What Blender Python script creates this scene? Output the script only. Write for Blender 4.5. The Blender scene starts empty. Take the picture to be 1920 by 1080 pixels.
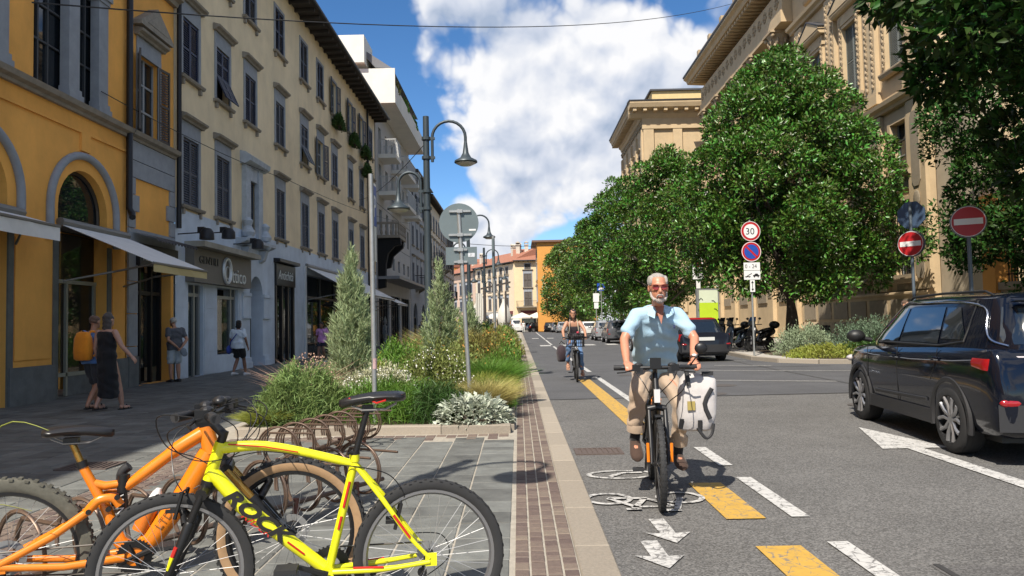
import bpy, bmesh, math, random
import numpy as np
from mathutils import Vector, Matrix, Euler
PI = math.pi
R = math.radians
SC = bpy.context.scene
COL = SC.collection
# ---------------------------------------------------------------- camera
cd = bpy.data.cameras.new("camera"); cam = bpy.data.objects.new("camera", cd); COL.objects.link(cam)
cd.sensor_width = 36; cd.lens = 1390 / 1920 * 36; cd.clip_start = .05; cd.clip_end = 5000
CAM_R = Matrix.Rotation(R(.437), 3, 'Z') @ Matrix.Rotation(R(92.728), 3, 'X') @ Matrix.Rotation(R(-1.2), 3, 'Z')
cam.matrix_world = Matrix.Translation((0, 0, 1.42)) @ CAM_R.to_4x4()
SC.camera = cam
# ---------------------------------------------------------------- world, sun, exposure
SUN_EL, SUN_AZ = R(50), R(205)          # azimuth clockwise from +Y: behind the camera, to the left
SUN_DIR = Vector((math.sin(SUN_AZ) * math.cos(SUN_EL), math.cos(SUN_AZ) * math.cos(SUN_EL), math.sin(SUN_EL)))
W = bpy.data.worlds.new("World"); SC.world = W; W.use_nodes = True
CLX, CLY = 10.77, 10.67
def world_nodes():
    nt = W.node_tree; N = nt.nodes; L = nt.links; N.clear()
    out = N.new('ShaderNodeOutputWorld'); bg = N.new('ShaderNodeBackground'); L.new(bg.outputs[0], out.inputs[0])
    bg.inputs[1].default_value = .1
    sky = N.new('ShaderNodeTexSky'); sky.sky_type = 'NISHITA'; sky.sun_disc = False
    sky.sun_elevation = SUN_EL; sky.sun_rotation = SUN_AZ; sky.altitude = 2500; sky.air_density = 1.0; sky.dust_density = 0; sky.ozone_density = 2.2
    hs = N.new('ShaderNodeHueSaturation'); hs.inputs['Saturation'].default_value = 1.22; hs.inputs['Value'].default_value = 1.06
    L.new(sky.outputs[0], hs.inputs['Color'])
    tc = N.new('ShaderNodeTexCoord')
    def math_(op, a, b=None, c=None):
        m = N.new('ShaderNodeMath'); m.operation = op
        for i, v in enumerate((a, b, c)):
            if v is None: continue
            if isinstance(v, (int, float)): m.inputs[i].default_value = v
            else: L.new(v, m.inputs[i])
        return m.outputs[0]
    def noise(vec, scale, det, rough, dist, loc):
        mp = N.new('ShaderNodeMapping'); mp.inputs['Location'].default_value = loc; L.new(vec, mp.inputs[0])
        n = N.new('ShaderNodeTexNoise'); n.noise_dimensions = '2D'; n.inputs['Scale'].default_value = scale; n.inputs['Detail'].default_value = det
        n.inputs['Roughness'].default_value = rough; n.inputs['Distortion'].default_value = dist
        L.new(mp.outputs[0], n.inputs['Vector']); return n.outputs[0]
    v = tc.outputs['Generated']
    def blob(az, el, k, amp):
        d = Vector((math.sin(R(az)) * math.cos(R(el)), math.cos(R(az)) * math.cos(R(el)), math.sin(R(el))))
        dp = N.new('ShaderNodeVectorMath'); dp.operation = 'DISTANCE'; L.new(v, dp.inputs[0]); dp.inputs[1].default_value = d
        q = math_('MULTIPLY', dp.outputs['Value'], dp.outputs['Value'])
        e = math_('EXPONENT', math_('MULTIPLY', q, -k))
        return math_('MULTIPLY', e, amp)
    # clouds live on the sky dome, unrolled by stereographic projection
    sx = N.new('ShaderNodeSeparateXYZ'); L.new(v, sx.inputs[0]); dn = math_('ADD', math_('ABSOLUTE', sx.outputs[2]), 1)
    cx = N.new('ShaderNodeCombineXYZ'); L.new(math_('DIVIDE', sx.outputs[0], dn), cx.inputs[0]); L.new(math_('DIVIDE', sx.outputs[1], dn), cx.inputs[1]); sv = cx.outputs[0]
    LOC = (CLX, CLY, 0)
    wn = N.new('ShaderNodeTexNoise'); wn.noise_dimensions = '2D'; wn.inputs['Scale'].default_value = 14; wn.inputs['Detail'].default_value = 4; L.new(sv, wn.inputs['Vector'])
    ws = N.new('ShaderNodeVectorMath'); ws.operation = 'MULTIPLY_ADD'; L.new(wn.outputs['Color'], ws.inputs[0]); ws.inputs[1].default_value = (.03, .03, 0); L.new(sv, ws.inputs[2])
    wv = ws.outputs[0]
    def voro(vec, scale, det, loc):
        mp = N.new('ShaderNodeMapping'); mp.inputs['Location'].default_value = loc; L.new(vec, mp.inputs[0])
        n = N.new('ShaderNodeTexVoronoi'); n.voronoi_dimensions = '2D'; n.feature = 'F1'; n.inputs['Scale'].default_value = scale
        n.inputs['Detail'].default_value = det; n.inputs['Roughness'].default_value = .5; n.normalize = True; L.new(mp.outputs[0], n.inputs['Vector']); return n.outputs['Distance']
    def density(loc):
        return math_('ADD', math_('MULTIPLY', noise(sv, 6, 3, .45, .3, loc), .78), math_('MULTIPLY', voro(wv, 11, 4, loc), -.46))
    d0 = math_('ADD', density(LOC), .25)
    d1 = math_('ADD', density((CLX - .006, CLY - .014, 0)), .25)
    bias = math_('ADD', math_('ADD', blob(5, 20, 55, .17), blob(8, 11, 60, .05)), math_('ADD', blob(-6, 11, 150, -.10), blob(-16, 22, 60, -.16)))
    dd = math_('ADD', d0, bias)
    mr = N.new('ShaderNodeMapRange'); mr.interpolation_type = 'SMOOTHSTEP'
    mr.inputs[1].default_value = .482; mr.inputs[2].default_value = .562; L.new(dd, mr.inputs[0])
    mask = mr.outputs[0]
    # cloud light: density falling towards the sun is a lit edge, thick middles are grey
    lit = math_('MULTIPLY', math_('SUBTRACT', d0, d1), 5.0)
    soft = noise(sv, 6, 2, .4, .3, (4.4, 1.3, 0))
    thick = math_('MULTIPLY', math_('SUBTRACT', dd, .5), -.9)
    sh = math_('ADD', math_('ADD', math_('ADD', lit, thick), math_('MULTIPLY', math_('SUBTRACT', soft, .5), 1.25)), .86)
    ramp = N.new('ShaderNodeValToRGB'); cr = ramp.color_ramp; cr.interpolation = 'LINEAR'
    cr.elements[0].position = .2; cr.elements[0].color = (2.65, 3.2, 4.2, 1)
    cr.elements[1].position = 1.0; cr.elements[1].color = (6.3, 6.3, 6.4, 1)
    e = cr.elements.new(.55); e.color = (4.2, 4.55, 5.3, 1)
    L.new(sh, ramp.inputs[0])
    mix = N.new('ShaderNodeMix'); mix.data_type = 'RGBA'
    L.new(mask, mix.inputs['Factor']); L.new(hs.outputs[0], mix.inputs['A']); L.new(ramp.outputs[0], mix.inputs['B'])
    L.new(mix.outputs['Result'], bg.inputs[0])
world_nodes()
W.cycles.sampling_method = 'MANUAL'; W.cycles.sample_map_resolution = 512
sd = bpy.data.lights.new("sun", 'SUN'); sun = bpy.data.objects.new("sun", sd); COL.objects.link(sun)
sd.energy = 4.6; sd.angle = R(.53); sd.color = (1, .93, .82)
sun.rotation_euler = SUN_DIR.to_track_quat('Z', 'Y').to_euler(); sun.location = (-20, -40, 60)
SC.view_settings.view_transform = 'Standard'; SC.view_settings.look = 'None'
SC.view_settings.exposure = .65; SC.view_settings.gamma = 1; SC.view_settings.use_curve_mapping = False
SC.cycles.max_bounces = 5; SC.cycles.diffuse_bounces = 3; SC.cycles.glossy_bounces = 3; SC.cycles.transparent_max_bounces = 6; SC.cycles.use_denoising = True
# ---------------------------------------------------------------- materials
MATS = {}
def s2l(h):
    h = h.lstrip('#'); return tuple(((int(h[i:i+2], 16) / 255) ** 2.2) for i in (0, 2, 4))
def mat(name, col, rough=.7, metal=0, var=.0, vscale=3., bump=0., bscale=40., spec=.5, coat=0, island=0., dirt=0., objvar=0., sheen=0, emit=0, trans=0, hue=0, voro=False):
    """procedural material: base colour with noise variation, fine bump and optional per-piece variation"""
    if name in MATS: return MATS[name]
    m = bpy.data.materials.new(name); m.use_nodes = True; MATS[name] = m
    nt = m.node_tree; N = nt.nodes; L = nt.links; b = N['Principled BSDF']
    if isinstance(col, str): col = s2l(col)
    c4 = (*col, 1)
    b.inputs['Base Color'].default_value = c4; b.inputs['Roughness'].default_value = rough; b.inputs['Metallic'].default_value = metal
    b.inputs['Specular IOR Level'].default_value = spec; b.inputs['Coat Weight'].default_value = coat; b.inputs['Coat Roughness'].default_value = .03
    if sheen: b.inputs['Sheen Weight'].default_value = sheen
    if trans: b.inputs['Transmission Weight'].default_value = trans
    if emit:
        b.inputs['Emission Color'].default_value = c4; b.inputs['Emission Strength'].default_value = emit
    tc = N.new('ShaderNodeTexCoord')
    fac = None
    def add(x):
        nonlocal fac
        if fac is None: fac = x
        else:
            a = N.new('ShaderNodeMath'); a.operation = 'ADD'; L.new(fac, a.inputs[0]); L.new(x, a.inputs[1]); fac = a.outputs[0]
    def scaled(sock, amp):
        a = N.new('ShaderNodeMath'); a.operation = 'SUBTRACT'; L.new(sock, a.inputs[0]); a.inputs[1].default_value = .5
        c = N.new('ShaderNodeMath'); c.operation = 'MULTIPLY'; L.new(a.outputs[0], c.inputs[0]); c.inputs[1].default_value = 2 * amp
        return c.outputs[0]
    geo = None
    if var:
        n = N.new('ShaderNodeTexNoise'); n.inputs['Scale'].default_value = vscale; n.inputs['Detail'].default_value = 7; n.inputs['Roughness'].default_value = .62
        geo = N.new('ShaderNodeNewGeometry'); L.new(geo.outputs['Position'], n.inputs['Vector']); add(scaled(n.outputs[0], var * 1.9))
    if island or objvar:
        geo = geo or N.new('ShaderNodeNewGeometry')
        if island: add(scaled(geo.outputs['Random Per Island'], island))
        if objvar:
            oi = N.new('ShaderNodeObjectInfo'); add(scaled(oi.outputs['Random'], objvar))
    if dirt:
        n = N.new('ShaderNodeTexNoise'); n.inputs['Scale'].default_value = .55; n.inputs['Detail'].default_value = 9; n.inputs['Roughness'].default_value = .7; n.inputs['Distortion'].default_value = .6
        mp = N.new('ShaderNodeMapping'); mp.inputs['Scale'].default_value = (1, 1, .35)
        L.new((geo or N.new('ShaderNodeNewGeometry')).outputs['Position'], mp.inputs[0]); L.new(mp.outputs[0], n.inputs['Vector']); add(scaled(n.outputs[0], dirt))
    if fac is not None:
        a = N.new('ShaderNodeMath'); a.operation = 'ADD'; L.new(fac, a.inputs[0]); a.inputs[1].default_value = 1; a.use_clamp = False
        mx = N.new('ShaderNodeMath'); mx.operation = 'MAXIMUM'; L.new(a.outputs[0], mx.inputs[0]); mx.inputs[1].default_value = .12
        h = N.new('ShaderNodeHueSaturation'); h.inputs['Color'].default_value = c4; L.new(mx.outputs[0], h.inputs['Value'])
        if hue:
            hm = N.new('ShaderNodeMath'); hm.operation = 'MULTIPLY_ADD'; L.new(fac, hm.inputs[0]); hm.inputs[1].default_value = hue; hm.inputs[2].default_value = .5
            L.new(hm.outputs[0], h.inputs['Hue'])
        L.new(h.outputs[0], b.inputs['Base Color'])
    if bump:
        n = N.new('ShaderNodeTexVoronoi' if voro else 'ShaderNodeTexNoise'); n.inputs['Scale'].default_value = bscale
        if not voro: n.inputs['Detail'].default_value = 5
        g2 = geo or N.new('ShaderNodeNewGeometry'); L.new(g2.outputs['Position'], n.inputs['Vector'])
        bp = N.new('ShaderNodeBump'); bp.inputs['Strength'].default_value = min(1, bump); bp.inputs['Distance'].default_value = .01
        L.new(n.outputs[0], bp.inputs['Height']); L.new(bp.outputs[0], b.inputs['Normal'])
    return m
def glass_mat(name, tint=(.02, .03, .03), alpha_mix=.35, rough=.02):
    """window pane: mirror-like dark glass one can look through a little"""
    if name in MATS: return MATS[name]
    m = bpy.data.materials.new(name); m.use_nodes = True; MATS[name] = m
    nt = m.node_tree; N = nt.nodes; L = nt.links; b = N['Principled BSDF']
    b.inputs['Base Color'].default_value = (*tint, 1); b.inputs['Roughness'].default_value = rough; b.inputs['IOR'].default_value = 1.6
    b.inputs['Specular IOR Level'].default_value = .8
    t = N.new('ShaderNodeBsdfTransparent'); t.inputs[0].default_value = (.8, .85, .85, 1)
    mx = N.new('ShaderNodeMixShader'); mx.inputs[0].default_value = alpha_mix
    L.new(b.outputs[0], mx.inputs[1]); L.new(t.outputs[0], mx.inputs[2]); L.new(mx.outputs[0], N['Material Output'].inputs[0])
    return m
# ---------------------------------------------------------------- mesh builder
class MB:
    def __init__(s): s.v = []; s.f = []; s.m = []; s.cur = 0
    def mi(s, i): s.cur = i; return s
    def add(s, vs, fs):
        o = len(s.v); s.v.extend(tuple(p) for p in vs)
        for f in fs: s.f.append(tuple(i + o for i in f)); s.m.append(s.cur)
        return s
    def box(s, x0, x1, y0, y1, z0, z1):
        return s.add([(x0,y0,z0),(x1,y0,z0),(x1,y1,z0),(x0,y1,z0),(x0,y0,z1),(x1,y0,z1),(x1,y1,z1),(x0,y1,z1)],
                     [(0,3,2,1),(4,5,6,7),(0,1,5,4),(1,2,6,5),(2,3,7,6),(3,0,4,7)])
    def cbox(s, c, sz, rot=None):
        h = [a / 2 for a in sz]; vs = []
        for z in (-h[2], h[2]):
            for x, y in ((-h[0],-h[1]),(h[0],-h[1]),(h[0],h[1]),(-h[0],h[1])):
                p = Vector((x, y, z))
                if rot is not None: p = rot @ p
                vs.append(p + Vector(c))
        return s.add(vs, [(0,3,2,1),(4,5,6,7),(0,1,5,4),(1,2,6,5),(2,3,7,6),(3,0,4,7)])
    def bbox(s, x0, x1, y0, y1, z0, z1, b):
        """box with chamfered top edges"""
        v = [(x0,y0,z0),(x1,y0,z0),(x1,y1,z0),(x0,y1,z0),(x0,y0,z1-b),(x1,y0,z1-b),(x1,y1,z1-b),(x0,y1,z1-b),
             (x0+b,y0+b,z1),(x1-b,y0+b,z1),(x1-b,y1-b,z1),(x0+b,y1-b,z1)]
        return s.add(v, [(0,1,5,4),(1,2,6,5),(2,3,7,6),(3,0,4,7),(4,5,9,8),(5,6,10,9),(6,7,11,10),(7,4,8,11),(8,9,10,11)])
    def prism(s, poly, a, b, ax='y'):
        """polygon in the plane across axis ax, extruded a..b; poly pairs: y-axis (x,z), x-axis (y,z), z-axis (x,y)"""
        n = len(poly)
        mk = {'y': lambda p, t: (p[0], t, p[1]), 'x': lambda p, t: (t, p[0], p[1]), 'z': lambda p, t: (p[0], p[1], t)}[ax]
        vs = [mk(p, a) for p in poly] + [mk(p, b) for p in poly]
        fs = [tuple(range(n)), tuple(range(2*n-1, n-1, -1))] + [(i, (i+1) % n, n+(i+1) % n, n+i) for i in range(n)]
        return s.add(vs, fs)
    def tube(s, pts, r, n=8, closed=False, cap=True, flat=1., up=None):
        pts = [Vector(p) for p in pts]; k = len(pts)
        rs = r if isinstance(r, (list, tuple)) else [r] * k
        tang = []
        for i in range(k):
            if closed: t = pts[(i+1) % k] - pts[i-1]
            else: t = pts[min(i+1, k-1)] - pts[max(i-1, 0)]
            tang.append(t.normalized() if t.length > 1e-9 else Vector((0, 0, 1)))
        u = Vector(up) if up else (Vector((0, 0, 1)) if abs(tang[0].z) < .9 else Vector((1, 0, 0)))
        nrm = (u - tang[0] * u.dot(tang[0])).normalized(); vs = []
        for i in range(k):
            t = tang[i]; nrm = (nrm - t * nrm.dot(t))
            nrm = nrm.normalized() if nrm.length > 1e-6 else t.orthogonal().normalized()
            bi = t.cross(nrm)
            for j in range(n):
                a = 2 * PI * j / n; vs.append(pts[i] + nrm * (math.cos(a) * rs[i]) + bi * (math.sin(a) * rs[i] * flat))
        fs = []
        for i in range(k if closed else k - 1):
            i2 = (i + 1) % k
            for j in range(n): fs.append((i*n+j, i*n+(j+1) % n, i2*n+(j+1) % n, i2*n+j))
        if cap and not closed: fs += [tuple(range(n-1, -1, -1)), tuple((k-1)*n + j for j in range(n))]
        return s.add(vs, fs)
    def cyl(s, p, q, r, n=12, r2=None): return s.tube([p, q], [r, r if r2 is None else r2], n)
    def lathe(s, prof, n=16, c=(0, 0, 0), ax='z', a0=0, a1=2*PI, cap=True):
        """prof: (radius, height) pairs turned round axis ax through c"""
        full = abs(a1 - a0 - 2 * PI) < 1e-6; m = n if full else n + 1; vs = []
        for r, h in prof:
            for j in range(m):
                a = a0 + (a1 - a0) * j / n; x, y = r * math.cos(a), r * math.sin(a)
                p = {'z': (x, y, h), 'x': (h, x, y), 'y': (x, h, y)}[ax]; vs.append((p[0]+c[0], p[1]+c[1], p[2]+c[2]))
        fs = []
        for i in range(len(prof) - 1):
            for j in range(n): fs.append((i*m+j, i*m+(j+1) % m, (i+1)*m+(j+1) % m, (i+1)*m+j))
        cap = cap and tuple(prof[0]) != tuple(prof[-1])
        if cap and full and prof[0][0] > 1e-5: fs.append(tuple(range(n-1, -1, -1)))
        if cap and full and prof[-1][0] > 1e-5: fs.append(tuple((len(prof)-1)*m + j for j in range(n)))
        return s.add(vs, fs)
    def ell(s, c, r, n=12, k=8, rot=None):
        vs = []; fs = []
        for i in range(k + 1):
            th = PI * i / k
            for j in range(n):
                a = 2 * PI * j / n; p = Vector((r[0]*math.sin(th)*math.cos(a), r[1]*math.sin(th)*math.sin(a), r[2]*math.cos(th)))
                if rot is not None: p = rot @ p
                vs.append(p + Vector(c))
        for i in range(k):
            for j in range(n): fs.append((i*n+j, (i+1)*n+j, (i+1)*n+(j+1) % n, i*n+(j+1) % n))
        return s.add(vs, fs)
    def loft(s, rings, closed_ring=True, caps=True):
        n = len(rings[0]); vs = [p for r in rings for p in r]; fs = []
        for i in range(len(rings) - 1):
            for j in range(n if closed_ring else n - 1): fs.append((i*n+j, i*n+(j+1) % n, (i+1)*n+(j+1) % n, (i+1)*n+j))
        if caps and closed_ring: fs += [tuple(range(n-1, -1, -1)), tuple((len(rings)-1)*n + j for j in range(n))]
        return s.add(vs, fs)
    def mesh(s, name, mats, smooth=False, fix=True, doubles=0):
        me = bpy.data.meshes.new(name); me.from_pydata([tuple(p) for p in s.v], [], s.f)
        mats = mats if isinstance(mats, (list, tuple)) else [mats]
        for m in mats: me.materials.append(m)
        if any(s.m): me.polygons.foreach_set('material_index', s.m)
        if fix or doubles:
            bm = bmesh.new(); bm.from_mesh(me)
            if doubles: bmesh.ops.remove_doubles(bm, verts=bm.verts, dist=doubles)
            bmesh.ops.recalc_face_normals(bm, faces=bm.faces); bm.to_mesh(me); bm.free()
        if smooth is True: me.polygons.foreach_set('use_smooth', [True] * len(me.polygons))
        elif smooth:
            me.polygons.foreach_set('use_smooth', [True] * len(me.polygons)); me.set_sharp_from_angle(angle=R(smooth))
        me.update(); return me
    def build(s, name, mats, parent=None, smooth=False, fix=True, loc=None, rot=None):
        return link(name, s.mesh(name, mats, smooth, fix), parent, loc, rot)
def link(name, data, parent=None, loc=None, rot=None):
    o = bpy.data.objects.new(name, data); COL.objects.link(o)
    if parent is not None: o.parent = parent
    if loc is not None: o.location = loc
    if rot is not None: o.rotation_euler = rot
    return o
def tag(o, label=None, cat=None, group=None, kind=None):
    if label: o['label'] = label
    if cat: o['category'] = cat
    if group: o['group'] = group
    if kind: o['kind'] = kind
    return o
def thing(name, label, cat, loc=(0, 0, 0), rz=0, group=None):
    o = bpy.data.objects.new(name, None); COL.objects.link(o); o.location = loc; o.rotation_euler = (0, 0, rz); o.empty_display_size = .2
    return tag(o, label, cat, group)
def struct(o): o['kind'] = 'structure'; return o
def copy_tree(o, parent=None):
    c = o.copy(); COL.objects.link(c)
    if parent is not None: c.parent = parent
    for ch in list(o.children): copy_tree(ch, c)
    return c
def put(o, loc, rz=0, sc=1.):
    o.location = loc; o.rotation_euler = (0, 0, rz); o.scale = (sc,) * 3 if isinstance(sc, (int, float)) else sc; return o
def arcpts(cx, cz, r, a0, a1, n): return [(cx + r * math.cos(a0 + (a1 - a0) * i / n), cz + r * math.sin(a0 + (a1 - a0) * i / n)) for i in range(n + 1)]
def smoothpath(pts, k=6):
    """Catmull-Rom through the points"""
    P = [Vector(p) for p in pts]; out = []
    for i in range(len(P) - 1):
        p0, p1, p2, p3 = P[max(i-1, 0)], P[i], P[i+1], P[min(i+2, len(P)-1)]
        for j in range(k):
            t = j / k; out.append(.5 * ((2*p1) + (p2-p0)*t + (2*p0-5*p1+4*p2-p3)*t*t + (3*p1-p0-3*p2+p3)*t**3))
    out.append(P[-1]); return out
def text_obj(name, body, size, m, parent, mtx, extrude=.002, align='LEFT', shear=0, font_scale=(1, 1), bold=0):
    """raised lettering as a mesh: mtx places the text plane (x right, y up, z out)"""
    cu = bpy.data.curves.new(name, 'FONT'); cu.body = body; cu.size = size; cu.extrude = extrude; cu.align_x = align; cu.shear = shear; cu.resolution_u = 3; cu.offset = bold
    t = bpy.data.objects.new(name, cu); COL.objects.link(t)
    dg = bpy.context.evaluated_depsgraph_get(); me = bpy.data.meshes.new_from_object(t.evaluated_get(dg)); bpy.data.objects.remove(t)
    me.name = name; me.materials.clear(); me.materials.append(m)
    if font_scale != (1, 1): me.transform(Matrix.Diagonal((font_scale[0], font_scale[1], 1, 1)))
    o = link(name, me, parent); o.matrix_local = mtx; return o
def plane_mtx(origin, xdir, ydir):
    x = Vector(xdir).normalized(); y = Vector(ydir); y = (y - x * y.dot(x)).normalized(); z = x.cross(y)
    m = Matrix((x, y, z)).transposed().to_4x4(); m.translation = Vector(origin); return m
def smooth_remesh(mb, voxel, iters=4, fac=.5):
    """one continuous skin from overlapping volumes"""
    me = mb.mesh('tmp', [], fix=True); o = link('tmp', me)
    md = o.modifiers.new('r', 'REMESH'); md.mode = 'VOXEL'; md.voxel_size = voxel
    sm = o.modifiers.new('s', 'SMOOTH'); sm.iterations = iters; sm.factor = fac
    dg = bpy.context.evaluated_depsgraph_get(); out = bpy.data.meshes.new_from_object(o.evaluated_get(dg))
    bpy.data.objects.remove(o); bpy.data.meshes.remove(me)
    out.polygons.foreach_set('use_smooth', [True] * len(out.polygons)); return out
# ================================================================ ground, road, paving
rnd = random.Random(7)
PZ = .06                                  # plaza level above the road
def asphalt(name, c, speck, scale, bmp):
    m = mat(name, c, rough=.88, var=.2, vscale=.8, spec=.3)
    nt = m.node_tree; N = nt.nodes; L = nt.links; b = N['Principled BSDF']
    hs = b.inputs['Base Color'].links[0].from_node
    g = N.new('ShaderNodeNewGeometry'); v = N.new('ShaderNodeTexVoronoi'); v.inputs['Scale'].default_value = scale; L.new(g.outputs['Position'], v.inputs['Vector'])
    r = N.new('ShaderNodeSeparateColor'); L.new(v.outputs['Color'], r.inputs[0])
    mr = N.new('ShaderNodeMapRange'); mr.inputs[1].default_value = .2; mr.inputs[2].default_value = 1; mr.inputs[3].default_value = 1 - speck * .5; mr.inputs[4].default_value = 1 + speck; L.new(r.outputs[0], mr.inputs[0])
    mu = N.new('ShaderNodeMath'); mu.operation = 'MULTIPLY'; L.new(hs.inputs['Value'].links[0].from_socket, mu.inputs[0]); L.new(mr.outputs[0], mu.inputs[1]); L.new(mu.outputs[0], hs.inputs['Value'])
    bp = N.new('ShaderNodeBump'); bp.inputs['Strength'].default_value = bmp; bp.inputs['Distance'].default_value = .006; L.new(v.outputs['Distance'], bp.inputs['Height']); L.new(bp.outputs[0], b.inputs['Normal'])
    return m
M_ASPH = asphalt('asphalt_coarse', (.122, .118, .113), .6, 95, .7)
M_ASPH2 = asphalt('asphalt_smooth', (.088, .088, .092), .25, 120, .3)
def paint(name, c, wear=.5):
    m = mat(name, c, rough=.7, var=.12, vscale=9)
    nt = m.node_tree; N = nt.nodes; L = nt.links; b = N['Principled BSDF']; src = b.inputs['Base Color'].links[0].from_socket
    g = N.new('ShaderNodeNewGeometry'); n = N.new('ShaderNodeTexNoise'); n.inputs['Scale'].default_value = 16; n.inputs['Detail'].default_value = 8; n.inputs['Roughness'].default_value = .75; L.new(g.outputs['Position'], n.inputs['Vector'])
    v = N.new('ShaderNodeTexVoronoi'); v.feature = 'DISTANCE_TO_EDGE'; v.inputs['Scale'].default_value = 9; L.new(g.outputs['Position'], v.inputs['Vector'])
    ck = N.new('ShaderNodeMapRange'); ck.inputs[1].default_value = .0; ck.inputs[2].default_value = .035; ck.inputs[3].default_value = .16; ck.inputs[4].default_value = 0; L.new(v.outputs['Distance'], ck.inputs[0])
    ad = N.new('ShaderNodeMath'); ad.operation = 'ADD'; L.new(n.outputs[0], ad.inputs[0]); L.new(ck.outputs[0], ad.inputs[1])
    mr = N.new('ShaderNodeMapRange'); mr.inputs[1].default_value = 1.05 - wear; mr.inputs[2].default_value = 1.15 - wear; L.new(ad.outputs[0], mr.inputs[0])
    mx = N.new('ShaderNodeMix'); mx.data_type = 'RGBA'; L.new(mr.outputs[0], mx.inputs['Factor']); L.new(src, mx.inputs['A']); mx.inputs['B'].default_value = (.16, .155, .15, 1); L.new(mx.outputs['Result'], b.inputs['Base Color'])
    return m
M_WHITE = paint('road_paint_white', (.5, .49, .47), .52); M_YEL = paint('road_paint_yellow', (.5, .30, .055), .5)
M_FAINT = paint('road_paint_faint', (.42, .41, .39), .68); M_WORN = paint('road_paint_worn', (.5, .49, .47), .56)
g = MB(); g.add([(-700,-300,-.05),(700,-300,-.05),(700,1400,-.05),(-700,1400,-.05)], [(0,1,2,3)]); struct(g.build('ground', mat('earth', (.2,.18,.15), .9, var=.2, vscale=.2), fix=False))
road = MB(); road.add([(.5,-25,0),(45,-25,0),(45,170,0),(-60,170,0),(-60,112,0),(.5,112,0)], [(0,1,2,3,4,5)])
ROAD = struct(road.build('road', M_ASPH, fix=False))
def sheet(name, poly, z, m, parent=None):
    o = MB().add([(x, y, z) for x, y in poly], [tuple(range(len(poly)))]).build(name, m, parent or ROAD, fix=False); return o
sheet('asphalt_patch', [(.54,13.7),(30,14.6),(30,165),(.54,165)], .004, M_ASPH2)
sheet('asphalt_patch', [(2.2,-3),(3.3,-3),(3.25,4.2),(2.3,4.3)], .003, asphalt('asphalt_patch_mix', (.107,.103,.1), .5, 105, .6))
ZM = .009
def rect(x0, x1, y0, y1): return [(x0,y0),(x1,y0),(x1,y1),(x0,y1)]
# yellow buffer blocks, white lane line
for y0, y1 in ((3.3,4.68),(5.32,6.5),(9.3,18.3)): sheet('yellow_block', rect(1.44,1.72,y0,y1), ZM, M_YEL)
for y0, y1 in ((3.0,4.75),(5.35,6.7),(7.25,8.3),(12.4,18.8),(21,24),(27,30)): sheet('lane_dash', rect(1.91,2.04,y0,y1), ZM, M_WHITE)
for y0, y1 in ((33,44),(47,60),(62,110)): sheet('lane_line', [(1.9+(y0-33)*.008,y0),(2.03+(y0-33)*.008,y0),(2.03+(y1-33)*.008,y1),(1.9+(y1-33)*.008,y1)], ZM, M_WHITE)
for i in range(6): sheet('crossing_block', rect(1.3+i*1.35,1.95+i*1.35,44.5,46.6), ZM+.003, M_WHITE)
for i in range(5): sheet('crossing_block', rect(1.2+i*1.35,1.8+i*1.35,66,68), ZM+.003, M_WHITE)
# arrow under the suv
sheet('turn_arrow', [(4.3,9.55),(3.84,7.98),(4.1,7.98),(4.02,5.0),(4.19,5.0),(4.27,7.98),(4.56,7.98)], ZM, M_WHITE)
for p in ([(4.2,17.2),(6.9,16.2),(6.95,16.5),(4.25,17.5)], [(5.2,20.4),(9.5,19.0),(9.55,19.25),(5.25,20.7)], [(5.6,24.6),(7.6,24.9),(7.6,25.1),(5.6,24.8)], [(5.9,22.6),(7.4,22.0),(7.6,22.3),(6.0,22.9)]):
    sheet('worn_line', p, ZM, M_FAINT)
def strip(mb, pts, w, z, closed=False):
    P = [Vector((p[0], p[1], 0)) for p in pts]; k = len(P); vs = []
    for i in range(k):
        t = (P[(i+1) % k] - P[i-1]) if closed else P[min(i+1,k-1)] - P[max(i-1,0)]
        n = Vector((-t.y, t.x, 0)).normalized() * (w / 2); vs += [P[i]+n, P[i]-n]
    mb.add([(v.x, v.y, z) for v in vs], [(2*i, 2*i+1, 2*((i+1) % k)+1, 2*((i+1) % k)) for i in range(k if closed else k-1)])
def bike_mark(cx, cy, s, full=True):
    b = MB(); W_ = .05
    def T(x, y): return (cx + x * s, cy - y * s)
    def ring(x, y, r): strip(b, [T(x + r*math.cos(a*PI/12), y + r*math.sin(a*PI/12)) for a in range(24)], W_*s, ZM+.003, True)
    ring(-.3, 0, .18); ring(.3, 0, .18)
    if full:
        for l in ([(-.3,0),(-.12,.3),(.2,.3),(.0,.02),(-.3,0)], [(0,.02),(-.14,.36)], [(-.2,.37),(-.08,.37)], [(.3,0),(.19,.42)], [(.1,.43),(.22,.42)]):
            strip(b, [T(*q) for q in l], W_*s*1.05, ZM+.006)
    b.build('bicycle_marking', M_WORN, ROAD, fix=False)
bike_mark(.97, 5.98, .95); 
b = MB(); strip(b, [(.92+.3*math.cos(a*PI/14), 6.92+.17*math.sin(a*PI/14)) for a in range(28)], .05, ZM, True); strip(b, [(.8,6.82),(.93,6.98),(1.12,6.99)], .06, ZM+.002); b.build('round_marking', M_WORN, ROAD, fix=False)
def arrow(x, y0, y1): sheet('lane_arrow', [(x-.05,y0),(x-.035,y1+.22),(x-.13,y1+.24),(x+.03,y1),(x+.17,y1+.24),(x+.07,y1+.22),(x+.06,y0)], ZM, M_WORN)
arrow(.945, 5.36, 4.78); arrow(.80, 4.84, 4.30)
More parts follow.
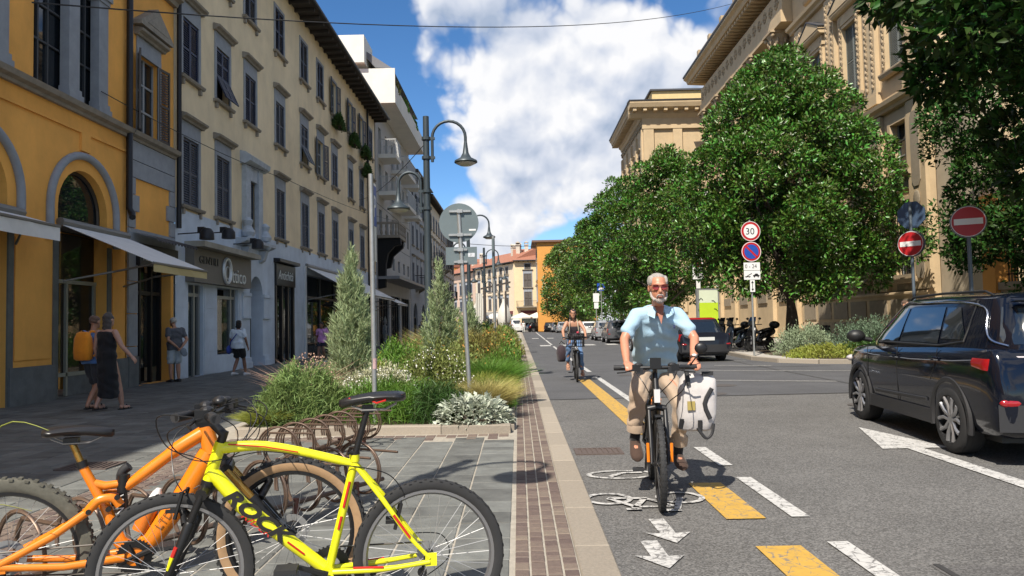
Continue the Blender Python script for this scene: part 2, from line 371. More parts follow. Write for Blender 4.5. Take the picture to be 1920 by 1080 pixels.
# drain grate in the cycle lane, manholes
def grate(name, x0, x1, y0, y1, z, parent, n=9):
    g = MB(); g.box(x0,x1,y0,y1,z-.03,z+.002)
    for i in range(n): xx = x0+.03+(x1-x0-.06)*i/(n-1); g.box(xx-.012,xx+.012,y0+.03,y1-.03,z+.002,z+.012)
    g.box(x0,x1,y0,y0+.025,z+.002,z+.014); g.box(x0,x1,y1-.025,y1,z+.002,z+.014)
    g.box(x0,x0+.025,y0+.026,y1-.026,z+.002,z+.014); g.box(x1-.025,x1,y0+.026,y1-.026,z+.002,z+.014)
    return g.build(name, mat('grate_iron', (.10,.075,.065), .75, var=.2, vscale=20, bump=.2, bscale=90), parent)
grate('drain_grate', .585, 1.1, 7.98, 8.36, .0, ROAD)
for x, y, r in ((3.6,14.2,.32),(5.5,11.9,.28),(2.9,19.5,.3),(4.3,15.9,.3)):
    sheet('manhole_cover', [(x+r*math.cos(a*PI/12), y+r*math.sin(a*PI/12)) for a in range(24)], ZM, mat('manhole_iron', (.085,.075,.07), .7, var=.2, vscale=25, bump=.4, bscale=60))
for p in ([(2.2,-3),(2.32,4.3),(2.36,4.3),(2.25,-3)], [(.56,13.66),(30,14.56),(30,14.62),(.56,13.73)], [(.56,21.2),(9,21.6),(9,21.66),(.56,21.27)], [(6.9,14.7),(6.96,14.7),(7.4,40),(7.34,40)]): sheet('asphalt_seam', p, ZM-.002, mat('seam_tar', (.045,.043,.042), .6))
# ---------------------------------------------------------------- plaza of stone slabs
M_SLAB = mat('slab_stone', (.128,.131,.122), .72, var=.34, vscale=5, island=.2, objvar=.26, bump=.8, bscale=16, hue=.05, dirt=.25)
M_BRICK = mat('porphyry_brick', (.14,.103,.085), .8, var=.16, vscale=30, island=.25, objvar=.3, bump=.6, bscale=60, hue=.06)
M_JOINT = mat('joint_mortar', (.33,.30,.25), .95, var=.25, vscale=14)
M_GRAN = mat('granite', (.29,.25,.2), .8, var=.16, vscale=60, island=.06, objvar=.16, bump=.25, bscale=120)
pl = MB(); pl.box(-9.9,-.06,-6,140,-.04,PZ-.0055); PLAZA = struct(pl.build('plaza_pavement', M_JOINT))
bs = MB(); bs.box(-.06,.31,-6,140,-.04,PZ-.006); STRIP = struct(bs.build('brick_gutter', M_JOINT))
def in_view(x, y, m=1.05): return y > 2.6 and -.72*m < x / y < .70
PLANTER = (-3.6, -.12, 9.45, 62)
def pave(name, cols, y0, y1, lens, gap, m, parent, far, skip, top, stagger=True, keep=300):
    """lay pieces column by column; the ones that show largest become objects of their own"""
    r = random.Random(sum(map(ord, name))); near = []; rest = MB(); cache = {}
    for x0, x1 in cols:
        y = y0 - r.random() * .3; 
        while y < y1:
            l = r.choice(lens); cx, cy = (x0+x1)/2, y + l/2
            if not skip(x0, x1, y, y + l):
                near.append((cx, cy, x1-x0-gap, l-gap))
            y += l
    near.sort(key=lambda t: 0 if not in_view(t[0], t[1]) else -t[2]*t[3]/t[1]**3)
    for i, (cx, cy, w, l) in enumerate(near):
        dz = r.uniform(-.0025, .0025)
        if i < keep and in_view(cx, cy):
            k = (round(w, 3), round(l, 3))
            if k not in cache: cache[k] = MB().bbox(-w/2,w/2,-l/2,l/2,-.03,0,.004).mesh(name, m)
            o = link(name, cache[k], parent, (cx, cy, top+dz)); o.rotation_euler.z = r.uniform(-.006,.006)
        else: rest.bbox(cx-w/2,cx+w/2,cy-l/2,cy+l/2,top-.03,top+dz,.004)
    o = rest.build('far_' + name, m, parent, fix=False); o['kind'] = 'stuff'
def skip_slab(x0, x1, y0, y1):
    return x1 > PLANTER[0]-.16 and y1 > PLANTER[2]-.34 and y0 < PLANTER[3]
def slab_cols():
    c = []; x = -.075
    while x > -9.5:
        if x < -3.0 and x > -3.7: x = -3.72; continue
        w = .355; c.append((x-w, x)); x -= w
    return c
pave('slab', slab_cols(), 2.4, 75, (.2,.24,.3,.36,.46), .013, M_SLAB, PLAZA, 12, skip_slab, PZ)
sc_ = [(-3.715+i*.103, -3.715+(i+1)*.103) for i in range(6)]
pave('brick', [(-.052+i*.0905, -.052+(i+1)*.0905) for i in range(4)], 3.2, 48, (.085,.1,.11,.125), .012, M_BRICK, STRIP, 9, lambda a,b,c,d: False, PZ)
pave('paving_brick', sc_, 3.2, 9.1, (.085,.1,.12), .012, M_BRICK, PLAZA, 9, lambda a,b,c,d: False, PZ, keep=200)
pave('edge_brick', [(-3.6+i*.128, -3.6+(i+1)*.128) for i in range(27)], 9.12, 9.28, (.075,.085), .012, M_BRICK, PLAZA, 9, lambda a,b,c,d: d > 9.3, PZ, keep=90)
grate('pavement_grate', -4.62, -4.1, 7.35, 7.75, PZ, PLAZA)
# granite kerb along the road
def kerb_run(pts, w, z0, z1, piece, parent, gap=.008, name='kerb_stone'):
    P = [Vector((x, y, 0)) for x, y in pts]
    for a, b in zip(P, P[1:]):
        d = b - a; n = max(1, round(d.length / piece)); l = d.length / n; ang = math.atan2(d.y, d.x)
        me = MB().bbox(gap/2, l-gap/2, -w/2, w/2, z0, z1, .008).mesh(name, M_GRAN)
        for i in range(n): o = link(name, me, parent); q = a + d * (i / n); o.location = q; o.rotation_euler.z = ang
kb = MB(); kb.box(.315,.525,-6,112,-.05,.03); KERB = struct(kb.build('road_kerb', M_JOINT))
kerb_run([(.42,-1),(.42,26)], .215, -.04, PZ, .92, KERB); kerb_run([(.42,26),(.42,110)], .215, -.04, PZ, 3, KERB)
# planter bed
pb = MB(); pb.box(PLANTER[0]+.02,PLANTER[1]-.02,PLANTER[2]+.02,PLANTER[3],-.02,.15)
BED = struct(pb.build('planting_bed', mat('soil', (.085,.06,.04), .95, var=.3, vscale=12, bump=.8, bscale=30)))
kerb_run([(PLANTER[0],PLANTER[2]+.05),(PLANTER[1],PLANTER[2]-.08)], .17, -.02, .16, .85, BED)
kerb_run([(PLANTER[1]-.02,PLANTER[2]+.1),(PLANTER[1]-.02,PLANTER[3])], .12, -.02, .13, 1.2, BED)
kerb_run([(PLANTER[0],PLANTER[3]),(PLANTER[0],PLANTER[2]+.14)], .15, -.02, .15, 1.2, BED)
# right-hand pavement and planted island
RP = [(7.8,120),(7.75,50),(8.0,40),(8.5,33),(8.1,27),(7.95,25.2),(8.25,23.6),(9.1,22.6),(10.4,22.1),(13,21.8),(24,21.2),(24,160),(5.2,160),(5.2,124)]
rp = MB(); rp.prism(RP, -.03, .11, 'z'); RPAV = struct(rp.build('right_pavement', mat('pavement_concrete', (.4,.37,.33), .85, var=.15, vscale=4, bump=.3, bscale=50)))
kerb_run([(7.8,110),(7.75,50),(8.0,40),(8.5,33),(8.1,27),(7.95,25.2),(8.25,23.6),(9.1,22.6),(10.4,22.1),(13,21.8),(24,21.2)], .2, -.02, .135, 1.0, RPAV)
sheet('planting_soil', [(9.0,24),(9.6,23.1),(10.6,22.7),(12.6,22.5),(12.8,31),(9.9,31),(8.9,27)], .118, MATS['soil'], RPAV)
# pavement beyond on the left side of the bend, in front of the far houses
fp = MB(); fp.prism([(-60,138),(-22,136),(-.6,128),(4.6,128),(4.6,175),(-60,175)], -.02, .12, 'z'); struct(fp.build('far_pavement', MATS['pavement_concrete']))
# ================================================================ building kit
# local frame of a facade: x along the street, y inwards (street side is -y), z up
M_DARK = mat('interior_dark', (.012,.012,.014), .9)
M_IRON = mat('black_iron', (.018,.018,.02), .5, metal=.3)
M_GLASS = glass_mat('window_glass', (.015,.02,.025), .25)
M_SHOPG = glass_mat('shop_glass', (.02,.025,.03), .55)
M_SHUT_N = mat('shutter_navy', (.018,.024,.055), .5, var=.12, vscale=5, objvar=.2)
M_SHUT_G = mat('shutter_slate', (.05,.058,.078), .55, var=.15, vscale=5, objvar=.2)
M_SHUT_B = mat('shutter_brown', (.075,.062,.052), .6, var=.15, vscale=5, objvar=.2)
M_STONE_T = mat('trim_stone', (.26,.23,.185), .8, var=.25, vscale=6, bump=.3, bscale=40, dirt=.2)
M_STONE_B = mat('trim_bluegrey', (.28,.30,.325), .8, var=.15, vscale=4, bump=.2, bscale=40, dirt=.15)
M_WOODW = mat('window_frame_paint', (.30,.32,.33), .5, var=.1)
M_ROOF = mat('roof_tile', (.30,.125,.075), .85, var=.3, vscale=6, bump=.9, bscale=9)
def panel_wall(mb, u0, u1, z0, z1, ops, y=0., depth=.28, arch=()):
    """wall sheet with openings (u0,u1,z0,z1) and reveals; arch openings (u0,u1,z0,zs) get a round head"""
    allo = [tuple(o) for o in ops] + [(a, b, c, d + (b-a)/2) for a, b, c, d in arch]
    us = sorted({u0, u1, *[v for o in allo for v in o[:2]]}); zs = sorted({z0, z1, *[v for o in allo for v in o[2:]]})
    us = [v for v in us if u0 <= v <= u1]; zs = [v for v in zs if z0 <= v <= z1]
    for a, b in zip(us, us[1:]):
        for c, d in zip(zs, zs[1:]):
            mu, mz = (a+b)/2, (c+d)/2
            if any(o[0] < mu < o[1] and o[2] < mz < o[3] for o in allo): continue
            mb.add([(a,y,c),(b,y,c),(b,y,d),(a,y,d)], [(0,1,2,3)])
    for a, b, c, d in ops:
        mb.add([(a,y,c),(a,y+depth,c),(a,y+depth,d),(a,y,d)], [(0,1,2,3)]); mb.add([(b,y,c),(b,y+depth,c),(b,y+depth,d),(b,y,d)], [(3,2,1,0)])
        mb.add([(a,y,d),(a,y+depth,d),(b,y+depth,d),(b,y,d)], [(0,1,2,3)]); mb.add([(a,y,c),(a,y+depth,c),(b,y+depth,c),(b,y,c)], [(3,2,1,0)])
    for a, b, c, s in arch:
        r = (b-a)/2; cu = (a+b)/2; n = 14; top = s + r
        pts = [(cu - r*math.cos(PI*i/n), s + r*math.sin(PI*i/n)) for i in range(n+1)]
        for p, q in zip(pts, pts[1:]):
            mb.add([(p[0],y,p[1]),(q[0],y,q[1]),(q[0],y,top),(p[0],y,top)], [(0,1,2,3)])
            mb.add([(p[0],y,p[1]),(p[0],y+depth,p[1]),(q[0],y+depth,q[1]),(q[0],y,q[1])], [(0,1,2,3)])
        for e in (a, b): mb.add([(e,y,c),(e,y+depth,c),(e,y+depth,s),(e,y,s)], [(0,1,2,3)])
def body(name, root, W_, H_, D, wallm, ops, arch=(), z0=0, depth=.28, back=.34):
    mb = MB(); panel_wall(mb, 0, W_, z0, H_, ops, 0, depth, arch)
    # side, rear and top closed; the sheet behind the openings is dark
    mb.add([(0,0,z0),(0,D,z0),(0,D,H_),(0,0,H_)], [(0,1,2,3)]); mb.add([(W_,0,z0),(W_,D,z0),(W_,D,H_),(W_,0,H_)], [(3,2,1,0)])
    mb.add([(0,D,z0),(W_,D,z0),(W_,D,H_),(0,D,H_)], [(3,2,1,0)]); mb.add([(0,0,H_),(W_,0,H_),(W_,D,H_),(0,D,H_)], [(0,1,2,3)])
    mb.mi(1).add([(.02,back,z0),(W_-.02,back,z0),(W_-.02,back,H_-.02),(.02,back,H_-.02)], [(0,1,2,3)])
    return mb.build(name, [wallm, M_DARK], root, fix=False)
_SH = {}
def shutter_mesh(w, h, m):
    k = (round(w,2), round(h,2), m.name)
    if k not in _SH:
        b = MB(); f = .055; b.box(0,f,0,.045,0,h); b.box(w-f,w,0,.045,0,h)
        for z in (0, h*.5-.03, h-.07): b.box(f,w-f,.004,.041,z,z+.07)
        n = max(6, int(h/.075))
        for i in range(n):
            z = .08 + (h-.17)*i/n
            if abs(z-h*.5) < .05: continue
            b.add([(f,.006,z),(w-f,.006,z),(w-f,.036,z+.055),(f,.036,z+.055),(f,.012,z-.004),(w-f,.012,z-.004),(w-f,.042,z+.051),(f,.042,z+.051)], [(0,1,2,3),(7,6,5,4),(0,4,5,1),(3,2,6,7)])
        _SH[k] = b.mesh('shutter', m)
    return _SH[k]
_WM = {}
def wpart(key, name, mk, m, parent, loc=(0,0,0), rot=None):
    """shared-mesh piece of a window"""
    k = (key, m.name if not isinstance(m, list) else m[0].name)
    if k not in _WM: b = MB(); mk(b); _WM[k] = b.mesh(name, m)
    return link(name, _WM[k], parent, loc, rot)
def window(root, u, z, w, h, style='closed', shm=None, trim=None, head=True, sill=True, open_a=(R(165), R(165)), frame=True, panes=(2,3), brk=True, headh=.42, mtrim=None, y=0):
    """a window is a part of its building: surround, with shutters, panes, sill and hood as its sub-parts"""
    shm = shm or M_SHUT_G; trim = trim or M_STONE_B; mtrim = mtrim or M_STONE_T
    def sur(b):
        t = .13
        b.box(-w/2-t,-w/2,-.035,.02,0,h+t); b.box(w/2,w/2+t,-.035,.02,0,h+t); b.box(-w/2,w/2,-.035,.02,h,h+t)
        if head: b.box(-w/2-t,w/2+t,-.03,.01,h+t+.001,h+t+headh)
    o = wpart(('sur',w,h,head,headh), 'window', sur, trim, root, (u,y,z))
    if head:
        def hd(b):
            zz = h+.13+headh; a = w/2+.24
            b.prism([(0,zz+.001),(-.10,zz),(-.13,zz+.05),(-.22,zz+.09),(-.24,zz+.15),(-.06,zz+.20),(0,zz+.2)], -a, a, 'x')
        wpart(('hd',w,h,headh), 'hood', hd, mtrim, o)
    if sill:
        def sl(b):
            a = w/2+.22; b.prism([(0,-.001),(0,-.09),(-.12,-.09),(-.15,-.03),(-.15,-.001)], -a, a, 'x')
            if brk:
                for s in (-1,1): b.box(s*(w/2+.05)-.05,s*(w/2+.05)+.05,-.09,0,-.26,-.0905)
        wpart(('sl',w,brk), 'sill', sl, mtrim, o)
    if style in ('open','glass','half'):
        def pn(b): b.box(-w/2,w/2,.16,.172,0,h)
        wpart(('pane',w,h), 'pane', pn, M_GLASS, o)
        def fr(b):
            nx, nz = panes
            for i in range(nx+1): x = -w/2+w*i/nx; b.box(max(x-.03,-w/2),min(x+.03,w/2),.12,.159,0,h)
            for i in range(nz+1): zz = h*i/nz; b.box(-w/2,w/2,.125,.157,max(zz-.025,0),min(zz+.025,h))
        wpart(('fr',w,h,panes), 'frame', fr, M_WOODW, o)
    if style != 'glass':
        me = shutter_mesh(w/2-.01, h-.02, shm)
        if style == 'closed':
            link('shutter', me, o, (-w/2+.006,.0,.01)); link('shutter', me, o, (.004,.0,.01))
        elif style == 'flap':
            # the lower halves are pushed outwards
            hi = shutter_mesh(w/2-.01, h*.52, shm); lo = shutter_mesh(w/2-.01, h*.44, shm)
            for s in (0, 1):
                x = -w/2+.006 if s == 0 else .004
                link('shutter', hi, o, (x,.0,h*.46)); link('shutter', lo, o, (x,-.04-math.sin(.42)*h*.44*0,h*.455), (-.42,0,0)).scale = (1,1,-1)
        else:
            l = link('shutter', me, o, (-w/2,-.04,.01), (0,0,-open_a[0])); l.scale.y = -1
            r = link('shutter', me, o, (w/2,-.04,.01), (0,0,open_a[1])); r.scale = (-1,-1,1)
    return o
def cornice(root, name, prof, a, b, m, z=0): return MB().prism([(p[0], p[1]+z) for p in prof], a, b, 'x').build(name, m, root)
EAVE = [(0.3,0),(-.1,0),(-.12,.10),(-.8,.14),(-.85,.28),(-.1,.55),(.3,.6)]
def eaves(root, W_, z, out=.9, m=None):
    mb = MB(); mb.prism([(.2,z),(-out,z+.02),(-out,z+.1),(.2,z+.1)], -.1, W_+.1, 'x')
    n = int(W_/.8)
    for i in range(n+1): x = i*W_/n; mb.box(x-.06,x+.06,-out+.08,-.001,z-.14,z-.001)
    mb.build('eave', m or mat('eave_wood', (.045,.038,.033), .8, var=.2), root)
    g = MB(); k = 8
    g.tube([(-.1,-out-.06,z+.08),(W_+.1,-out-.06,z+.08)], .085, 8); g.build('gutter', mat('gutter_metal', (.03,.03,.034), .5, metal=.5), root, smooth=40)
def pitched(root, W_, D, z, out=.95, rise=2.6, name='roof', m=None):
    mb = MB(); mb.add([(-.1,-out,z),(W_+.1,-out,z),(W_+.1,D/2,z+rise),(-.1,D/2,z+rise),(-.1,D,z),(W_+.1,D,z)], [(0,1,2,3),(3,2,5,4),(0,3,4),(1,5,2)]); return mb.build(name, m or M_ROOF, root)
def chimney(roof, x, y, z, h=1.6):
    c = MB(); c.box(x-.35,x+.35,y-.35,y+.35,z-1.2,z+h); c.box(x-.45,x+.45,y-.45,y+.45,z+h+.001,z+h+.12)
    for s in (-1,1): c.box(x+s*.3-.05,x+s*.3+.05,y-.3,y+.3,z+h+.121,z+h+.4)
    c.prism([(x-.45,z+h+.401),(x+.45,z+h+.401),(x,z+h+.7)], y-.45, y+.45, 'y'); return c.build('chimney', mat('chimney_plaster', (.5,.44,.36), .85, var=.2), roof)
def simple_building(name, label, org, rz, W_, H_, D, wallm, cols, rows, cat='building', shm=None, trim=None, ground=True, roof=True, balc=None, group=None, styles=('closed',), gstyle='shop', baseh=0, basem=None, quoin=False):
    root = thing(name, label, cat, org, rz, group); r = random.Random(int(W_*10+H_*7))
    ops = [(u-w/2, u+w/2, z, z+h) for u in cols for (z, h, w, hd) in rows]
    arch = []; gops = []
    if ground:
        n = max(1, int(W_/4)); 
        for i in range(n):
            c = (i+.5)*W_/n; w = min(2.6, W_/n*.7)
            if gstyle == 'arch': arch.append((c-w/2, c+w/2, .0, 2.1))
            else: gops.append((c-w/2, c+w/2, 0.0, 2.9))
    body('wall', root, W_, H_, D, wallm, ops+gops, arch)
    for u in cols:
        for (z, h, w, hd) in rows: window(root, u, z, w, h, r.choice(styles), shm, trim, hd, brk=False)
    for a, b, c, d in gops + [(p,q,s,t) for p,q,s,t in arch]:
        p = MB(); p.box(a+.001,b-.001,.2,.215,c+.05,d); sp = p.build('shop_window', M_SHOPG, root)
        f = MB()
        for x in (a+.03,(a+b)/2,b-.03): f.box(x-.03,x+.03,.14,.199,c,d)
        f.box(a,b,.145,.198,d-.08,d); f.build('frame', M_IRON, sp)
        if gstyle != 'arch' and r.random() < .6:
            MB().box(a-.15,b+.15,-.1,-.001,d+.05,d+.6).build('sign_board', mat('board_%d' % r.randint(0,2), r.choice([(.05,.05,.06),(.3,.28,.25),(.12,.02,.02)]), .5), root)
    if baseh: MB().box(-.001,W_+.001,-.03,-.001,baseh-.12,baseh).build('string_course', trim or M_STONE_B, root)
    if roof:
        eaves(root, W_, H_, .7); rf = pitched(root, W_, D, H_+.12, .75)
        for i in range(2): chimney(rf, W_*r.uniform(.15,.85), D*.3, H_+1.6)
    for (u, z, w) in (balc or []): balcony(root, u, z, w)
    return root
def balcony(root, u, z, w, d=.9, m=None, rail=True):
    b = MB(); b.box(u-w/2,u+w/2,-d,-.001,z-.16,z)
    for s in (-1,1): b.prism([(-.001,z-.161),(-d*.8,z-.161),(-.001,z-.6)], u+s*w*.36-.07, u+s*w*.36+.07, 'x')
    o = b.build('balcony', m or M_STONE_T, root)
    g = MB(); g.box(u-w/2+.03,u+w/2-.03,-d+.02,-d+.06,z+.95,z+1.0)
    n = int(w/.12)
    for i in range(n+1): x = u-w/2+.04+(w-.08)*i/n; g.box(x-.008,x+.008,-d+.032,-d+.048,z,z+.949)
    for s in (-1,1):
        x = u+s*(w/2-.04); g.box(x-.02,x+.02,-d+.061,-.001,z+.95,z+1.0)
        for i in range(int(d/.13)): g.box(x-.008,x+.008,-d+.09+i*.13,-d+.106+i*.13,z,z+.949)
    g.build('railing', M_IRON, o); return o
# ================================================================ left side of the street
XL = -9.5
def LB(y): return (XL, y, PZ)
M_ORANGE = mat('plaster_orange', (.82,.40,.085), .85, var=.14, vscale=1.2, bump=.25, bscale=30, dirt=.34)
M_BEIGE = mat('plaster_beige', (.76,.62,.40), .85, var=.12, vscale=1.0, bump=.2, bscale=30, dirt=.32)
M_BLUEP = mat('plaster_blue_grey', (.55,.62,.70), .85, var=.14, vscale=1.5, bump=.2, bscale=25, dirt=.34)
M_GREYS = mat('stone_grey_dark', (.13,.14,.14), .75, var=.3, vscale=4, bump=.3, bscale=20)
M_AWN = mat('awning_cloth', (.74,.73,.70), .85, var=.08, vscale=3)
M_AWNT = mat('awning_trim', (.55,.45,.22), .85)
def awning(label, org, w, d, z1, z0, group='shop awnings', trim=None, fringe=.28, sag=.0):
    """sloping cloth awning with a valance, its box against the wall and two arms; x along the wall, -y to the street"""
    t = thing('awning', label, 'awning', org, R(90), group)
    c = MB(); n = 10
    top = [(-.06-d*i/n, z1-(z1-z0)*i/n - sag*math.sin(PI*i/n)) for i in range(n+1)]
    c.prism(top + [(p[0], p[1]-.012) for p in reversed(top)], 0, w, 'x')
    cl = c.build('cloth', M_AWN, t)
    v = MB(); k = max(8, int(w*3))
    v.loft([[(w*i/k, -.061-d-.01*math.sin(i*1.7), z0), (w*i/k, -.061-d-.02*math.sin(i*1.1), z0-fringe)] for i in range(k+1)], closed_ring=False, caps=False)
    v.build('valance', trim or M_AWN, cl)
    b = MB(); b.tube([(-.02,-.08,z1+.04),(w+.02,-.08,z1+.04)], .09, 8); b.build('roller_box', mat('awning_metal', (.2,.19,.17), .5, metal=.3), t)
    a = MB(); a.tube([(-.015,-d-.06,z0-.02),(w+.015,-d-.06,z0-.02)], .03, 6)
    for x in (.12, w-.12): a.tube([(x,-.06,z0-.35),(x+ (.3 if x<w/2 else -.3),-d*.5,z0-.15),(x,-d-.03,z0-.03)], .022, 6)
    a.build('arm', MATS['awning_metal'], t); return t
# ---------------------------------------------------------------- orange house with arches
OY0, OY1 = -14.0, 17.86
org = thing('arcaded_house', 'orange plastered house with tall arched shop windows at the left edge', 'building', LB(OY0), R(90))
W1 = OY1-OY0; H1 = 14.6
ac = [16.12-OY0, 12.76-OY0]                       # arch centres
aw = .92
ops = []
arch = [(c-aw, c+aw, 0.0, 3.98) for c in ac]
ser = [(15.66-OY0, 1.28), (12.3-OY0, 1.28)]
for c, hw in ser: ops.append((c-hw, c+hw, 6.38, 9.1)); 
arch2 = [(c-.5, c+.5, 9.1-.001, 9.1) for c, hw in ser]
mb = MB(); panel_wall(mb, 0, W1, 0, 9.1, ops, 0, .3, arch); panel_wall(mb, 0, W1, 9.1, H1, [], 0, .3, [(c-1.28, c+1.28, 9.1, 9.1) for c, _ in ser])
mb.add([(0,0,0),(0,9,0),(0,9,H1),(0,0,H1)], [(0,1,2,3)]); mb.add([(W1,0,0),(W1,9,0),(W1,9,H1),(W1,0,H1)], [(3,2,1,0)]); mb.add([(0,0,H1),(W1,0,H1),(W1,9,H1),(0,9,H1)], [(0,1,2,3)])
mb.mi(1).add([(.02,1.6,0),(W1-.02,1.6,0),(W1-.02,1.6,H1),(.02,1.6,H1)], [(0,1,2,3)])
mb.build('wall', [M_ORANGE, M_DARK], org, fix=False)
cornice(org, 'string_course', [(0,0),(-.08,0),(-.1,.06),(-.2,.1),(-.24,.2),(-.05,.24),(0,.24)], -.01, W1, M_STONE_T, 6.1)
MB().box(0,W1,-.045,-.001,5.72,5.78).build('fillet', M_ORANGE, org)
for c in ac:
    a = MB(); ro = 1.24
    pts = [(c-ro,-.04,3.3)] + [(c-ro*math.cos(PI*i/20), -.04, 3.98+ro*math.sin(PI*i/20)) for i in range(21)] + [(c+ro,-.04,3.3)]
    a.tube(pts, .085, 8); a.build('arch_moulding', M_STONE_B, org, smooth=50)
    MB().box(c-.17,c+.17,-.05,-.001,5.33,5.719).build('keystone', M_ORANGE, org)
    p = MB(); p.prism([(c-aw+.02,3.66)]+[(c-(aw-.02)*math.cos(PI*i/16), 3.98+(aw-.02)*math.sin(PI*i/16)) for i in range(17)]+[(c+aw-.02,3.66)], .22, .235, 'y'); fan = p.build('fanlight', M_GLASS, org)
    f = MB(); f.tube([(c-aw+.04,.2,3.6)]+[(c-(aw-.04)*math.cos(PI*i/16), .2, 3.98+(aw-.04)*math.sin(PI*i/16)) for i in range(17)]+[(c+aw-.04,.2,3.6)], .045, 6); f.box(c-aw,c+aw,.12,.26,3.52,3.66); f.build('frame', mat('bronze_frame', (.06,.045,.03), .5, metal=.3), fan)
    s = MB(); s.box(c-aw+.01,c+aw-.01,.3,.312,.5,2.42); s.box(c-aw+.01,c+aw-.01,.3,.312,2.5,3.5); sw = s.build('shop_window', M_SHOPG, org)
    f = MB(); 
    for x in (c-aw+.03, c-aw+.33, c-.18, c+aw-.05): f.box(x-.03,x+.03,.24,.299,0,2.42)
    f.box(c-aw,c+aw,.235,.298,2.42,2.5); f.box(c-aw,c+aw,.24,.297,.42,.5); f.build('frame', mat('shop_frame_pale', (.30,.30,.24), .5), sw)
    MB().box(c-.15,c+aw-.06,.26,.296,0,.42).build('shop_plinth', M_GREYS, sw)
    for s_ in (-1, 1): MB().box(c+s_*(aw+.02)-.02,c+s_*(aw+.02)+.14*s_ if s_>0 else c-aw-.0,-.03,-.001,0,3.3).build('door_jamb', mat('jamb_stone', (.12,.125,.115), .8, var=.3, vscale=3), org) if s_ > 0 else MB().box(c-aw-.16,c-aw,-.03,-.001,0,3.3).build('door_jamb', mat('jamb_stone', (.12,.125,.115), .8, var=.3, vscale=3), org)
for a, b in ((13.84,15.04),(17.22,17.86),(10.5,11.7)):
    a -= OY0; b -= OY0; MB().box(a-.12,b+.04,-.06,-.0315,0,.72).build('plinth_slab', M_GREYS, org)
    MB().box(a+.05,b-.1,-.022,-.001,.85,3.2).build('wall_panel', M_ORANGE, org)
# serliana windows above
for c, hw in ser:
    so = MB(); so.box(c-hw,c+hw,.2,.212,6.4,10.3); sw = so.build('large_window', M_GLASS, org)
    f = MB()
    for x in (c-hw+.03,c-hw+.36,c-hw+.68,c+.1,c+.4,c+.72,c+hw-.03): f.box(x-.022,x+.022,.15,.199,6.38,9.6)
    for z in (6.42,7.35,8.1,8.95): f.box(c-hw,c+hw,.152,.197,z-.02,z+.02)
    f.build('frame', mat('steel_frame_dark', (.05,.055,.06), .5), sw)
    for x in (c-.02, c+hw-.18):
        q = MB(); q.box(x-.26,x+.26,-.12,.14,6.36,6.48); q.box(x-.23,x+.23,-.09,.14,6.481,6.6); q.box(x-.19,x+.19,-.06,.14,6.601,8.95); q.box(x-.22,x+.22,-.09,.14,8.951,9.05); q.box(x-.27,x+.27,-.13,.14,9.051,9.2)
        q.build('pilaster', M_STONE_B, org)
    a = MB(); a.tube([(c+.05+1.0*(-math.cos(PI*i/16)), -.03, 9.2+.95*math.sin(PI*i/16)) for i in range(17)], .13, 8); a.build('arch_band', M_STONE_B, org, smooth=50)
for y in (17.8,): 
    p = MB(); p.tube([(y-OY0,-.12,H1),(y-OY0,-.12,4.35),(y-OY0-.02,-.2,4.2),(y-OY0-.12,-.26,4.1)], .075, 10); p.build('downpipe', M_IRON, org, smooth=50)
awning('cream awning rolled almost shut over the arch at the left edge', LB(OY0+ac[1]-1.25), 2.45, .75, 3.62, 3.4, trim=M_AWN, fringe=.3)
awning('wide cream awning pulled out over the second orange arch', (XL, OY0+ac[0]-.95, PZ), 2.6, 1.95, 3.62, 2.78, trim=M_AWNT, fringe=.2)
# ---------------------------------------------------------------- narrow ochre and grey bay
NY0, NY1 = 17.9, 20.36
nb = thing('narrow_ochre_house', 'narrow ochre house with grey rusticated band and pedimented shuttered window', 'building', LB(NY0), R(90))
WN = NY1-NY0
panel = MB(); panel_wall(panel, 0, WN, 0, H1, [(.5,2.3,0,3.1),(.55,1.55,6.35,8.4)], 0, .3)
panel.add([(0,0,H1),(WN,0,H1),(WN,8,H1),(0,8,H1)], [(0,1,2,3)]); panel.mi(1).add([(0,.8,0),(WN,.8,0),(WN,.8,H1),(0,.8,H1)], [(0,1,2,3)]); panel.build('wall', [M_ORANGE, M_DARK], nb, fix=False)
for z, z2, u0, u1 in ((5.62,6.09,.02,WN),(5.18,5.6,.02,WN),(4.76,5.16,.02,.34),(4.34,4.74,.02,.52),(3.92,4.32,.02,.34),(3.5,3.9,.02,WN),(4.76,5.16,WN-.28,WN),(4.34,4.74,WN-.44,WN),(3.92,4.32,WN-.28,WN),(2.6,3.48,.02,.45),(1.8,2.58,.02,.45),(1.0,1.78,.02,.45),(.75,.98,.02,.45)):
    MB().box(u0,u1,-.05,-.001,z,z2).build('rustic_block', M_STONE_B, nb)
MB().box(.02,.48,-.07,-.001,0,.74).build('plinth_slab', M_GREYS, nb)
cornice(nb, 'string_course', [(0,0),(-.08,0),(-.1,.06),(-.2,.1),(-.24,.2),(-.05,.24),(0,.24)], 0, WN, M_STONE_T, 6.1)
cornice(nb, 'upper_cornice', [(0,0),(-.12,0),(-.16,.1),(-.3,.16),(-.32,.28),(0,.34)], 0, WN, M_STONE_T, 10.4)
w = window(nb, 1.05, 6.35, 1.0, 2.05, 'open', M_SHUT_B, M_STONE_B, True, True, (R(150), R(172)), headh=.3)
pd = MB(); pd.prism([(-.85,2.7),(.85,2.7),(.85,2.8),(0,3.4),(-.85,2.8)], -.26, -.001, 'y'); pd.prism([(-.55,2.84),(.55,2.84),(0,3.22)], -.27, -.261, 'y'); pd.build('pediment', M_STONE_T, w)
sh = MB(); sh.box(.52,2.28,.35,.36,.4,2.9); sw = sh.build('shop_window', M_SHOPG, nb)
f = MB(); 
for x in (.55,1.15,1.75,2.25): f.box(x-.04,x+.04,.25,.349,0,3.1)
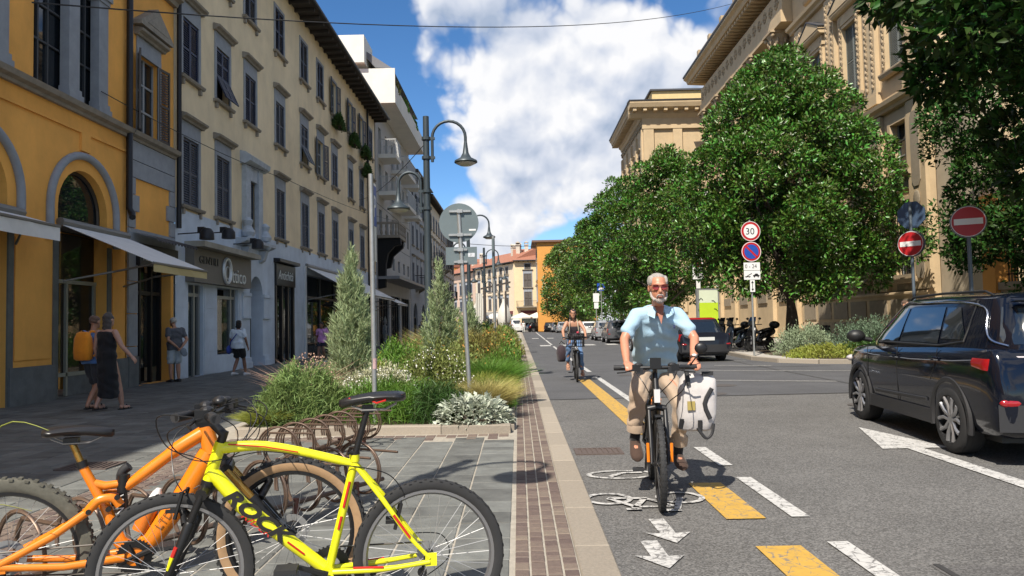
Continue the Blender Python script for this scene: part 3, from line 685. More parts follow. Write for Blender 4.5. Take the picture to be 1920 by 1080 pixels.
f.box(.5,2.3,.26,.348,2.3,2.4); f.build('frame', M_IRON, sw)
bd = MB(); bd.box(.35,2.4,-.16,-.052,3.0,3.55); bd.build('sign_board', mat('sign_dark', (.02,.02,.024), .5), nb)
cn = MB(); k = 26
cn.loft([[(.2+2.3*i/k,-.08,3.82),(.2+2.3*i/k,-.62,3.66),(.2+2.3*i/k,-.66,3.6-.05*(i%2))] for i in range(k+1)], closed_ring=False, caps=False)
cn.build('canopy', mat('canopy_dark', (.03,.028,.03), .6), nb)
text_obj('sign_lettering', 'PIETRO GENTILI', .33, mat('sign_letter_pale', (.5,.48,.42), .5), nb, plane_mtx((.48,-.165,3.13), (1,0,0), (0,0,1)), .008, font_scale=(.72,1))
# ---------------------------------------------------------------- long beige house
BY0, BY1 = 20.38, 49.6
bb = thing('long_beige_house', 'long beige four-storey house with rows of slatted shutters and blue-grey ground floor', 'building', LB(BY0), R(90))
WB = BY1-BY0; HB = 15.3
cols = [21.42,23.8,26.3,29.6,33.05,35.8,38.55,42.25,45.3,48.2]
r2, r3, r4 = (4.93,1.98,1.04), (8.68,1.75,1.06), (12.45,1.82,1.06)
ops = []
for i, y in enumerate(cols):
    u = y-BY0
    for (z, h, w) in (r2, r3, r4): ops.append((u-w/2, u+w/2, z, z+h))
shops = [(21.2,22.2,0,2.68),(23.25,25.0,.55,2.68),(28.75,31.2,0,3.85),(33.0,44.3,0,3.75),(45.2,48.9,0,3.4)]
arch = [(26.1-BY0,27.4-BY0,0,2.6)]
mb = MB(); panel_wall(mb, 0, WB, 4.78, HB, ops, 0, .22)
mb.add([(0,0,HB),(WB,0,HB),(WB,9,HB),(0,9,HB)], [(0,1,2,3)]); mb.add([(WB,0,0),(WB,9,0),(WB,9,HB),(WB,0,HB)], [(3,2,1,0)]); mb.add([(0,0,0),(0,9,0),(0,9,HB),(0,0,HB)], [(0,1,2,3)])
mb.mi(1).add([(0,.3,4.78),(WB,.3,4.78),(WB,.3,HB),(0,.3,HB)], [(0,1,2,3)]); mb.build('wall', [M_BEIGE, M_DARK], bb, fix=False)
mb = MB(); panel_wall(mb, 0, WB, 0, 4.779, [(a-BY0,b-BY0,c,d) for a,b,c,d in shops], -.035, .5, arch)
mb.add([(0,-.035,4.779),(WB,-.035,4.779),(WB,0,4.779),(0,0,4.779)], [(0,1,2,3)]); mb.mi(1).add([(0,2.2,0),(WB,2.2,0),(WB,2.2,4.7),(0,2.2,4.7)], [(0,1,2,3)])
for a in (32.4, 44.8, 28, 21.0, 25.6): mb.add([(a-BY0,.3,0),(a-BY0,2.2,0),(a-BY0,2.2,4.7),(a-BY0,.3,4.7)], [(0,1,2,3)])
mb.build('ground_floor_wall', [M_BLUEP, M_DARK], bb, fix=False)
st2 = ['closed']*10; st3 = ['closed','flap','closed','closed','flap','open','closed','closed','closed','closed']; st4 = ['closed','closed','closed','closed','closed','closed','open','open','open','closed']
FB = []
for i, y in enumerate(cols):
    u = y-BY0
    if i != 2: window(bb, u, *r2[:1], r2[2], r2[1], st2[i], M_SHUT_G, headh=.34)
    window(bb, u, r3[0], r3[2], r3[1], st3[i], (M_SHUT_N if i < 3 else M_SHUT_G), headh=.34, open_a=(R(172),R(168)))
    window(bb, u, r4[0], r4[2], r4[1], st4[i], (M_SHUT_N if i % 2 else M_SHUT_G), head=False, open_a=(R(165),R(170)))
# carved stone window over the doorway
u = cols[2]-BY0
def stonewin():
    b = MB()
    for s in (-1,1):
        b.box(u+s*.62-.22,u+s*.62+.22,-.16,-.001,4.45,7.1)
        b.lathe([(.02,0),(.2,.06),(.24,.2),(.12,.42),(.18,.6),(.05,.72)], 10, (u+s*.86,-.22,4.5)); b.ell((u+s*.9,-.3,4.42), (.16,.14,.22))
    b.box(u-.4,u+.4,-.12,-.001,6.62,7.09); b.prism([(-.001,7.1),(-.2,7.1),(-.36,7.2),(-.4,7.36),(-.2,7.5),(-.001,7.55)], u-1.0, u+1.0, 'x')
    b.prism([(-.001,4.2),(-.3,4.3),(-.42,4.36),(-.42,4.46),(-.001,4.46)], u-1.5, u+1.5, 'x')
    for s in (-1,1): b.prism([(-.04,3.75),(-.2,3.85),(-.32,4.19),(-.04,4.19)], u+s*.85-.14, u+s*.85+.14, 'x')
    o = b.build('carved_window', mat('pale_marble', (.42,.46,.50), .75, var=.2, vscale=5, bump=.3, bscale=18), bb, smooth=35)
    link('shutter', shutter_mesh(.39, 2.0, M_SHUT_G), o, (u-.395,.05,4.6)); link('shutter', shutter_mesh(.39, 2.0, M_SHUT_G), o, (u+.005,.05,4.6))
stonewin()
# door arch imposts and base stones, stone courses of the ground floor
for s, yy in ((-1,26.1),(1,27.4)):
    a = yy-BY0; lo, hi = (a-.75,a-.001) if s < 0 else (a+.001,a+.75)
    b = MB(); b.box(lo,hi,-.11,-.036,2.5,2.62); b.box(lo,hi,-.09,-.036,1.72,1.8); b.box(lo,hi,-.075,-.036,1.801,2.499); b.build('impost', M_BLUEP, bb)
    b = MB(); b.box(lo-.05,hi+.03,-.13,-.036,0,.2); b.box(lo,hi,-.1,-.036,.2005,.36); b.build('base_stone', M_BLUEP, bb)
rr = random.Random(5)
for z in (.02,.68,1.34,2.0):
    for a, b in ((20.4,21.15),(22.26,23.2),(25.06,25.3),(31.3,32.3)):
        MB().box(a-BY0+.01,b-BY0-.01,-.05,-.036,z+.01,z+.65).build('wall_block', M_BLUEP, bb)
dr = MB(); dr.prism([(26.12-BY0,0)]+[(26.75-BY0-.63*math.cos(PI*i/14), 2.6+.63*math.sin(PI*i/14)) for i in range(15)]+[(27.38-BY0,0)], .4, .44, 'y'); dr.build('door', mat('dark_wood', (.025,.018,.014), .5), bb)
# shop one: optician
a0 = 21.0-BY0
sb = MB(); sb.box(a0,a0+4.5,-.3,-.036,2.74,3.72); SB = sb.build('sign_board', mat('sign_taupe', (.165,.15,.125), .6, var=.1), bb)
MB().box(a0-.05,a0+4.6,-.62,-.036,3.74,3.9).build('sign_canopy', mat('canopy_stone', (.34,.32,.27), .8, var=.2), bb)
text_obj('sign_lettering', 'GENTILI', .40, mat('letter_dark', (.02,.02,.02), .4), SB, plane_mtx((a0+.3,-.305,3.3), (1,0,0), (0,0,1)), .02, font_scale=(.95,.8))
ML = mat('letter_silver', (.62,.64,.64), .35, metal=.3)
text_obj('sign_lettering', 'ttico', .66, ML, SB, plane_mtx((a0+2.72,-.305,2.86), (1,0,0), (0,0,1)), .03)
o_ = MB(); o_.tube([(a0+2.32+.3*math.cos(i*PI/14),-.33,3.2+.38*math.sin(i*PI/14)) for i in range(28)], .055, 6, closed=True); o_.tube([(a0+2.36+.17*math.cos(i*PI/10),-.33,3.14+.2*math.sin(i*PI/10)) for i in range(20)], .02, 6, closed=True); o_.build('sign_emblem', ML, SB)
for a, b, c, d in ((21.2,22.2,0,2.68),(23.25,25.0,.55,2.68)):
    a -= BY0; b -= BY0
    p = MB(); p.box(a+.01,b-.01,.12,.13,c+.02,d-.3); p = p.build('shop_window', M_SHOPG, bb)
    f = MB(); 
    for x in (a+.05,b-.06,(b-.4)): f.box(x-.05,x+.05,.06,.119,c,d)
    f.box(a,b,.065,.118,d-.34,d-.24); f.build('frame', mat('shop_frame_steel', (.3,.31,.30), .4, metal=.4), p)
MB().box(23.25-BY0,25-BY0,-.03,.3,0,.549).build('window_base', M_GREYS, bb)
MB().box(23.4-BY0,24.8-BY0,.9,1.0,.6,2.2).build('display_panel', mat('display_pale', (.55,.52,.42), .7), bb)
# shop two: antiques
a0 = 28.75-BY0
f = MB()
for x in (a0+.09, a0+.85, a0+1.6, a0+2.36): f.box(x-.08,x+.08,-.08,.05,0,3.2)
f.box(a0,a0+2.45,-.12,.05,3.05,3.9); f.prism([(-.036,3.92),(-.3,3.96),(-.3,4.08),(-.036,4.1)], a0-.1, a0+2.55, 'x'); FR = f.build('shop_front', mat('shop_front_black', (.016,.014,.014), .4), bb)
MB().box(a0+.1,a0+2.35,.1,.11,.3,3.0).build('shop_window', M_SHOPG, FR)
text_obj('sign_lettering', 'Antichità', .52, ML, FR, plane_mtx((a0+.2,-.125,3.3), (1,0,0), (0,0,1)), .01, shear=.25)
# shop three: wide dark opening under awnings
a0 = 33.0-BY0
f = MB()
for x in (a0+.05, a0+2.8, a0+5.6, a0+8.4, a0+11.2): f.box(x-.05,x+.05,.05,.12,0,3.7)
f.box(a0,a0+11.3,.06,.115,2.7,2.8); FR = f.build('shop_front', mat('shop_front_grey', (.10,.10,.10), .5), bb)
MB().box(a0+.05,a0+11.2,.13,.14,.02,3.7).build('shop_window', M_SHOPG, FR)
MB().box(a0-.22,a0-.04,-.1,-.036,0,4.1).build('white_post', mat('post_white', (.6,.6,.58), .6), bb)
for i in range(9): MB().cbox((a0+.7+i*1.2,.9,.55+.25*(i%3)), (.7,.4,.9+.3*(i%2))).build('display_case', mat('display_%d' % (i%3), [(.12,.1,.09),(.25,.2,.14),(.08,.12,.07)][i%3], .6), bb)
awning('long white awning over the wide dark shop front behind the first juniper', (XL, 33.0, PZ), 11.2, 2.1, 4.1, 2.95, fringe=.12)
awning('short white awning at the far end of the beige house', (XL, 45.2, PZ), 4.0, 2.1, 3.75, 2.75, fringe=.12)
eaves(bb, WB, HB, .95); rf = pitched(bb, WB, 9, HB+.12, 1.0)
for x in (6, 17, 25): chimney(rf, x, 3, HB+1.4)
for x, z1 in ((.06, HB), (cols[8]+1.5-BY0, HB)): MB().tube([(x,-.12,z1),(x,-.12,4.2 if x < 1 else .2)], .07, 8).build('downpipe', M_IRON, bb, smooth=50)
def floodlight(y, z, label):
    t = thing('floodlight', label, 'lamp', (XL, y, PZ+z), R(90), 'floodlights over the shop signs')
    a = MB(); a.tube([(0,-.036,0),(0,-.75,.03)], .018, 6); a.build('arm', M_IRON, t)
    h = MB(); h.lathe([(.05,.1),(.12,.08),(.19,-.02),(.2,-.22),(.17,-.22)], 12, (0,-.85,.05)); h.build('lamp_head', M_IRON, t, smooth=50)
    MB().cbox((0,-.7,.1), (.14,.18,.16)).build('housing', M_IRON, t)
floodlight(20.55, 4.05, 'black floodlight on an arm above the narrow dark shop sign')
floodlight(22.1, 4.25, 'black floodlight on an arm above the left half of the optician sign')
floodlight(24.6, 4.2, 'black floodlight on an arm above the right end of the optician sign')
# window boxes with trailing green on the top floor come with the plants: remember where
FLOWER_BOXES = [(XL+.3, 38.55, PZ+12.35), (XL+.3, 42.25, PZ+12.3), (XL+.3, 45.3, PZ+12.3), (XL+.3, 45.6, PZ+11.2)]
# ---------------------------------------------------------------- white modern block
wb = thing('white_modern_block', 'white modern apartment block with stacked balconies and roof terrace', 'building', LB(50.0), R(90))
M_WHITE_P = mat('plaster_white', (.66,.64,.58), .85, var=.07, vscale=1, bump=.15, bscale=30, dirt=.12)
M_GREYP = mat('panel_pale_grey', (.42,.41,.39), .8, var=.08, vscale=1, dirt=.12)
WW, HW = 15.6, 16.6
cw = [1.6,4.2,6.8,9.4,12.0,14.4]; ops = []
for u in cw:
    for z, h in ((5.6,.9),(8.0,1.5),(10.8,1.9),(13.4,1.9)): ops.append((u-.5,u+.5,z,z+h))
gop = [(.6,4.6,0,3.6),(5.4,9.6,0,3.6),(10.4,14.8,0,3.6)]
body('wall', wb, WW, HW, 10, M_GREYP, ops+gop)
for u in cw:
    for z, h in ((5.6,.9),(8.0,1.5),(10.8,1.9),(13.4,1.9)):
        p = MB().box(u-.49,u+.49,.18,.19,z,z+h).build('window', M_GLASS, wb); q = MB(); q.box(u-.03,u+.03,.13,.179,z,z+h); q.box(u-.5,u+.5,.13,.178,z+h-.06,z+h); q.build('frame', M_WOODW, p)
for a, b, c, d in gop:
    p = MB().box(a,b,.2,.21,.1,d).build('shop_window', M_SHOPG, wb); q = MB()
    for i in range(5): x = a+.04+(b-a-.08)*i/4; q.box(x-.04,x+.04,.12,.199,0,d)
    q.build('frame', M_IRON, p)
MB().box(.2,15.4,-1.5,-.001,4.55,4.75).build('entrance_canopy', mat('canopy_metal', (.2,.2,.2), .5), wb)
for z in (7.4,9.75): MB().box(0,WW,-.012,-.001,z,z+.05).build('panel_joint', M_GREYS, wb)
for z, u0, w in ((10.7,8.6,4.6),(13.3,8.6,4.6),(10.7,2.0,2.2),(13.3,2.0,2.2),(10.7,13.4,2.0),(13.3,13.4,2.0)):
    b = MB(); b.box(u0-w/2,u0+w/2,-1.25,-.001,z-.28,z); bo = b.build('balcony', M_WHITE_P, wb)
    g = MB(); g.box(u0-w/2,u0+w/2,-1.25,-1.2,z+1.0,z+1.06); n = int(w/.14)
    for i in range(n+1): x = u0-w/2+.02+(w-.04)*i/n; g.box(x-.012,x+.012,-1.235,-1.21,z,z+.999)
    for s in (-1,1):
        x = u0+s*(w/2-.02)
        for i in range(8): g.box(x-.012,x+.012,-1.15+i*.15,-1.126+i*.15,z,z+.999)
        g.box(x-.02,x+.02,-1.199,-.001,z+1.0,z+1.06)
    g.build('railing', mat('rail_pale', (.45,.45,.44), .5, metal=.2), bo)
t = MB(); t.box(-.05,WW,-1.4,6,16.6,16.85); t.box(-.05,.12,-1.4,6,16.851,19.0); t.box(.121,WW,-1.4,-1.25,16.851,17.9); t.box(.121,4.5,-.5,.2,16.851,18.9); t.build('terrace', M_WHITE_P, wb)
p = MB(); p.box(1.5,13,1.2,7,16.86,19.3); p.build('penthouse', M_WHITE_P, wb)
a = MB(); a.prism([(.0,19.2),(-1.2,19.1),(1.0,20.6),(7.2,20.9),(7.2,20.8),(1.1,20.45)], .3, 13.2, 'x'); a.build('terrace_awning', mat('awning_grey', (.16,.16,.17), .85), wb)
p = MB(); p.box(-.5,2.4,.6,3.2,19.3,21.2); p.build('lift_house', M_WHITE_P, wb)
# carved balcony on a dark bracket at the end of the beige house
cb = thing('carved_balcony', 'stone balustraded balcony on a dark curved bracket beside the white block', 'balcony', LB(50.2), R(90))
b = MB(); b.box(-.1,3.0,-1.55,-.02,7.35,7.55); b.box(-.1,3.0,-1.55,-1.4,8.3,8.45)
for i in range(9): b.lathe([(.06,0),(.1,.15),(.05,.4),(.08,.6),(.06,.74)], 6, (.05+i*.35,-1.48,7.555))
for i in range(4): b.lathe([(.06,0),(.1,.15),(.05,.4),(.08,.6),(.06,.74)], 6, (-.02,-1.3+i*.33,7.555)); 
b.box(-.1,.05,-1.399,-.02,8.3,8.45); b.build('balustrade', M_STONE_T, cb)
br = MB(); br.prism([(-.03,3.9),(-.5,4.0),(-.55,5.6),(-.7,6.3),(-1.15,6.8),(-1.6,6.9),(-1.55,7.34),(-.03,7.34)], .1, .6, 'x'); br.prism([(-.03,5.4),(-.5,5.5),(-.7,6.3),(-1.4,6.9),(-1.4,7.34),(-.03,7.34)], 2.3, 2.7, 'x'); br.build('bracket', mat('bracket_black', (.008,.008,.008), .9), cb)
# ---------------------------------------------------------------- further houses down the left side
M_GRY1 = mat('plaster_grey_blue', (.30,.31,.32), .85, var=.1, vscale=1, dirt=.2); M_CRM = mat('plaster_cream', (.55,.47,.35), .85, var=.1, vscale=1, dirt=.15)
ROWS4 = [(5.2,1.9,1.1,True),(8.7,1.8,1.1,True),(12.0,1.7,1.1,False)]
simple_building('grey_house', 'grey house with dark shutters just beyond the white block', LB(65.8), R(90), 11.5, 15.2, 9, M_GRY1, [1.6,4.4,7.2,10.0], ROWS4, shm=M_SHUT_G, gstyle='arch', styles=('closed','closed','open'), balc=[(4.4,5.0,3.2)])
simple_building('tall_cream_house', 'tall pale cream house with arcade midway down the left row', LB(77.5), R(90), 14, 15.0, 9, M_CRM, [1.6,4.4,7.2,10.0,12.6], ROWS4, shm=M_SHUT_G, gstyle='arch', balc=[(7.2,8.5,2.6)])
simple_building('grey_end_house', 'dark grey house closing the shaded left row', LB(91.7), R(90), 19, 14.4, 9, mat('plaster_dim', (.33,.30,.26), .85, var=.1, vscale=1, dirt=.2), [1.6+2.9*i for i in range(6)], ROWS4, shm=M_SHUT_B, styles=('closed','open'), balc=[(4.5,8.5,2.6),(13,5,3)])
# ---------------------------------------------------------------- houses closing the view where the street bends
M_YEL1 = mat('plaster_pale_yellow', (.68,.53,.33), .85, var=.08, vscale=1, dirt=.12); M_ORG2 = mat('plaster_deep_orange', (.58,.27,.06), .85, var=.1, vscale=1, dirt=.12); M_PINK = mat('plaster_pink', (.5,.36,.28), .85, var=.1, vscale=1, dirt=.12)
ang = math.atan2(132-160, 0-(-14))
dx, dy = 16, 31; ln = math.hypot(dx, dy)
simple_building('corner_cream_house', 'cream corner house with a balcony facing the street at the bend', (-.6,130,.1), 0, 5.0, 12.2, 12, M_YEL1, [2.4], [(4.4,2.4,1.3,True),(7.6,2.4,1.4,True),(10.7,1.0,1.0,False)], shm=M_SHUT_B, balc=[(2.4,4.2,4.2)])
simple_building('cream_side_house', 'cream side front with four shuttered bays receding left of the corner house', (-8.2,144.6,.1), -math.atan2(14.5,7.6), 16.3, 12.0, 9, mat('plaster_cream_side', (.62,.5,.36), .85, var=.08, dirt=.12), [1.6,4.0,6.4,8.8,11.2,13.6], [(3.9,2.0,1.1,True),(7.2,2.0,1.1,True),(10.2,1.2,1.0,False)], shm=M_SHUT_B)
simple_building('pink_house', 'dusty pink house in the row beyond the bend', (-15.0,158,.1), -math.atan2(13.2,6.8), 14.7, 11.6, 9, M_PINK, [1.8,4.6,7.4,10.2,12.6], [(3.9,2.0,1.1,True),(7.2,2.0,1.1,True)], shm=M_SHUT_G)
simple_building('far_ochre_house', 'ochre house farthest left beyond the bend', (-27,176,.1), -math.atan2(18,12), 21, 13.5, 9, M_ORG2, [2,5,8,11,14,17.5], [(4.2,2.0,1.1,True),(8.0,2.0,1.1,True),(11,1.2,1,False)], shm=M_SHUT_B)
simple_building('far_yellow_house', 'far yellow house showing over the pink roof', (-34,205,.1), 0, 26, 17, 9, M_YEL1, [2,5,8,11,14,17,20,23], [(5,2.0,1.1,True),(8.8,2.0,1.1,True),(13,1.8,1.1,False)], shm=M_SHUT_B)
oh_ = simple_building('deep_orange_house', 'deep orange house at the bend right of the cream corner house', (3.1,122,.1), -R(90), 9.0, 13.6, 9, M_ORG2, [1.6,4.2,6.8], [(4.6,2.0,1.1,True),(8.0,2.0,1.1,True),(11.2,1.4,1.0,False)], shm=M_SHUT_B, roof=False)

MB().box(-.5,9.5,-.8,9.5,13.61,13.9).build('roof_slab', mat('roof_edge_brown', (.16,.09,.06), .8), oh_)
# ================================================================ right side: the stone palazzo
M_PAL = mat('palazzo_plaster', (.50,.375,.225), .85, var=.13, vscale=1.2, bump=.25, bscale=25, dirt=.15)
M_PALG = mat('palazzo_panel_grey', (.27,.22,.155), .9, var=.15, vscale=5, bump=.5, bscale=45)
M_PALO = mat('palazzo_ornament', (.37,.28,.175), .85, var=.35, vscale=14, bump=1., bscale=14, dirt=.2)
M_RUBB = mat('rough_stone', (.40,.31,.20), .9, var=.35, vscale=5, bump=1., bscale=9)
XR = 16.0
mat('lead_flashing', (.055,.055,.06), .6)
def cornice_big(root, u0, u1, z, out=1.5, dent=True, m=None, ret=None):
    """classical cornice: bed mould, dentils, corona"""
    m = m or M_PAL
    MB().prism([(0,z-.9),(-.12,z-.85),(-.2,z-.6),(-.35,z-.5),(-.4,z-.2),(-out*.85,z-.12),(-out*.9,z+.12),(-out,z+.25),(-out,z+.38),(0,z+.45)], u0-(ret or 0), u1, 'x').build('cornice', m, root)
    if dent:
        d = MB(); n = int((u1-u0)/.55)
        for i in range(n+1): x = u0+(u1-u0)*i/n; d.box(x-.14,x+.14,-out*.8,-.41,z-.34,z-.125)
        d.build('dentil_row', m, root)
    MB().prism([(0,z+.451),(-out-.05,z+.381),(-out-.08,z+.5),(0,z+.62)], u0-(ret or 0)-.02, u1, 'x').build('cornice_flashing', mat('lead_flashing', (.055,.055,.06), .6), root)
def ornament_strip(root, u, z0, z1, w, y=-.06, m=None):
    """carved relief: a chain of bosses and leaves"""
    b = MB(); r = random.Random(int(u*100+z0*10)); z = z0+.12
    while z < z1-.1:
        s = r.uniform(.7,1.1); b.ell((u+r.uniform(-.02,.02),y,z), (w*.42*s,.07,.11*s), 7, 5)
        for k in (-1,1): b.ell((u+k*w*.28,y+.01,z+.12), (w*.2,.05,.12), 6, 4, Matrix.Rotation(k*.6,3,'Y'))
        z += .27
    return b.build('carved_relief', m or M_PALO, root)
def frieze(root, u0, u1, z0, z1, y=-.05):
    b = MB(); r = random.Random(int(u0*10+z0)); zc = (z0+z1)/2; u = u0+.4; k = 0
    while u < u1-.3:
        h = (z1-z0)/2
        for a in range(10):
            t = a*PI/4.2; b.ell((u+math.cos(t)*h*.5*(1-a*.06), y, zc+math.sin(t)*h*.6*(1-a*.06)*(1 if k%2 else -1)), (.09,.06,.09), 6, 4)
        b.ell((u,y-.03,zc), (.12,.09,.12), 7, 5); u += h*1.7; k += 1
    return b.build('carved_frieze', M_PALO, root)
pa = thing('stone_palazzo', 'ornate ochre stone palazzo with pedimented windows behind the big magnolia', 'building', (XR, 41.6, .11), R(-90))
WA, HA = 12.8, 23.5
bays = [3.1, 7.1, 11.1]
ops = []
for u in bays: ops += [(u-.75,u+.75,2.95,6.0),(u-.62,u+.62,7.3,9.3),(u-.75,u+.75,11.7,15.1),(u-.6,u+.6,18.4,20.4)]
body('wall', pa, WA, HA, 14, M_PAL, ops, depth=.35, back=.6)
rr = random.Random(11)
# bossed plinth, panel course
u = 0
while u < WA:
    w = min(rr.uniform(.7,1.3), WA-u)
    if not any(abs(u+w/2-b) < .75 for b in bays):
        b = MB(); z = 0
        for k in range(2):
            h = .52; n = 5; vs = []
            for i in range(n+1):
                for j in range(4):
                    e = i in (0,n) or j in (0,3); vs.append((u+.01+(w-.02)*i/n, -.10-(0 if e else rr.uniform(.05,.16)), z+.01+(h-.02)*j/3))
            b.add(vs, [(i*4+j,(i+1)*4+j,(i+1)*4+j+1,i*4+j+1) for i in range(n) for j in range(3)]); z += h
        b.build('bossed_stone', M_RUBB, pa, fix=False)
    u += w
MB().box(0,WA,-.1,-.001,0,1.04).build('plinth', M_RUBB, pa)
for b_ in bays:
    g = MB(); g.box(b_-.5,b_+.5,-.115,-.101,.3,.85); o = g.build('cellar_window', M_DARK, pa)
    g = MB()
    for i in range(6): g.box(b_-.45+i*.18-.015,b_-.45+i*.18+.015,-.15,-.12,.28,.88)
    for z in (.42,.72): g.box(b_-.5,b_+.5,-.145,-.125,z,z+.03)
    g.build('grille', M_IRON, o)
MB().box(-.02,WA,-.09,-.001,1.041,2.12).build('dado', M_PAL, pa)
u = .35
while u < WA-.5:
    w = 1.55; MB().box(u,min(u+w,WA-.2),-.135,-.0905,1.17,1.98).build('dado_panel', M_PALG, pa); u += w+.36
cornice(pa, 'dado_moulding', [(0,0),(-.1,0),(-.17,.06),(-.17,.13),(-.05,.2),(0,.2)], -.02, WA, M_PAL, 2.12)
def pal_window(u, z, w, h, ped=True, shut=True, grill=False):
    b = MB(); b.box(u-w/2-.22,u-w/2,-.14,-.001,z-.1,z+h+.15); b.box(u+w/2,u+w/2+.22,-.14,-.001,z-.1,z+h+.15); b.box(u-w/2,u+w/2,-.135,-.001,z+h,z+h+.15); o = b.build('window', M_PAL, pa)
    s = MB(); s.prism([(-.001,z-.101),(-.1,z-.35),(-.26,z-.3),(-.32,z-.16),(-.32,z-.101)], u-w/2-.32, u+w/2+.32, 'x'); s.build('sill', M_PALO, o)
    MB().box(u-w/2,u+w/2,.24,.25,z,z+h).build('pane', M_GLASS, o)
    f = MB(); f.box(u-.03,u+.03,.18,.239,z,z+h); 
    for k in (.0,.33,.66,1.): f.box(u-w/2,u+w/2,.185,.238,z+h*k-.025,z+h*k+.025)
    f.box(u-w/2,u-w/2+.05,.18,.237,z,z+h); f.box(u+w/2-.05,u+w/2,.18,.237,z,z+h); f.build('frame', mat('frame_grey', (.2,.21,.2), .6), o)
    if shut:
        me = shutter_mesh(w/2-.01, h-.02, mat('shutter_greygreen', (.17,.18,.16), .6, var=.1))
        link('shutter', me, o, (u-w/2+.005,.06,z+.01)); link('shutter', me, o, (u+.005,.06,z+.01))
    if ped:
        p = MB(); zt = z+h+.16
        p.box(u-w/2-.3,u+w/2+.3,-.18,-.001,zt,zt+.5); p.prism([(-.001,zt+.501),(-.35,zt+.52),(-.45,zt+.62),(-.45,zt+.7),(-.001,zt+.72)], u-w/2-.55, u+w/2+.55, 'x')
        p.prism([(u-w/2-.6,zt+.721),(u+w/2+.6,zt+.721),(u+w/2+.6,zt+.82),(u,zt+1.5),(u-w/2-.6,zt+.82)], -.48, -.001, 'y'); p.build('pediment', M_PAL, o)
        MB().prism([(u-w/2-.66,zt+.83),(u-w/2-.66,zt+.88),(u,zt+1.58),(u+w/2+.66,zt+.88),(u+w/2+.66,zt+.83),(u,zt+1.505)], -.52, .02, 'y').build('pediment_lead', MATS['lead_flashing'], o)
        for s_ in (-1,1): ornament_strip(o, u+s_*(w/2+.11), z+.1, z+h+.5, .2, -.16)
    if grill:
        g = MB()
        for i in range(7): g.box(u-w/2+.1+i*(w-.2)/6-.014,u-w/2+.1+i*(w-.2)/6+.014,.02,.05,z,z+h)
        for k in range(5): g.box(u-w/2,u+w/2,.025,.045,z+.2+k*h/5,z+.23+k*h/5)
        g.build('grille', M_IRON, o)
        a = MB(); a.box(u-w/2-.15,u+w/2+.15,-.2,-.001,z-.1,z+.02); a.prism([(-.001,z-.101),(-.15,z-.101),(-.1,z-.2),(-.001,z-.22)], u-w/2-.1, u+w/2+.1, 'x'); a.box(u-w/2,u+w/2,-.06,-.001,2.33,z-.23); a.lathe([(.2,-.03),(.16,-.09),(.02,-.12)], 14, (u,-.05,2.5), 'y') if False else a.ell((u,-.07,2.55),(.2,.07,.17)); a.build('apron', M_PALG, o)
    return o
for u in bays:
    pal_window(u, 2.95, 1.5, 3.05, False, False, True); pal_window(u, 7.3, 1.24, 2.0, False, False); pal_window(u, 11.7, 1.5, 3.4)
    MB().box(u-.62,u+.62,-.08,-.001,6.45,7.05).build('wall_panel', M_PALG, pa); pal_window(u, 18.4, 1.2, 2.0, False, True)
for u in (1.1, 5.1, 9.1, 12.45):
    w = .62; p = MB(); p.box(u-w,u+w,-.16,-.001,2.33,9.9); o = p.build('pilaster', M_PAL, pa)
    for z0, z1 in ((2.75,5.4),(6.4,9.4)):
        c = .22; MB().prism([(u-.3,z0+c),(u-.3+c*.6,z0),(u+.3-c*.6,z0),(u+.3,z0+c),(u+.3,z1-c),(u+.3-c*.6,z1),(u-.3+c*.6,z1),(u-.3,z1-c)], -.2, -.161, 'y').build('raised_panel', M_PALG, o)
    MB().ell((u,-.2,5.9),(.24,.06,.34),12,8).build('boss', M_PALG, o)
    q = MB(); q.box(u-.5,u+.5,-.2,-.001,10.9,17.2); q.box(u-.6,u+.6,-.26,-.001,10.5,10.9); o = q.build('upper_pilaster', M_PAL, pa)
    ornament_strip(o, u-.28, 11.2, 17.0, .22, -.22); ornament_strip(o, u+.28, 11.2, 17.0, .22, -.22)
cornice(pa, 'string_course', [(0,0),(-.2,0),(-.25,.12),(-.42,.2),(-.46,.36),(-.1,.45),(0,.45)], -.02, WA, M_PAL, 9.95)
cornice(pa, 'string_course', [(0,0),(-.2,0),(-.25,.12),(-.42,.2),(-.46,.36),(-.1,.45),(0,.45)], -.02, WA, M_PAL, 17.3)
cornice_big(pa, 0, WA, 21.3, ret=1.2)
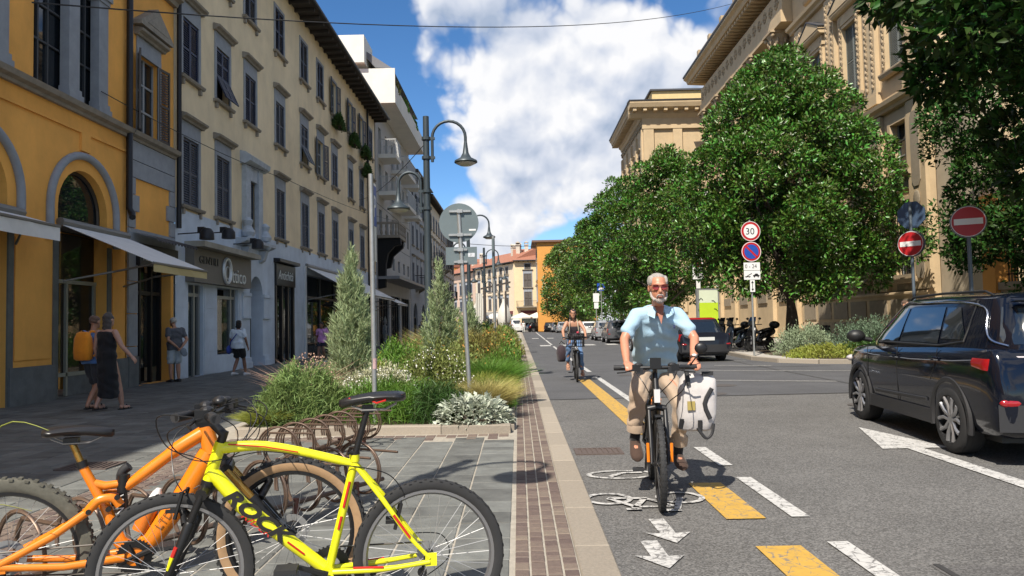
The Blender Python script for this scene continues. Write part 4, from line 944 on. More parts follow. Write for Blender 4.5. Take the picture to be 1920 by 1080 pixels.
# loggia wing behind, with columns and balustrade
lg = thing('palazzo_loggia', 'columned loggia wing of the palazzo with heavy cornice and balustrade', 'building', (XR+.4, 59.3, .11), R(-90))
WL, HL = 17.6, 21
ops = [(1.4+i*4.1-1.2, 1.4+i*4.1+1.2, 12, 17.4) for i in range(4)] + [(1.4+i*4.1-.8, 1.4+i*4.1+.8, 2.9, 6.2) for i in range(4)]
body('wall', lg, WL, HL, 14, M_PAL, ops, depth=1.8, back=2.0)
for i in range(4):
    u = 1.4+i*4.1; g = MB().box(u-.8,u+.8,.4,.42,2.9,6.2).build('window', M_GLASS, lg); q = MB()
    for k in range(6): q.box(u-.75+k*.3-.015,u-.75+k*.3+.015,.1,.13,2.9,6.2)
    q.build('grille', M_IRON, g); MB().box(u-.9,u+.9,-.1,-.001,2.3,2.85).build('apron', M_PALG, lg)
def column(root, u, y, z0, z1, r):
    c = MB(); c.lathe([(r*1.35,0),(r*1.35,.2),(r*1.15,.3),(r*1.2,.4),(r,.5),(r*.98,(z1-z0)*.4),(r*.84,z1-z0-1.2),(r*.95,z1-z0-1.15),(r*.86,z1-z0-1.1)], 18, (u,y,z0)); o = c.build('column', M_PAL, root, smooth=40)
    k = MB(); zc = z1-1.1
    k.lathe([(r*.86,0),(r*.95,.3),(r*1.2,.75),(r*1.45,.95)], 14, (u,y,zc)); k.box(u-r*1.5,u+r*1.5,y-r*1.5,y+r*1.5,zc+.951,z1)
    for t in range(2):
        for a in range(8):
            an = a*PI/4+t*PI/8; k.ell((u+math.cos(an)*r*(1.05+t*.12),y+math.sin(an)*r*(1.05+t*.12),zc+.22+t*.32), (.09,.09,.2), 6, 5)
    for a in range(4): an = a*PI/2+PI/4; k.ell((u+math.cos(an)*r*1.6,y+math.sin(an)*r*1.6,zc+.82), (.14,.14,.14), 7, 5)
    k.build('capital', M_PALO, o, smooth=50)
for u in (-.4, 3.45, 7.55, 11.65, 15.75): column(lg, u, -.55, 10.4, 18.2, .48)
for u in (-.4, 3.45, 7.55, 11.65, 15.75):
    p = MB(); p.box(u-.5,u+.5,-.25,-.001,0.1,9.6); p.build('pier', M_PAL, lg); MB().box(u-.3,u+.3,-.29,-.251,2.6,8.8).build('raised_panel', M_PALG, lg)
MB().box(-1.2,WL,-1.1,-.001,9.62,10.38).build('loggia_floor', M_PAL, lg); MB().box(-1.2,WL,-1.05,-.001,18.21,18.9).build('architrave', M_PAL, lg); MB().box(-1.1,WL,-.95,-.001,18.901,20.2).build('frieze_band', M_PAL, lg)
frieze(lg, -1.0, WL, 18.95, 20.15, -.97)
cornice_big(lg, -1.1, WL, 21.1, 2.1, ret=1.1)
bl = MB(); bl.box(-1.5,WL,-1.0,-.5,21.73,21.95); bl.box(-1.5,WL,-1.02,-.48,23.0,23.3); n = 44
for i in range(n):
    x = -1.4+(WL+1.2)*i/n
    if i % 8 == 0: bl.box(x-.25,x+.25,-1.05,-.45,21.951,23.6)
    else: bl.lathe([(.12,0),(.16,.25),(.07,.6),(.14,.85),(.1,1.05)], 8, (x,-.75,21.951))
bl.build('balustrade', M_PALO, lg)
# projecting wing further along
fw = thing('palazzo_far_wing', 'projecting ochre palazzo wing with bracketed cornice above the far trees', 'building', (11.4, 78, .11), R(-90))
W3, H3 = 13.0, 19.6
ops = [(u-.6,u+.6,z,z+h) for u in (2,5,8,11) for z, h in ((3,3),(8,3),(13.3,3))]
body('wall', fw, W3, H3, 12, M_PAL, ops)
for u in (2,5,8,11):
    for z, h in ((3,3),(8,3),(13.3,3)): window(fw, u, z, 1.2, h, 'closed', M_SHUT_B, M_PAL, True, True, mtrim=M_PAL, brk=False, headh=.2)
for u in (.4,3.5,6.5,9.5,12.6): MB().box(u-.32,u+.32,-.18,-.001,11.5,18.2).build('pilaster', M_PAL, fw)
frieze(fw, 0, W3, 18.3, 19.2, -.1); cornice_big(fw, 0, W3, 20.0, 1.3)
# the side of the wing that faces the camera
en = MB(); en.box(W3+.001,W3+.2,0,.9,2,18.2); en.box(W3+.001,W3+.2,2.6,3.4,2,18.2); en.box(W3+.001,W3+.24,-.1,12,18.21,18.5); en.box(W3+.001,W3+.15,-.1,12,18.501,19.3); en.build('end_pilaster', M_PAL, fw)
cc = MB(); cc.prism([(W3,19.1),(W3+.2,19.2),(W3+.4,19.5),(W3+.45,19.8),(W3+1.15,19.9),(W3+1.3,20.25),(W3+1.3,20.4),(W3,20.45)], -1.3, 12, 'y'); cc.build('end_cornice', M_PAL, fw)
for i in range(14): MB().box(W3+.46,W3+1.05,-1.0+i*.9,-.7+i*.9,19.62,19.88).build('modillion', M_PAL, fw)
MB().prism([(W3,20.451),(W3+1.35,20.401),(W3+1.38,20.5),(W3,20.62)], -1.38, 12, 'y').build('end_flashing', MATS['lead_flashing'], fw)
at = MB(); at.box(.5,W3-.6,1.0,11.5,20.63,21.8); at.build('attic', mat('attic_plaster', (.62,.46,.22), .85, var=.1), fw); MB().box(.3,W3-.4,.8,11.7,21.801,21.95).build('attic_roof', MATS['lead_flashing'], fw)
# garden wall and gate to the right of the palazzo
gw = thing('garden_wall', 'stone wall with iron railings and an ochre pier at the right edge', 'wall', (XR+.3, 28.6, .11), R(-90))
b = MB(); b.box(0,2.6,0,.8,0,9.2); b.build('smooth_pier', mat('palazzo_smooth', (.42,.35,.25), .85, var=.12, vscale=2, dirt=.2), gw)
MB().box(2.601,3.3,-.05,.7,0,5.4).build('ochre_pier', M_ORG2 if 'M_ORG2' in globals() else M_PAL, gw)
b = MB(); b.box(3.301,14,.1,.6,0,2.1); b.box(3.301,14,.02,.7,2.101,2.35); b.build('low_wall', M_PALG, gw)
g = MB()
for i in range(70): x = 3.4+i*.15; g.box(x-.015,x+.015,.33,.36,2.36,4.5)
for z in (2.6,4.2): g.box(3.32,14,.335,.355,z,z+.05)
g.build('railing', M_IRON, gw)
MB().box(3.3,14,6,9,0,8).build('rear_house_wall', mat('plaster_rear', (.3,.26,.2), .9), gw)
# ================================================================ street furniture
M_LAMP = mat('lamp_grey_paint', (.045,.06,.07), .45, metal=.3, var=.1)
M_GALV = mat('galvanised_steel', (.36,.37,.37), .45, metal=.6, var=.15, vscale=12)
M_SIGNB = mat('sign_back_grey', (.14,.175,.185), .5, metal=.4, var=.1)
M_RED = mat('sign_red', (.42,.015,.02), .4, var=.06); M_SW = mat('sign_white', (.72,.72,.70), .4, var=.04); M_SBLUE = mat('sign_blue', (.02,.07,.36), .4, var=.05); M_BLK = mat('sign_black', (.012,.012,.012), .5)
def street_lamp(x, y, label, rz=0, h=6.2, z=PZ):
    t = thing('street_lamp', label, 'street lamp', (x, y, z), rz, 'twin-arm street lamps')
    p = MB(); p.lathe([(.16,0),(.16,.35),(.11,.45),(.095,.5),(.08,h*.6),(.07,h),(.0,h+.01)], 14); p.build('pole', M_LAMP, t, smooth=40)
    for s, zt, out in ((1, h-.12, .92), (-1, h-1.3, .62)):
        a = MB(); r = out*.42
        path = [(s*.14,0,zt-.95),(s*.14,0,zt-r)] + [(s*(.14+r-r*math.cos(PI*i/12)),0,zt-r+r*math.sin(PI*i/12)) for i in range(1,13)] + [(s*(.14+2*r),0,zt-r-.12)]
        a.tube(path, .035, 8); ar = a.build('arm', M_LAMP, t, smooth=50)
        c = MB(); 
        for zz in (zt-.85, zt-.4 if s > 0 else zt-.45): c.cyl((0,0,zz-.035),(0,0,zz+.035),.105,12); c.box(min(0,s*.2),max(0,s*.2),-.03,.03,zz-.03,zz+.03)
        c.build('clamp', M_LAMP, ar)
        x0 = s*(.14+2*r); z0 = zt-r-.12
        l = MB(); l.lathe([(.035,.02),(.05,-.1),(.07,-.25),(.13,-.36),(.26,-.43),(.27,-.47),(.24,-.49)], 20, (x0,0,z0)); hd = l.build('lamp_head', M_LAMP, t, smooth=50)
        g = MB(); g.lathe([(.001,-.55),(.14,-.54),(.22,-.5),(.235,-.485)], 18, (x0,0,z0)); g.build('lens', mat('lamp_lens', (.55,.53,.48), .3, spec=.6), hd, smooth=True)
    return t
street_lamp(-2.05, 17.0, 'tallest twin-arm grey lamp standing in the planted bed behind the junipers')
street_lamp(-2.1, 32.0, 'second twin-arm lamp seen just right of the round sign back')
street_lamp(-2.1, 47.0, 'third twin-arm lamp between two poles far down the bed')
street_lamp(-2.0, 62.0, 'fourth twin-arm lamp in front of the far orange house')
street_lamp(-1.9, 77.0, 'farthest twin-arm lamp before the bend')
street_lamp(-2.72, 2.75, 'twin-arm lamp standing beside the viewer whose shadow crosses the paving')
def disc(mb, r, y0, y1, z, n=32, x=0): mb.lathe([(r,y0),(r,y1)], n, (x,0,z), 'y')
def ringm(mb, r0, r1, y, z, n=36):
    vs = []
    for i in range(n): a = 2*PI*i/n; vs += [(r0*math.cos(a),y,z+r0*math.sin(a)),(r1*math.cos(a),y,z+r1*math.sin(a))]
    mb.add(vs, [(2*i,2*i+1,(2*i+3)%(2*n),(2*i+2)%(2*n)) for i in range(n)])
def pole(t, h, r=.03, lean=0, m=None): return MB().tube([(0,0,0),(lean,0,h)], r, 10).build('pole', m or M_GALV, t, smooth=50)
FT = lambda x, y, z: plane_mtx((x, y, z), (1,0,0), (0,0,1))
# P sign pole by the first juniper
t = thing('parking_sign', 'tall galvanised pole with a narrow blue P parking sign, nearest in the bed', 'road sign', (-1.9, 9.75, .14), R(0), 'road signs')
pole(t, 3.3, .033, -.02); 
b = MB(); b.box(-.015,.0,-.012,.25,2.15,3.2); b.build('panel', M_SW, t); 
b = MB(); b.box(-.001,.006,.0,.24,2.62,3.16); b.build('blue_field', M_SBLUE, t)
text_obj('sign_lettering', 'P', .42, M_SW, t, plane_mtx((.008,.03,2.74), (0,1,0), (0,0,1)), .001, font_scale=(.8,1))
b = MB(); b.tube([(.0335,0,.78),(.0335,0,.9)], .001, 4); MB().cyl((0,0,.72),(0,0,.86),.0345,12).build('sticker', mat('sticker_pink', (.45,.3,.3), .6, var=.5, vscale=40), t)
# round sign seen from behind
t = thing('round_sign_from_behind', 'large round road sign and panel seen from behind on a leaning pole', 'road sign', (-.72, 10.9, .14), R(0), 'road signs')
pole(t, 2.98, .032, -.13)
b = MB(); disc(b, .292, -.0, .02, 2.78, 36, -.13); b.build('disc', M_SIGNB, t, smooth=40)
b = MB(); b.box(-.33,.13,.0,.02,2.16,2.42); b.build('plate', M_SIGNB, t)
b = MB(); 
for z, hw in ((2.95,.16),(2.6,.17),(2.38,.1),(2.2,.1)): b.box(-.11-hw,-.11+hw,-.03,-.001,z-.015,z+.015); b.box(-.15,-.07,-.05,-.031,z-.025,z+.025)
b.build('bracket', M_GALV, t)
MB().box(.02,.12,-.004,-.0005,2.66,2.685).build('sticker', M_SW, t); MB().box(-.0,.1,-.004,-.0005,2.27,2.33).build('sticker', mat('sticker_pale', (.5,.52,.55), .6, var=.6, vscale=30), t)
t = thing('narrow_sign_pole', 'slim pole with signs seen edge-on standing farther along the bed', 'road sign', (-.62, 19.5, .14), 0, 'road signs')
pole(t, 3.6, .04); b = MB(); b.box(-.02,.02,-.3,.3,2.5,3.5); b.build('panel', M_SIGNB, t)
# thirty sign group on the island
t = thing('speed_limit_sign', 'pole with 30 speed limit disc above a no-parking disc and white panels', 'road sign', (8.2, 26.0, .12), R(4), 'road signs')
pole(t, 4.75, .035)
def nopark(t, r, z, y, parent=None):
    b = MB(); disc(b, r, y, y+.02, z, 40); o = b.build('no_parking_disc', M_RED, parent or t, smooth=40)
    b = MB(); disc(b, r*.99, y-.003, y-.001, z, 40); b.build('rim', M_RED, o)
    b = MB(); ringm(b, r*.93, r*.99, y-.004, z); b.build('edge_line', M_SW, o)
    b = MB(); disc(b, r*.73, y-.008, y-.004, z, 36); b.build('blue_field', M_SBLUE, o)
    b = MB(); b.cbox((0,y-.0095,z), (r*1.5,.002,r*.2), Matrix.Rotation(R(45),3,'Y')); b.build('bar', M_RED, o); return o
b = MB(); disc(b, .35, -.07, -.05, 4.35, 40); o = b.build('speed_disc', M_RED, t, smooth=40)
b = MB(); ringm(b, .33, .348, -.074, 4.35); b.build('edge_line', M_SW, o)
b = MB(); disc(b, .25, -.078, -.071, 4.35, 36); b.build('white_field', M_SW, o)
text_obj('sign_lettering', '30', .33, M_BLK, o, FT(-.19,-.08,4.235), .001)
nopark(t, .35, 3.63, -.07)
b = MB(); b.box(-.29,.29,-.07,-.055,2.98,3.25); b.build('time_panel', M_SW, t); text_obj('sign_lettering', '0 - 24', .2, M_BLK, t, FT(-.25,-.072,3.05), .001, font_scale=(.9,1))
b = MB(); b.box(-.29,.29,-.07,-.055,2.65,2.965); tp = b.build('tow_panel', M_SW, t)
b = MB(); b.box(-.25,-.06,-.073,-.0705,2.74,2.77); b.cbox((-.1,-.0718,2.82), (.2,.0025,.025), Matrix.Rotation(R(-28),3,'Y')); b.box(.03,.26,-.073,-.0705,2.76,2.81); b.prism([(.07,2.81),(.11,2.86),(.19,2.86),(.23,2.81)], -.073, -.0705, 'y')
for x in (-.22,-.1,.08,.21): disc(b, .022, -.0735, -.0705, 2.745, 10, x)
b.build('tow_picture', M_BLK, tp)
b = MB(); b.box(-.085,.085,-.07,-.055,2.22,2.635); ap = b.build('arrow_panel', M_SW, t)
b = MB(); b.box(-.012,.012,-.073,-.0705,2.3,2.56); b.prism([(-.05,2.53),(.05,2.53),(0,2.61)], -.0735, -.0705, 'y'); b.prism([(-.05,2.33),(.05,2.33),(0,2.25)], -.0735, -.0705, 'y'); b.build('arrows', M_BLK, ap)
# small tow-away sign further on
t = thing('tow_away_sign', 'small tall no-parking panel on a pole in front of the second tree', 'road sign', (8.75, 36, .12), R(4), 'road signs')
pole(t, 4.2, .035)
b = MB(); b.box(-.26,.26,-.06,-.045,3.25,4.3); o = b.build('panel', M_SW, t)
b = MB(); disc(b, .2, -.066, -.0605, 4.03, 28); b.build('red_ring', M_RED, o); b = MB(); disc(b, .145, -.069, -.0665, 4.03, 24); b.build('blue_field', M_SBLUE, o); b = MB(); b.cbox((0,-.0705,4.03),(.3,.002,.04),Matrix.Rotation(R(45),3,'Y')); b.build('bar', M_RED, o)
text_obj('sign_lettering', '0 - 24', .15, M_BLK, o, FT(-.2,-.062,3.68), .001); b = MB(); b.box(-.2,.2,-.063,-.0605,3.54,3.6); 
for z in (3.48,3.42,3.36): b.box(-.15,.15,-.063,-.0605,z-.012,z+.012)
b.build('small_print', M_BLK, o); MB().box(-.1,.1,-.06,-.045,2.8,3.2).build('arrow_panel', M_SW, t)
# pedestrian crossing sign
t = thing('crossing_sign', 'blue pedestrian crossing sign on a pole by the parked cars', 'road sign', (6.75, 60, .0), R(0), 'road signs')
pole(t, 4.6, .04); b = MB(); b.box(-.32,.32,-.05,-.035,3.9,4.54); o = b.build('panel', M_SBLUE, t); b = MB(); b.prism([(-.24,3.97),(.24,3.97),(0,4.46)], -.054, -.0505, 'y'); b.build('triangle', M_SW, o)
b = MB(); b.box(-.03,.03,-.058,-.0545,4.15,4.3); b.box(-.1,.02,-.058,-.0545,4.0,4.06); disc(b, .03, -.058, -.0545, 4.34, 10); b.build('walker', M_BLK, o)
t = thing('white_route_panel', 'small white panel on a post left of the crossing sign', 'road sign', (5.9, 56, 0), 0, 'road signs')
pole(t, 3.7, .04); b = MB(); b.box(-.22,.22,-.05,-.035,2.9,3.55); b.box(-.16,.16,-.05,-.035,2.4,2.85); b.build('panel', M_SW, t)
# no entry signs
def noentry(x, y, zc, r, rz, label, extra=False, ph=None):
    t = thing('no_entry_sign', label, 'road sign', (x, y, .0), rz, 'no entry signs')
    pole(t, (zc+r) if not extra else zc+r+.75, .038, 0, mat('pole_blue_grey', (.13,.16,.19), .5, metal=.4))
    b = MB(); disc(b, r, -.07, -.045, zc, 40); o = b.build('disc', M_RED, t, smooth=40)
    b = MB(); ringm(b, r*.96, r*.998, -.074, zc); b.build('edge_line', M_SW, o)
    b = MB(); b.box(-r*.82,r*.82,-.075,-.0705,zc-r*.2,zc+r*.2); b.build('bar', M_SW, o)
    b = MB(); b.lathe([(r*1.06,.0),(r*1.06,.05)], 36, (.0,-.04,zc), 'y'); b.build('casing', M_SIGNB, o)
    if extra:
        b = MB(); b.prism([(.36*math.cos(a*PI/4+PI/8), zc+r+.42+.36*math.sin(a*PI/4+PI/8)) for a in range(8)], .04, .06, 'y'); b.build('octagon_back', mat('sign_back_blue', (.06,.10,.17), .5, metal=.3), t)
noentry(9.2, 15.1, 3.29, .31, R(-26), 'near round no entry sign at the right edge, in shade')
noentry(9.9, 18.6, 3.2, .31, R(-52), 'smaller turned no entry sign under an octagonal sign back', True)
# advertising totem
t = thing('advertising_totem', 'bright yellow-green advertising panel standing behind the parked car', 'advertising panel', (10.2, 40, .11), R(8))
b = MB(); b.box(-.62,.62,-.09,.09,.25,2.95); b.build('frame', mat('totem_frame', (.3,.31,.31), .4, metal=.4), t); b = MB(); b.box(-.5,.5,-.06,.06,0,.249); b.build('foot', M_IRON, t)
b = MB(); b.box(-.55,.55,-.1,-.0905,.35,2.2); b.build('poster', mat('poster_lime', (.45,.62,.03), .5, var=.06), t); b = MB(); b.box(-.55,.55,-.1,-.0905,2.201,2.87); b.build('poster_top', mat('poster_pale', (.6,.66,.5), .5, var=.06), t)
b = MB()
for x, z, a in ((-.4,2.4,.6),(.3,2.25,-.5),(.42,1.8,-.7),(.38,.75,.5)): b.tube([(x-.12*math.cos(a),-.103,z-.1*math.sin(a)),(x,-.103,z+.05),(x+.12*math.cos(a),-.103,z-.06)], .022, 5)
b.build('print_marks', M_BLK, t)
# closed cafe umbrellas and terrace far down the bed
M_CANV = mat('canvas_white', (.62,.6,.55), .85, var=.06)
for i, (x, y, lab) in enumerate(((-1.1,58,'white cafe parasol folded shut, nearer of two past the bed'),(-2.9,54,'white cafe parasol folded shut, left of the far lamps'))):
    t = thing('folded_parasol', lab, 'parasol', (x, y, PZ), 0, 'cafe parasols'); MB().cyl((0,0,0),(0,0,3.4),.04,8).build('pole', M_LAMP, t)
    b = MB(); k = 14; b.loft([[((.12+.35*math.sin(PI*min(1,q*1.15)))*(1+.18*math.cos(j*PI*4/k*2))*math.cos(2*PI*j/k),(.12+.35*math.sin(PI*min(1,q*1.15)))*math.sin(2*PI*j/k),.7+q*2.6) for j in range(k)] for q in (0,.2,.45,.7,.9,1.0)]); b.build('canopy', M_CANV, t, smooth=60)
for i, (x, y, lab) in enumerate(((-3.5,112,'open white parasol at the left of the far cafe terrace'),(.6,118,'open white parasol in the middle of the far cafe terrace'),(3.0,119,'open white parasol at the right of the far cafe terrace'))):
    t = thing('open_parasol', lab, 'parasol', (x, y, 0.0), 0, 'cafe parasols'); MB().cyl((0,0,0),(0,0,2.9),.04,8).build('pole', M_LAMP, t)
    b = MB(); b.lathe([(.02,3.1),(1.9,2.35),(1.9,2.15)], 8); b.build('canopy', M_CANV, t)
t = thing('timber_pergola', 'dark timber pergola frame with white curtain beside the bed', 'pergola', (-1.9, 42, PZ)); b = MB(); b.box(-.06,.06,-.06,.06,0,3.3); b.box(1.1,1.22,3,3.12,0,3.3); b.prism([(-.2,3.301),(1.5,3.65),(1.5,3.75),(-.2,3.4)], 0, .12, 'y'); b.build('frame', mat('timber_dark', (.05,.04,.035), .7), t)
b = MB(); k = 12; b.loft([[(-.5+.4*i/k,.05*math.sin(i*2),0.2),(-.5+.4*i/k,.05*math.sin(i*2),3.1)] for i in range(k+1)], closed_ring=False, caps=False); b.build('curtain', M_CANV, t)
# overhead cables
def cable(label, p, q, sag, r=.011):
    p, q = Vector(p), Vector(q); pts = [p.lerp(q, i/24) - Vector((0,0,sag*4*(i/24)*(1-i/24))) for i in range(25)]
    o = MB().tube(pts, r, 5).build('overhead_cable', mat('cable_black', (.03,.03,.03), .7)); return tag(o, label, 'cable', 'overhead cables')
cable('overhead cable crossing the whole sky from the left houses to the palazzo', (-9.4,14.17,7.9), (14.4,47.7,22.0), .95, .016)
cable('overhead cable sloping along the left facades to the first lamp', (-9.4,16.6,6.9), (-9.2,29.6,7.4), .15)
cable('overhead cable running from the beige house towards the far white block', (-9.2,29.6,7.4), (-8.2,57,9.3), .3)
cable('faint overhead cable between the far lamp and the trees', (-2.1,32,4.9), (9.0,46,7.2), .5, .012)
cable('short overhead cable from the tall lamp to the white block', (-2.1,17,5.6), (-9.4,44,9.0), .3, .01)
# ================================================================ trees and plants
def leaf_mat(name, c, rough=.4, var=.45, hue=.06, trans=.25, spec=.5, var2=.2, vs=.9):
    m = mat(name, c, rough=rough, island=var, hue=hue, spec=spec, var=var2, vscale=vs)
    nt = m.node_tree; N = nt.nodes; L = nt.links; b = N['Principled BSDF']; t = N.new('ShaderNodeBsdfTranslucent'); mx = N.new('ShaderNodeMixShader'); mx.inputs[0].default_value = trans
    L.new(b.inputs['Base Color'].links[0].from_socket, t.inputs[0]); L.new(b.outputs[0], mx.inputs[1]); L.new(t.outputs[0], mx.inputs[2]); L.new(mx.outputs[0], N['Material Output'].inputs[0]); return m
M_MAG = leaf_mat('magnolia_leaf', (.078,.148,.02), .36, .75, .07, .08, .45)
M_MAG_SHADE = leaf_mat('magnolia_leaf_shaded', (.026,.066,.010), .5, .5, .07, .08, .2)  # same leaf in darker colour: the shade on the right-hand trees is painted
M_BARK = mat('bark', (.075,.06,.048), .95, var=.3, vscale=9, bump=1., bscale=18)
def np_mesh(name, V, faces_n, mats, smooth=False):
    """V: (n,k,3) points of n like pieces; faces_n: face index tuples within a piece"""
    n, k, _ = V.shape; me = bpy.data.meshes.new(name)
    fl = [len(f) for f in faces_n]; per = sum(fl)
    idx = np.concatenate([np.array(f) for f in faces_n]); li = (np.arange(n)[:, None]*k + idx[None, :]).ravel().astype(np.int32)
    tot = np.tile(np.array(fl, dtype=np.int32), n); st = np.concatenate([[0], np.cumsum(tot)[:-1]]).astype(np.int32)
    me.vertices.add(n*k); me.vertices.foreach_set('co', V.reshape(-1).astype(np.float32)); me.loops.add(len(li)); me.loops.foreach_set('vertex_index', li)
    me.polygons.add(len(tot)); me.polygons.foreach_set('loop_start', st); me.polygons.foreach_set('loop_total', tot)
    me.update(calc_edges=True); me.validate()
    for m in (mats if isinstance(mats, list) else [mats]): me.materials.append(m)
    if smooth: me.polygons.foreach_set('use_smooth', [True]*len(tot))
    return me
def unit(a): return a / np.maximum(np.linalg.norm(a, axis=-1, keepdims=True), 1e-9)
def leaves(rs, P, D, l, w, fold=.35, droop=0.):
    """folded leaf blades at points P along directions D"""
    n = len(P); ln = (l * rs.uniform(.65, 1.2, n))[:, None]; wd = (w * rs.uniform(.75, 1.2, n))[:, None]
    s = unit(np.cross(D, rs.normal(size=(n, 3)))); nn = unit(np.cross(s, D)); nn *= np.sign(nn[:, 2:3] + 1e-6); 
    mid = P + D*ln*.5 + nn*0; tip = P + D*ln - np.array([0, 0, 1])*ln*droop
    lf = mid + s*wd*.5 + nn*wd*fold*.5; rt = mid - s*wd*.5 + nn*wd*fold*.5
    return np.stack([P, rt, tip, lf], 1)
LEAF_F = [(0, 1, 2), (0, 2, 3)]
def blades(rs, P, D, l, w, bend=.35):
    """grass-like ribbons rising along D and bending over"""
    n = len(P); ln = (l * rs.uniform(.6, 1.15, n))[:, None]; s = unit(np.cross(D, rs.normal(size=(n, 3)))) * w
    h = D.copy(); h[:, 2] = 0; h = unit(h + rs.normal(size=(n, 3))*[.3, .3, 0])
    p1 = P + D*ln*.55; p2 = P + D*ln*.95 + h*ln*bend - np.array([0, 0, 1])*ln*bend*.45
    return np.stack([P-s*.5, P+s*.5, p1+s*.42, p1-s*.42, p2], 1)
BLADE_F = [(0, 1, 2, 3), (3, 2, 4)]
def crown_points(rs, n, prof, clumps, cr, seed_gap=0., flat=.8):
    """leaf points on the outer faces of clumps spread through a crown whose radius over height is prof [(z,r)..]"""
    zs = np.array([p[0] for p in prof]); rr = np.array([p[1] for p in prof]); C = []
    area = []
    while len(C) < clumps:
        z = rs.uniform(zs[0], zs[-1]); r = np.interp(z, zs, rr)
        if rs.uniform() > (r+.3)/(rr.max()+.3): continue
        a = rs.uniform(0, 2*PI); q = math.sqrt(rs.uniform(.25, 1.)) if rs.uniform() < .75 else rs.uniform(.0, .7)
        q *= rs.uniform(.86, 1.06)
        C.append((math.cos(a)*r*q, math.sin(a)*r*q, z))
    C = np.array(C); R_ = cr*rs.uniform(.6, 1.25, len(C)); k = rs.integers(0, len(C), n)
    d = unit(rs.normal(size=(n, 3))); out = C[k].copy(); out[:, 2] -= (zs[0]+zs[-1])*.45; d = unit(d + unit(out)*.45 + np.array([0, 0, .25]))
    rad = R_[k][:, None]*rs.uniform(.72, 1.08, n)[:, None]
    P = C[k] + d*rad*np.array([1, 1, flat]); return P, d, C, R_
def tree(name, label, x, y, prof, n, clumps, cr, trunk_r, trunk_h, m, l=.17, w=.075, z0=.11, seed=1, group='trees', lean=(0, 0), tm=None):
    rs = np.random.default_rng(seed); t = thing(name, label, 'tree', (x, y, z0), 0, group)
    P, d, C, R_ = crown_points(rs, n, prof, clumps, cr)
    D = unit(d*.8 + rs.normal(size=(n, 3))*.75 + np.array([0, 0, .15]))
    V = leaves(rs, P, D, l, w, .4); me = np_mesh('crown', V, LEAF_F, m); link('crown', me, t)
    b = MB(); top = prof[-1][0]*.72
    b.tube(smoothpath([(0,0,-.1),(.05,.03,trunk_h*.5),(lean[0]*.3,lean[1]*.3,trunk_h),(lean[0],lean[1],top)], 4), [trunk_r*(1.25-1.1*i/12) for i in range(13)], 9)
    tr = b.build('trunk', tm or M_BARK, t, smooth=60)
    lb = MB()
    for i in rs.choice(len(C), min(26, len(C)), replace=False):
        c = Vector(C[i]); s = Vector((0, 0, min(trunk_h*rs.uniform(.75, 1.5), max(c.z*.8, trunk_h*.7)))); mid = s.lerp(c, .5) + Vector((0, 0, .2))
        lb.tube([s, mid, c], [trunk_r*.38, trunk_r*.24, trunk_r*.08], 6)
    lb.build('limb', tm or M_BARK, tr, smooth=60); return t
tree('magnolia_tree', 'largest round-crowned magnolia on the planted island, in front of the palazzo', 11.0, 30, [(2.5,3.1),(4,4.2),(6,4.4),(8,3.7),(9.7,2.7),(11.1,1.4),(11.9,.4)], 105000, 260, .78, .27, 2.6, M_MAG, .2, .085, seed=3, group='magnolia trees')
tree('magnolia_tree', 'second magnolia along the pavement, overlapping the left of the largest', 9.0, 45, [(2.4,3.0),(4,4.1),(6,4.2),(8.2,3.4),(10,2.0),(11.4,.5)], 42000, 150, .85, .24, 2.6, M_MAG, .24, .1, seed=5, group='magnolia trees')
tree('magnolia_tree', 'third magnolia in the pavement row, rising over the parked cars', 8.9, 64, [(2.2,3.0),(4,4.1),(7,4.2),(9.8,3.3),(11.8,1.9),(13.3,.5)], 30000, 140, .95, .24, 2.6, M_MAG, .28, .12, seed=8, group='magnolia trees')
tree('magnolia_tree', 'fourth magnolia in the pavement row, yellower green', 8.6, 88, [(2,2.6),(4,3.6),(7,3.6),(10,2.6),(12.6,.4)], 15000, 80, 1.1, .24, 2.6, leaf_mat('magnolia_leaf_far', (.09,.15,.024), .4, .5, .05, .1), .34, .16, seed=9, group='magnolia trees')
tree('magnolia_tree', 'farthest magnolia of the row, beside the orange house', 7.0, 104, [(1.6,2.8),(4,3.6),(7,3.7),(10,2.8),(12.6,.5)], 14000, 80, 1.1, .24, 2.6, MATS['magnolia_leaf_far'], .36, .17, seed=10, group='magnolia trees')
tree('shade_tree', 'shade-toned tree behind the near no entry sign at the right edge', 15.3, 21.4, [(2.3,1.8),(3.5,2.6),(6,2.8),(8,2.4),(10,1)], 42000, 110, .85, .2, 2.4, M_MAG_SHADE, .18, .08, seed=12, group='magnolia trees')
tree('magnolia_tree', 'near magnolia overhanging the top right corner with large shade-toned leaves', 11.75, 10.2, [(3.5,3.4),(3.9,4.3),(4.8,4.9),(6,5.1),(7.2,6.0),(8.8,5.8),(10.5,3.6),(12,1)], 90000, 330, .72, .3, 2.3, M_MAG_SHADE, .24, .095, z0=0, seed=21, group='magnolia trees')  # upper crown, out of view, spread wide to shade the leaves below
def lathe_pts(rs, n, prof):
    zs = np.array([p[0] for p in prof]); rr = np.array([p[1] for p in prof]); out = []
    cdf = np.cumsum(np.interp(np.linspace(zs[0], zs[-1], 200), zs, rr)); cdf /= cdf[-1]
    z = np.interp(rs.uniform(size=n), cdf, np.linspace(zs[0], zs[-1], 200)); r = np.interp(z, zs, rr)
    a = rs.uniform(0, 2*PI, n); return z, r, a
M_JUN = leaf_mat('juniper_needle', (.35,.42,.23), .6, .35, .05, .3, .3)
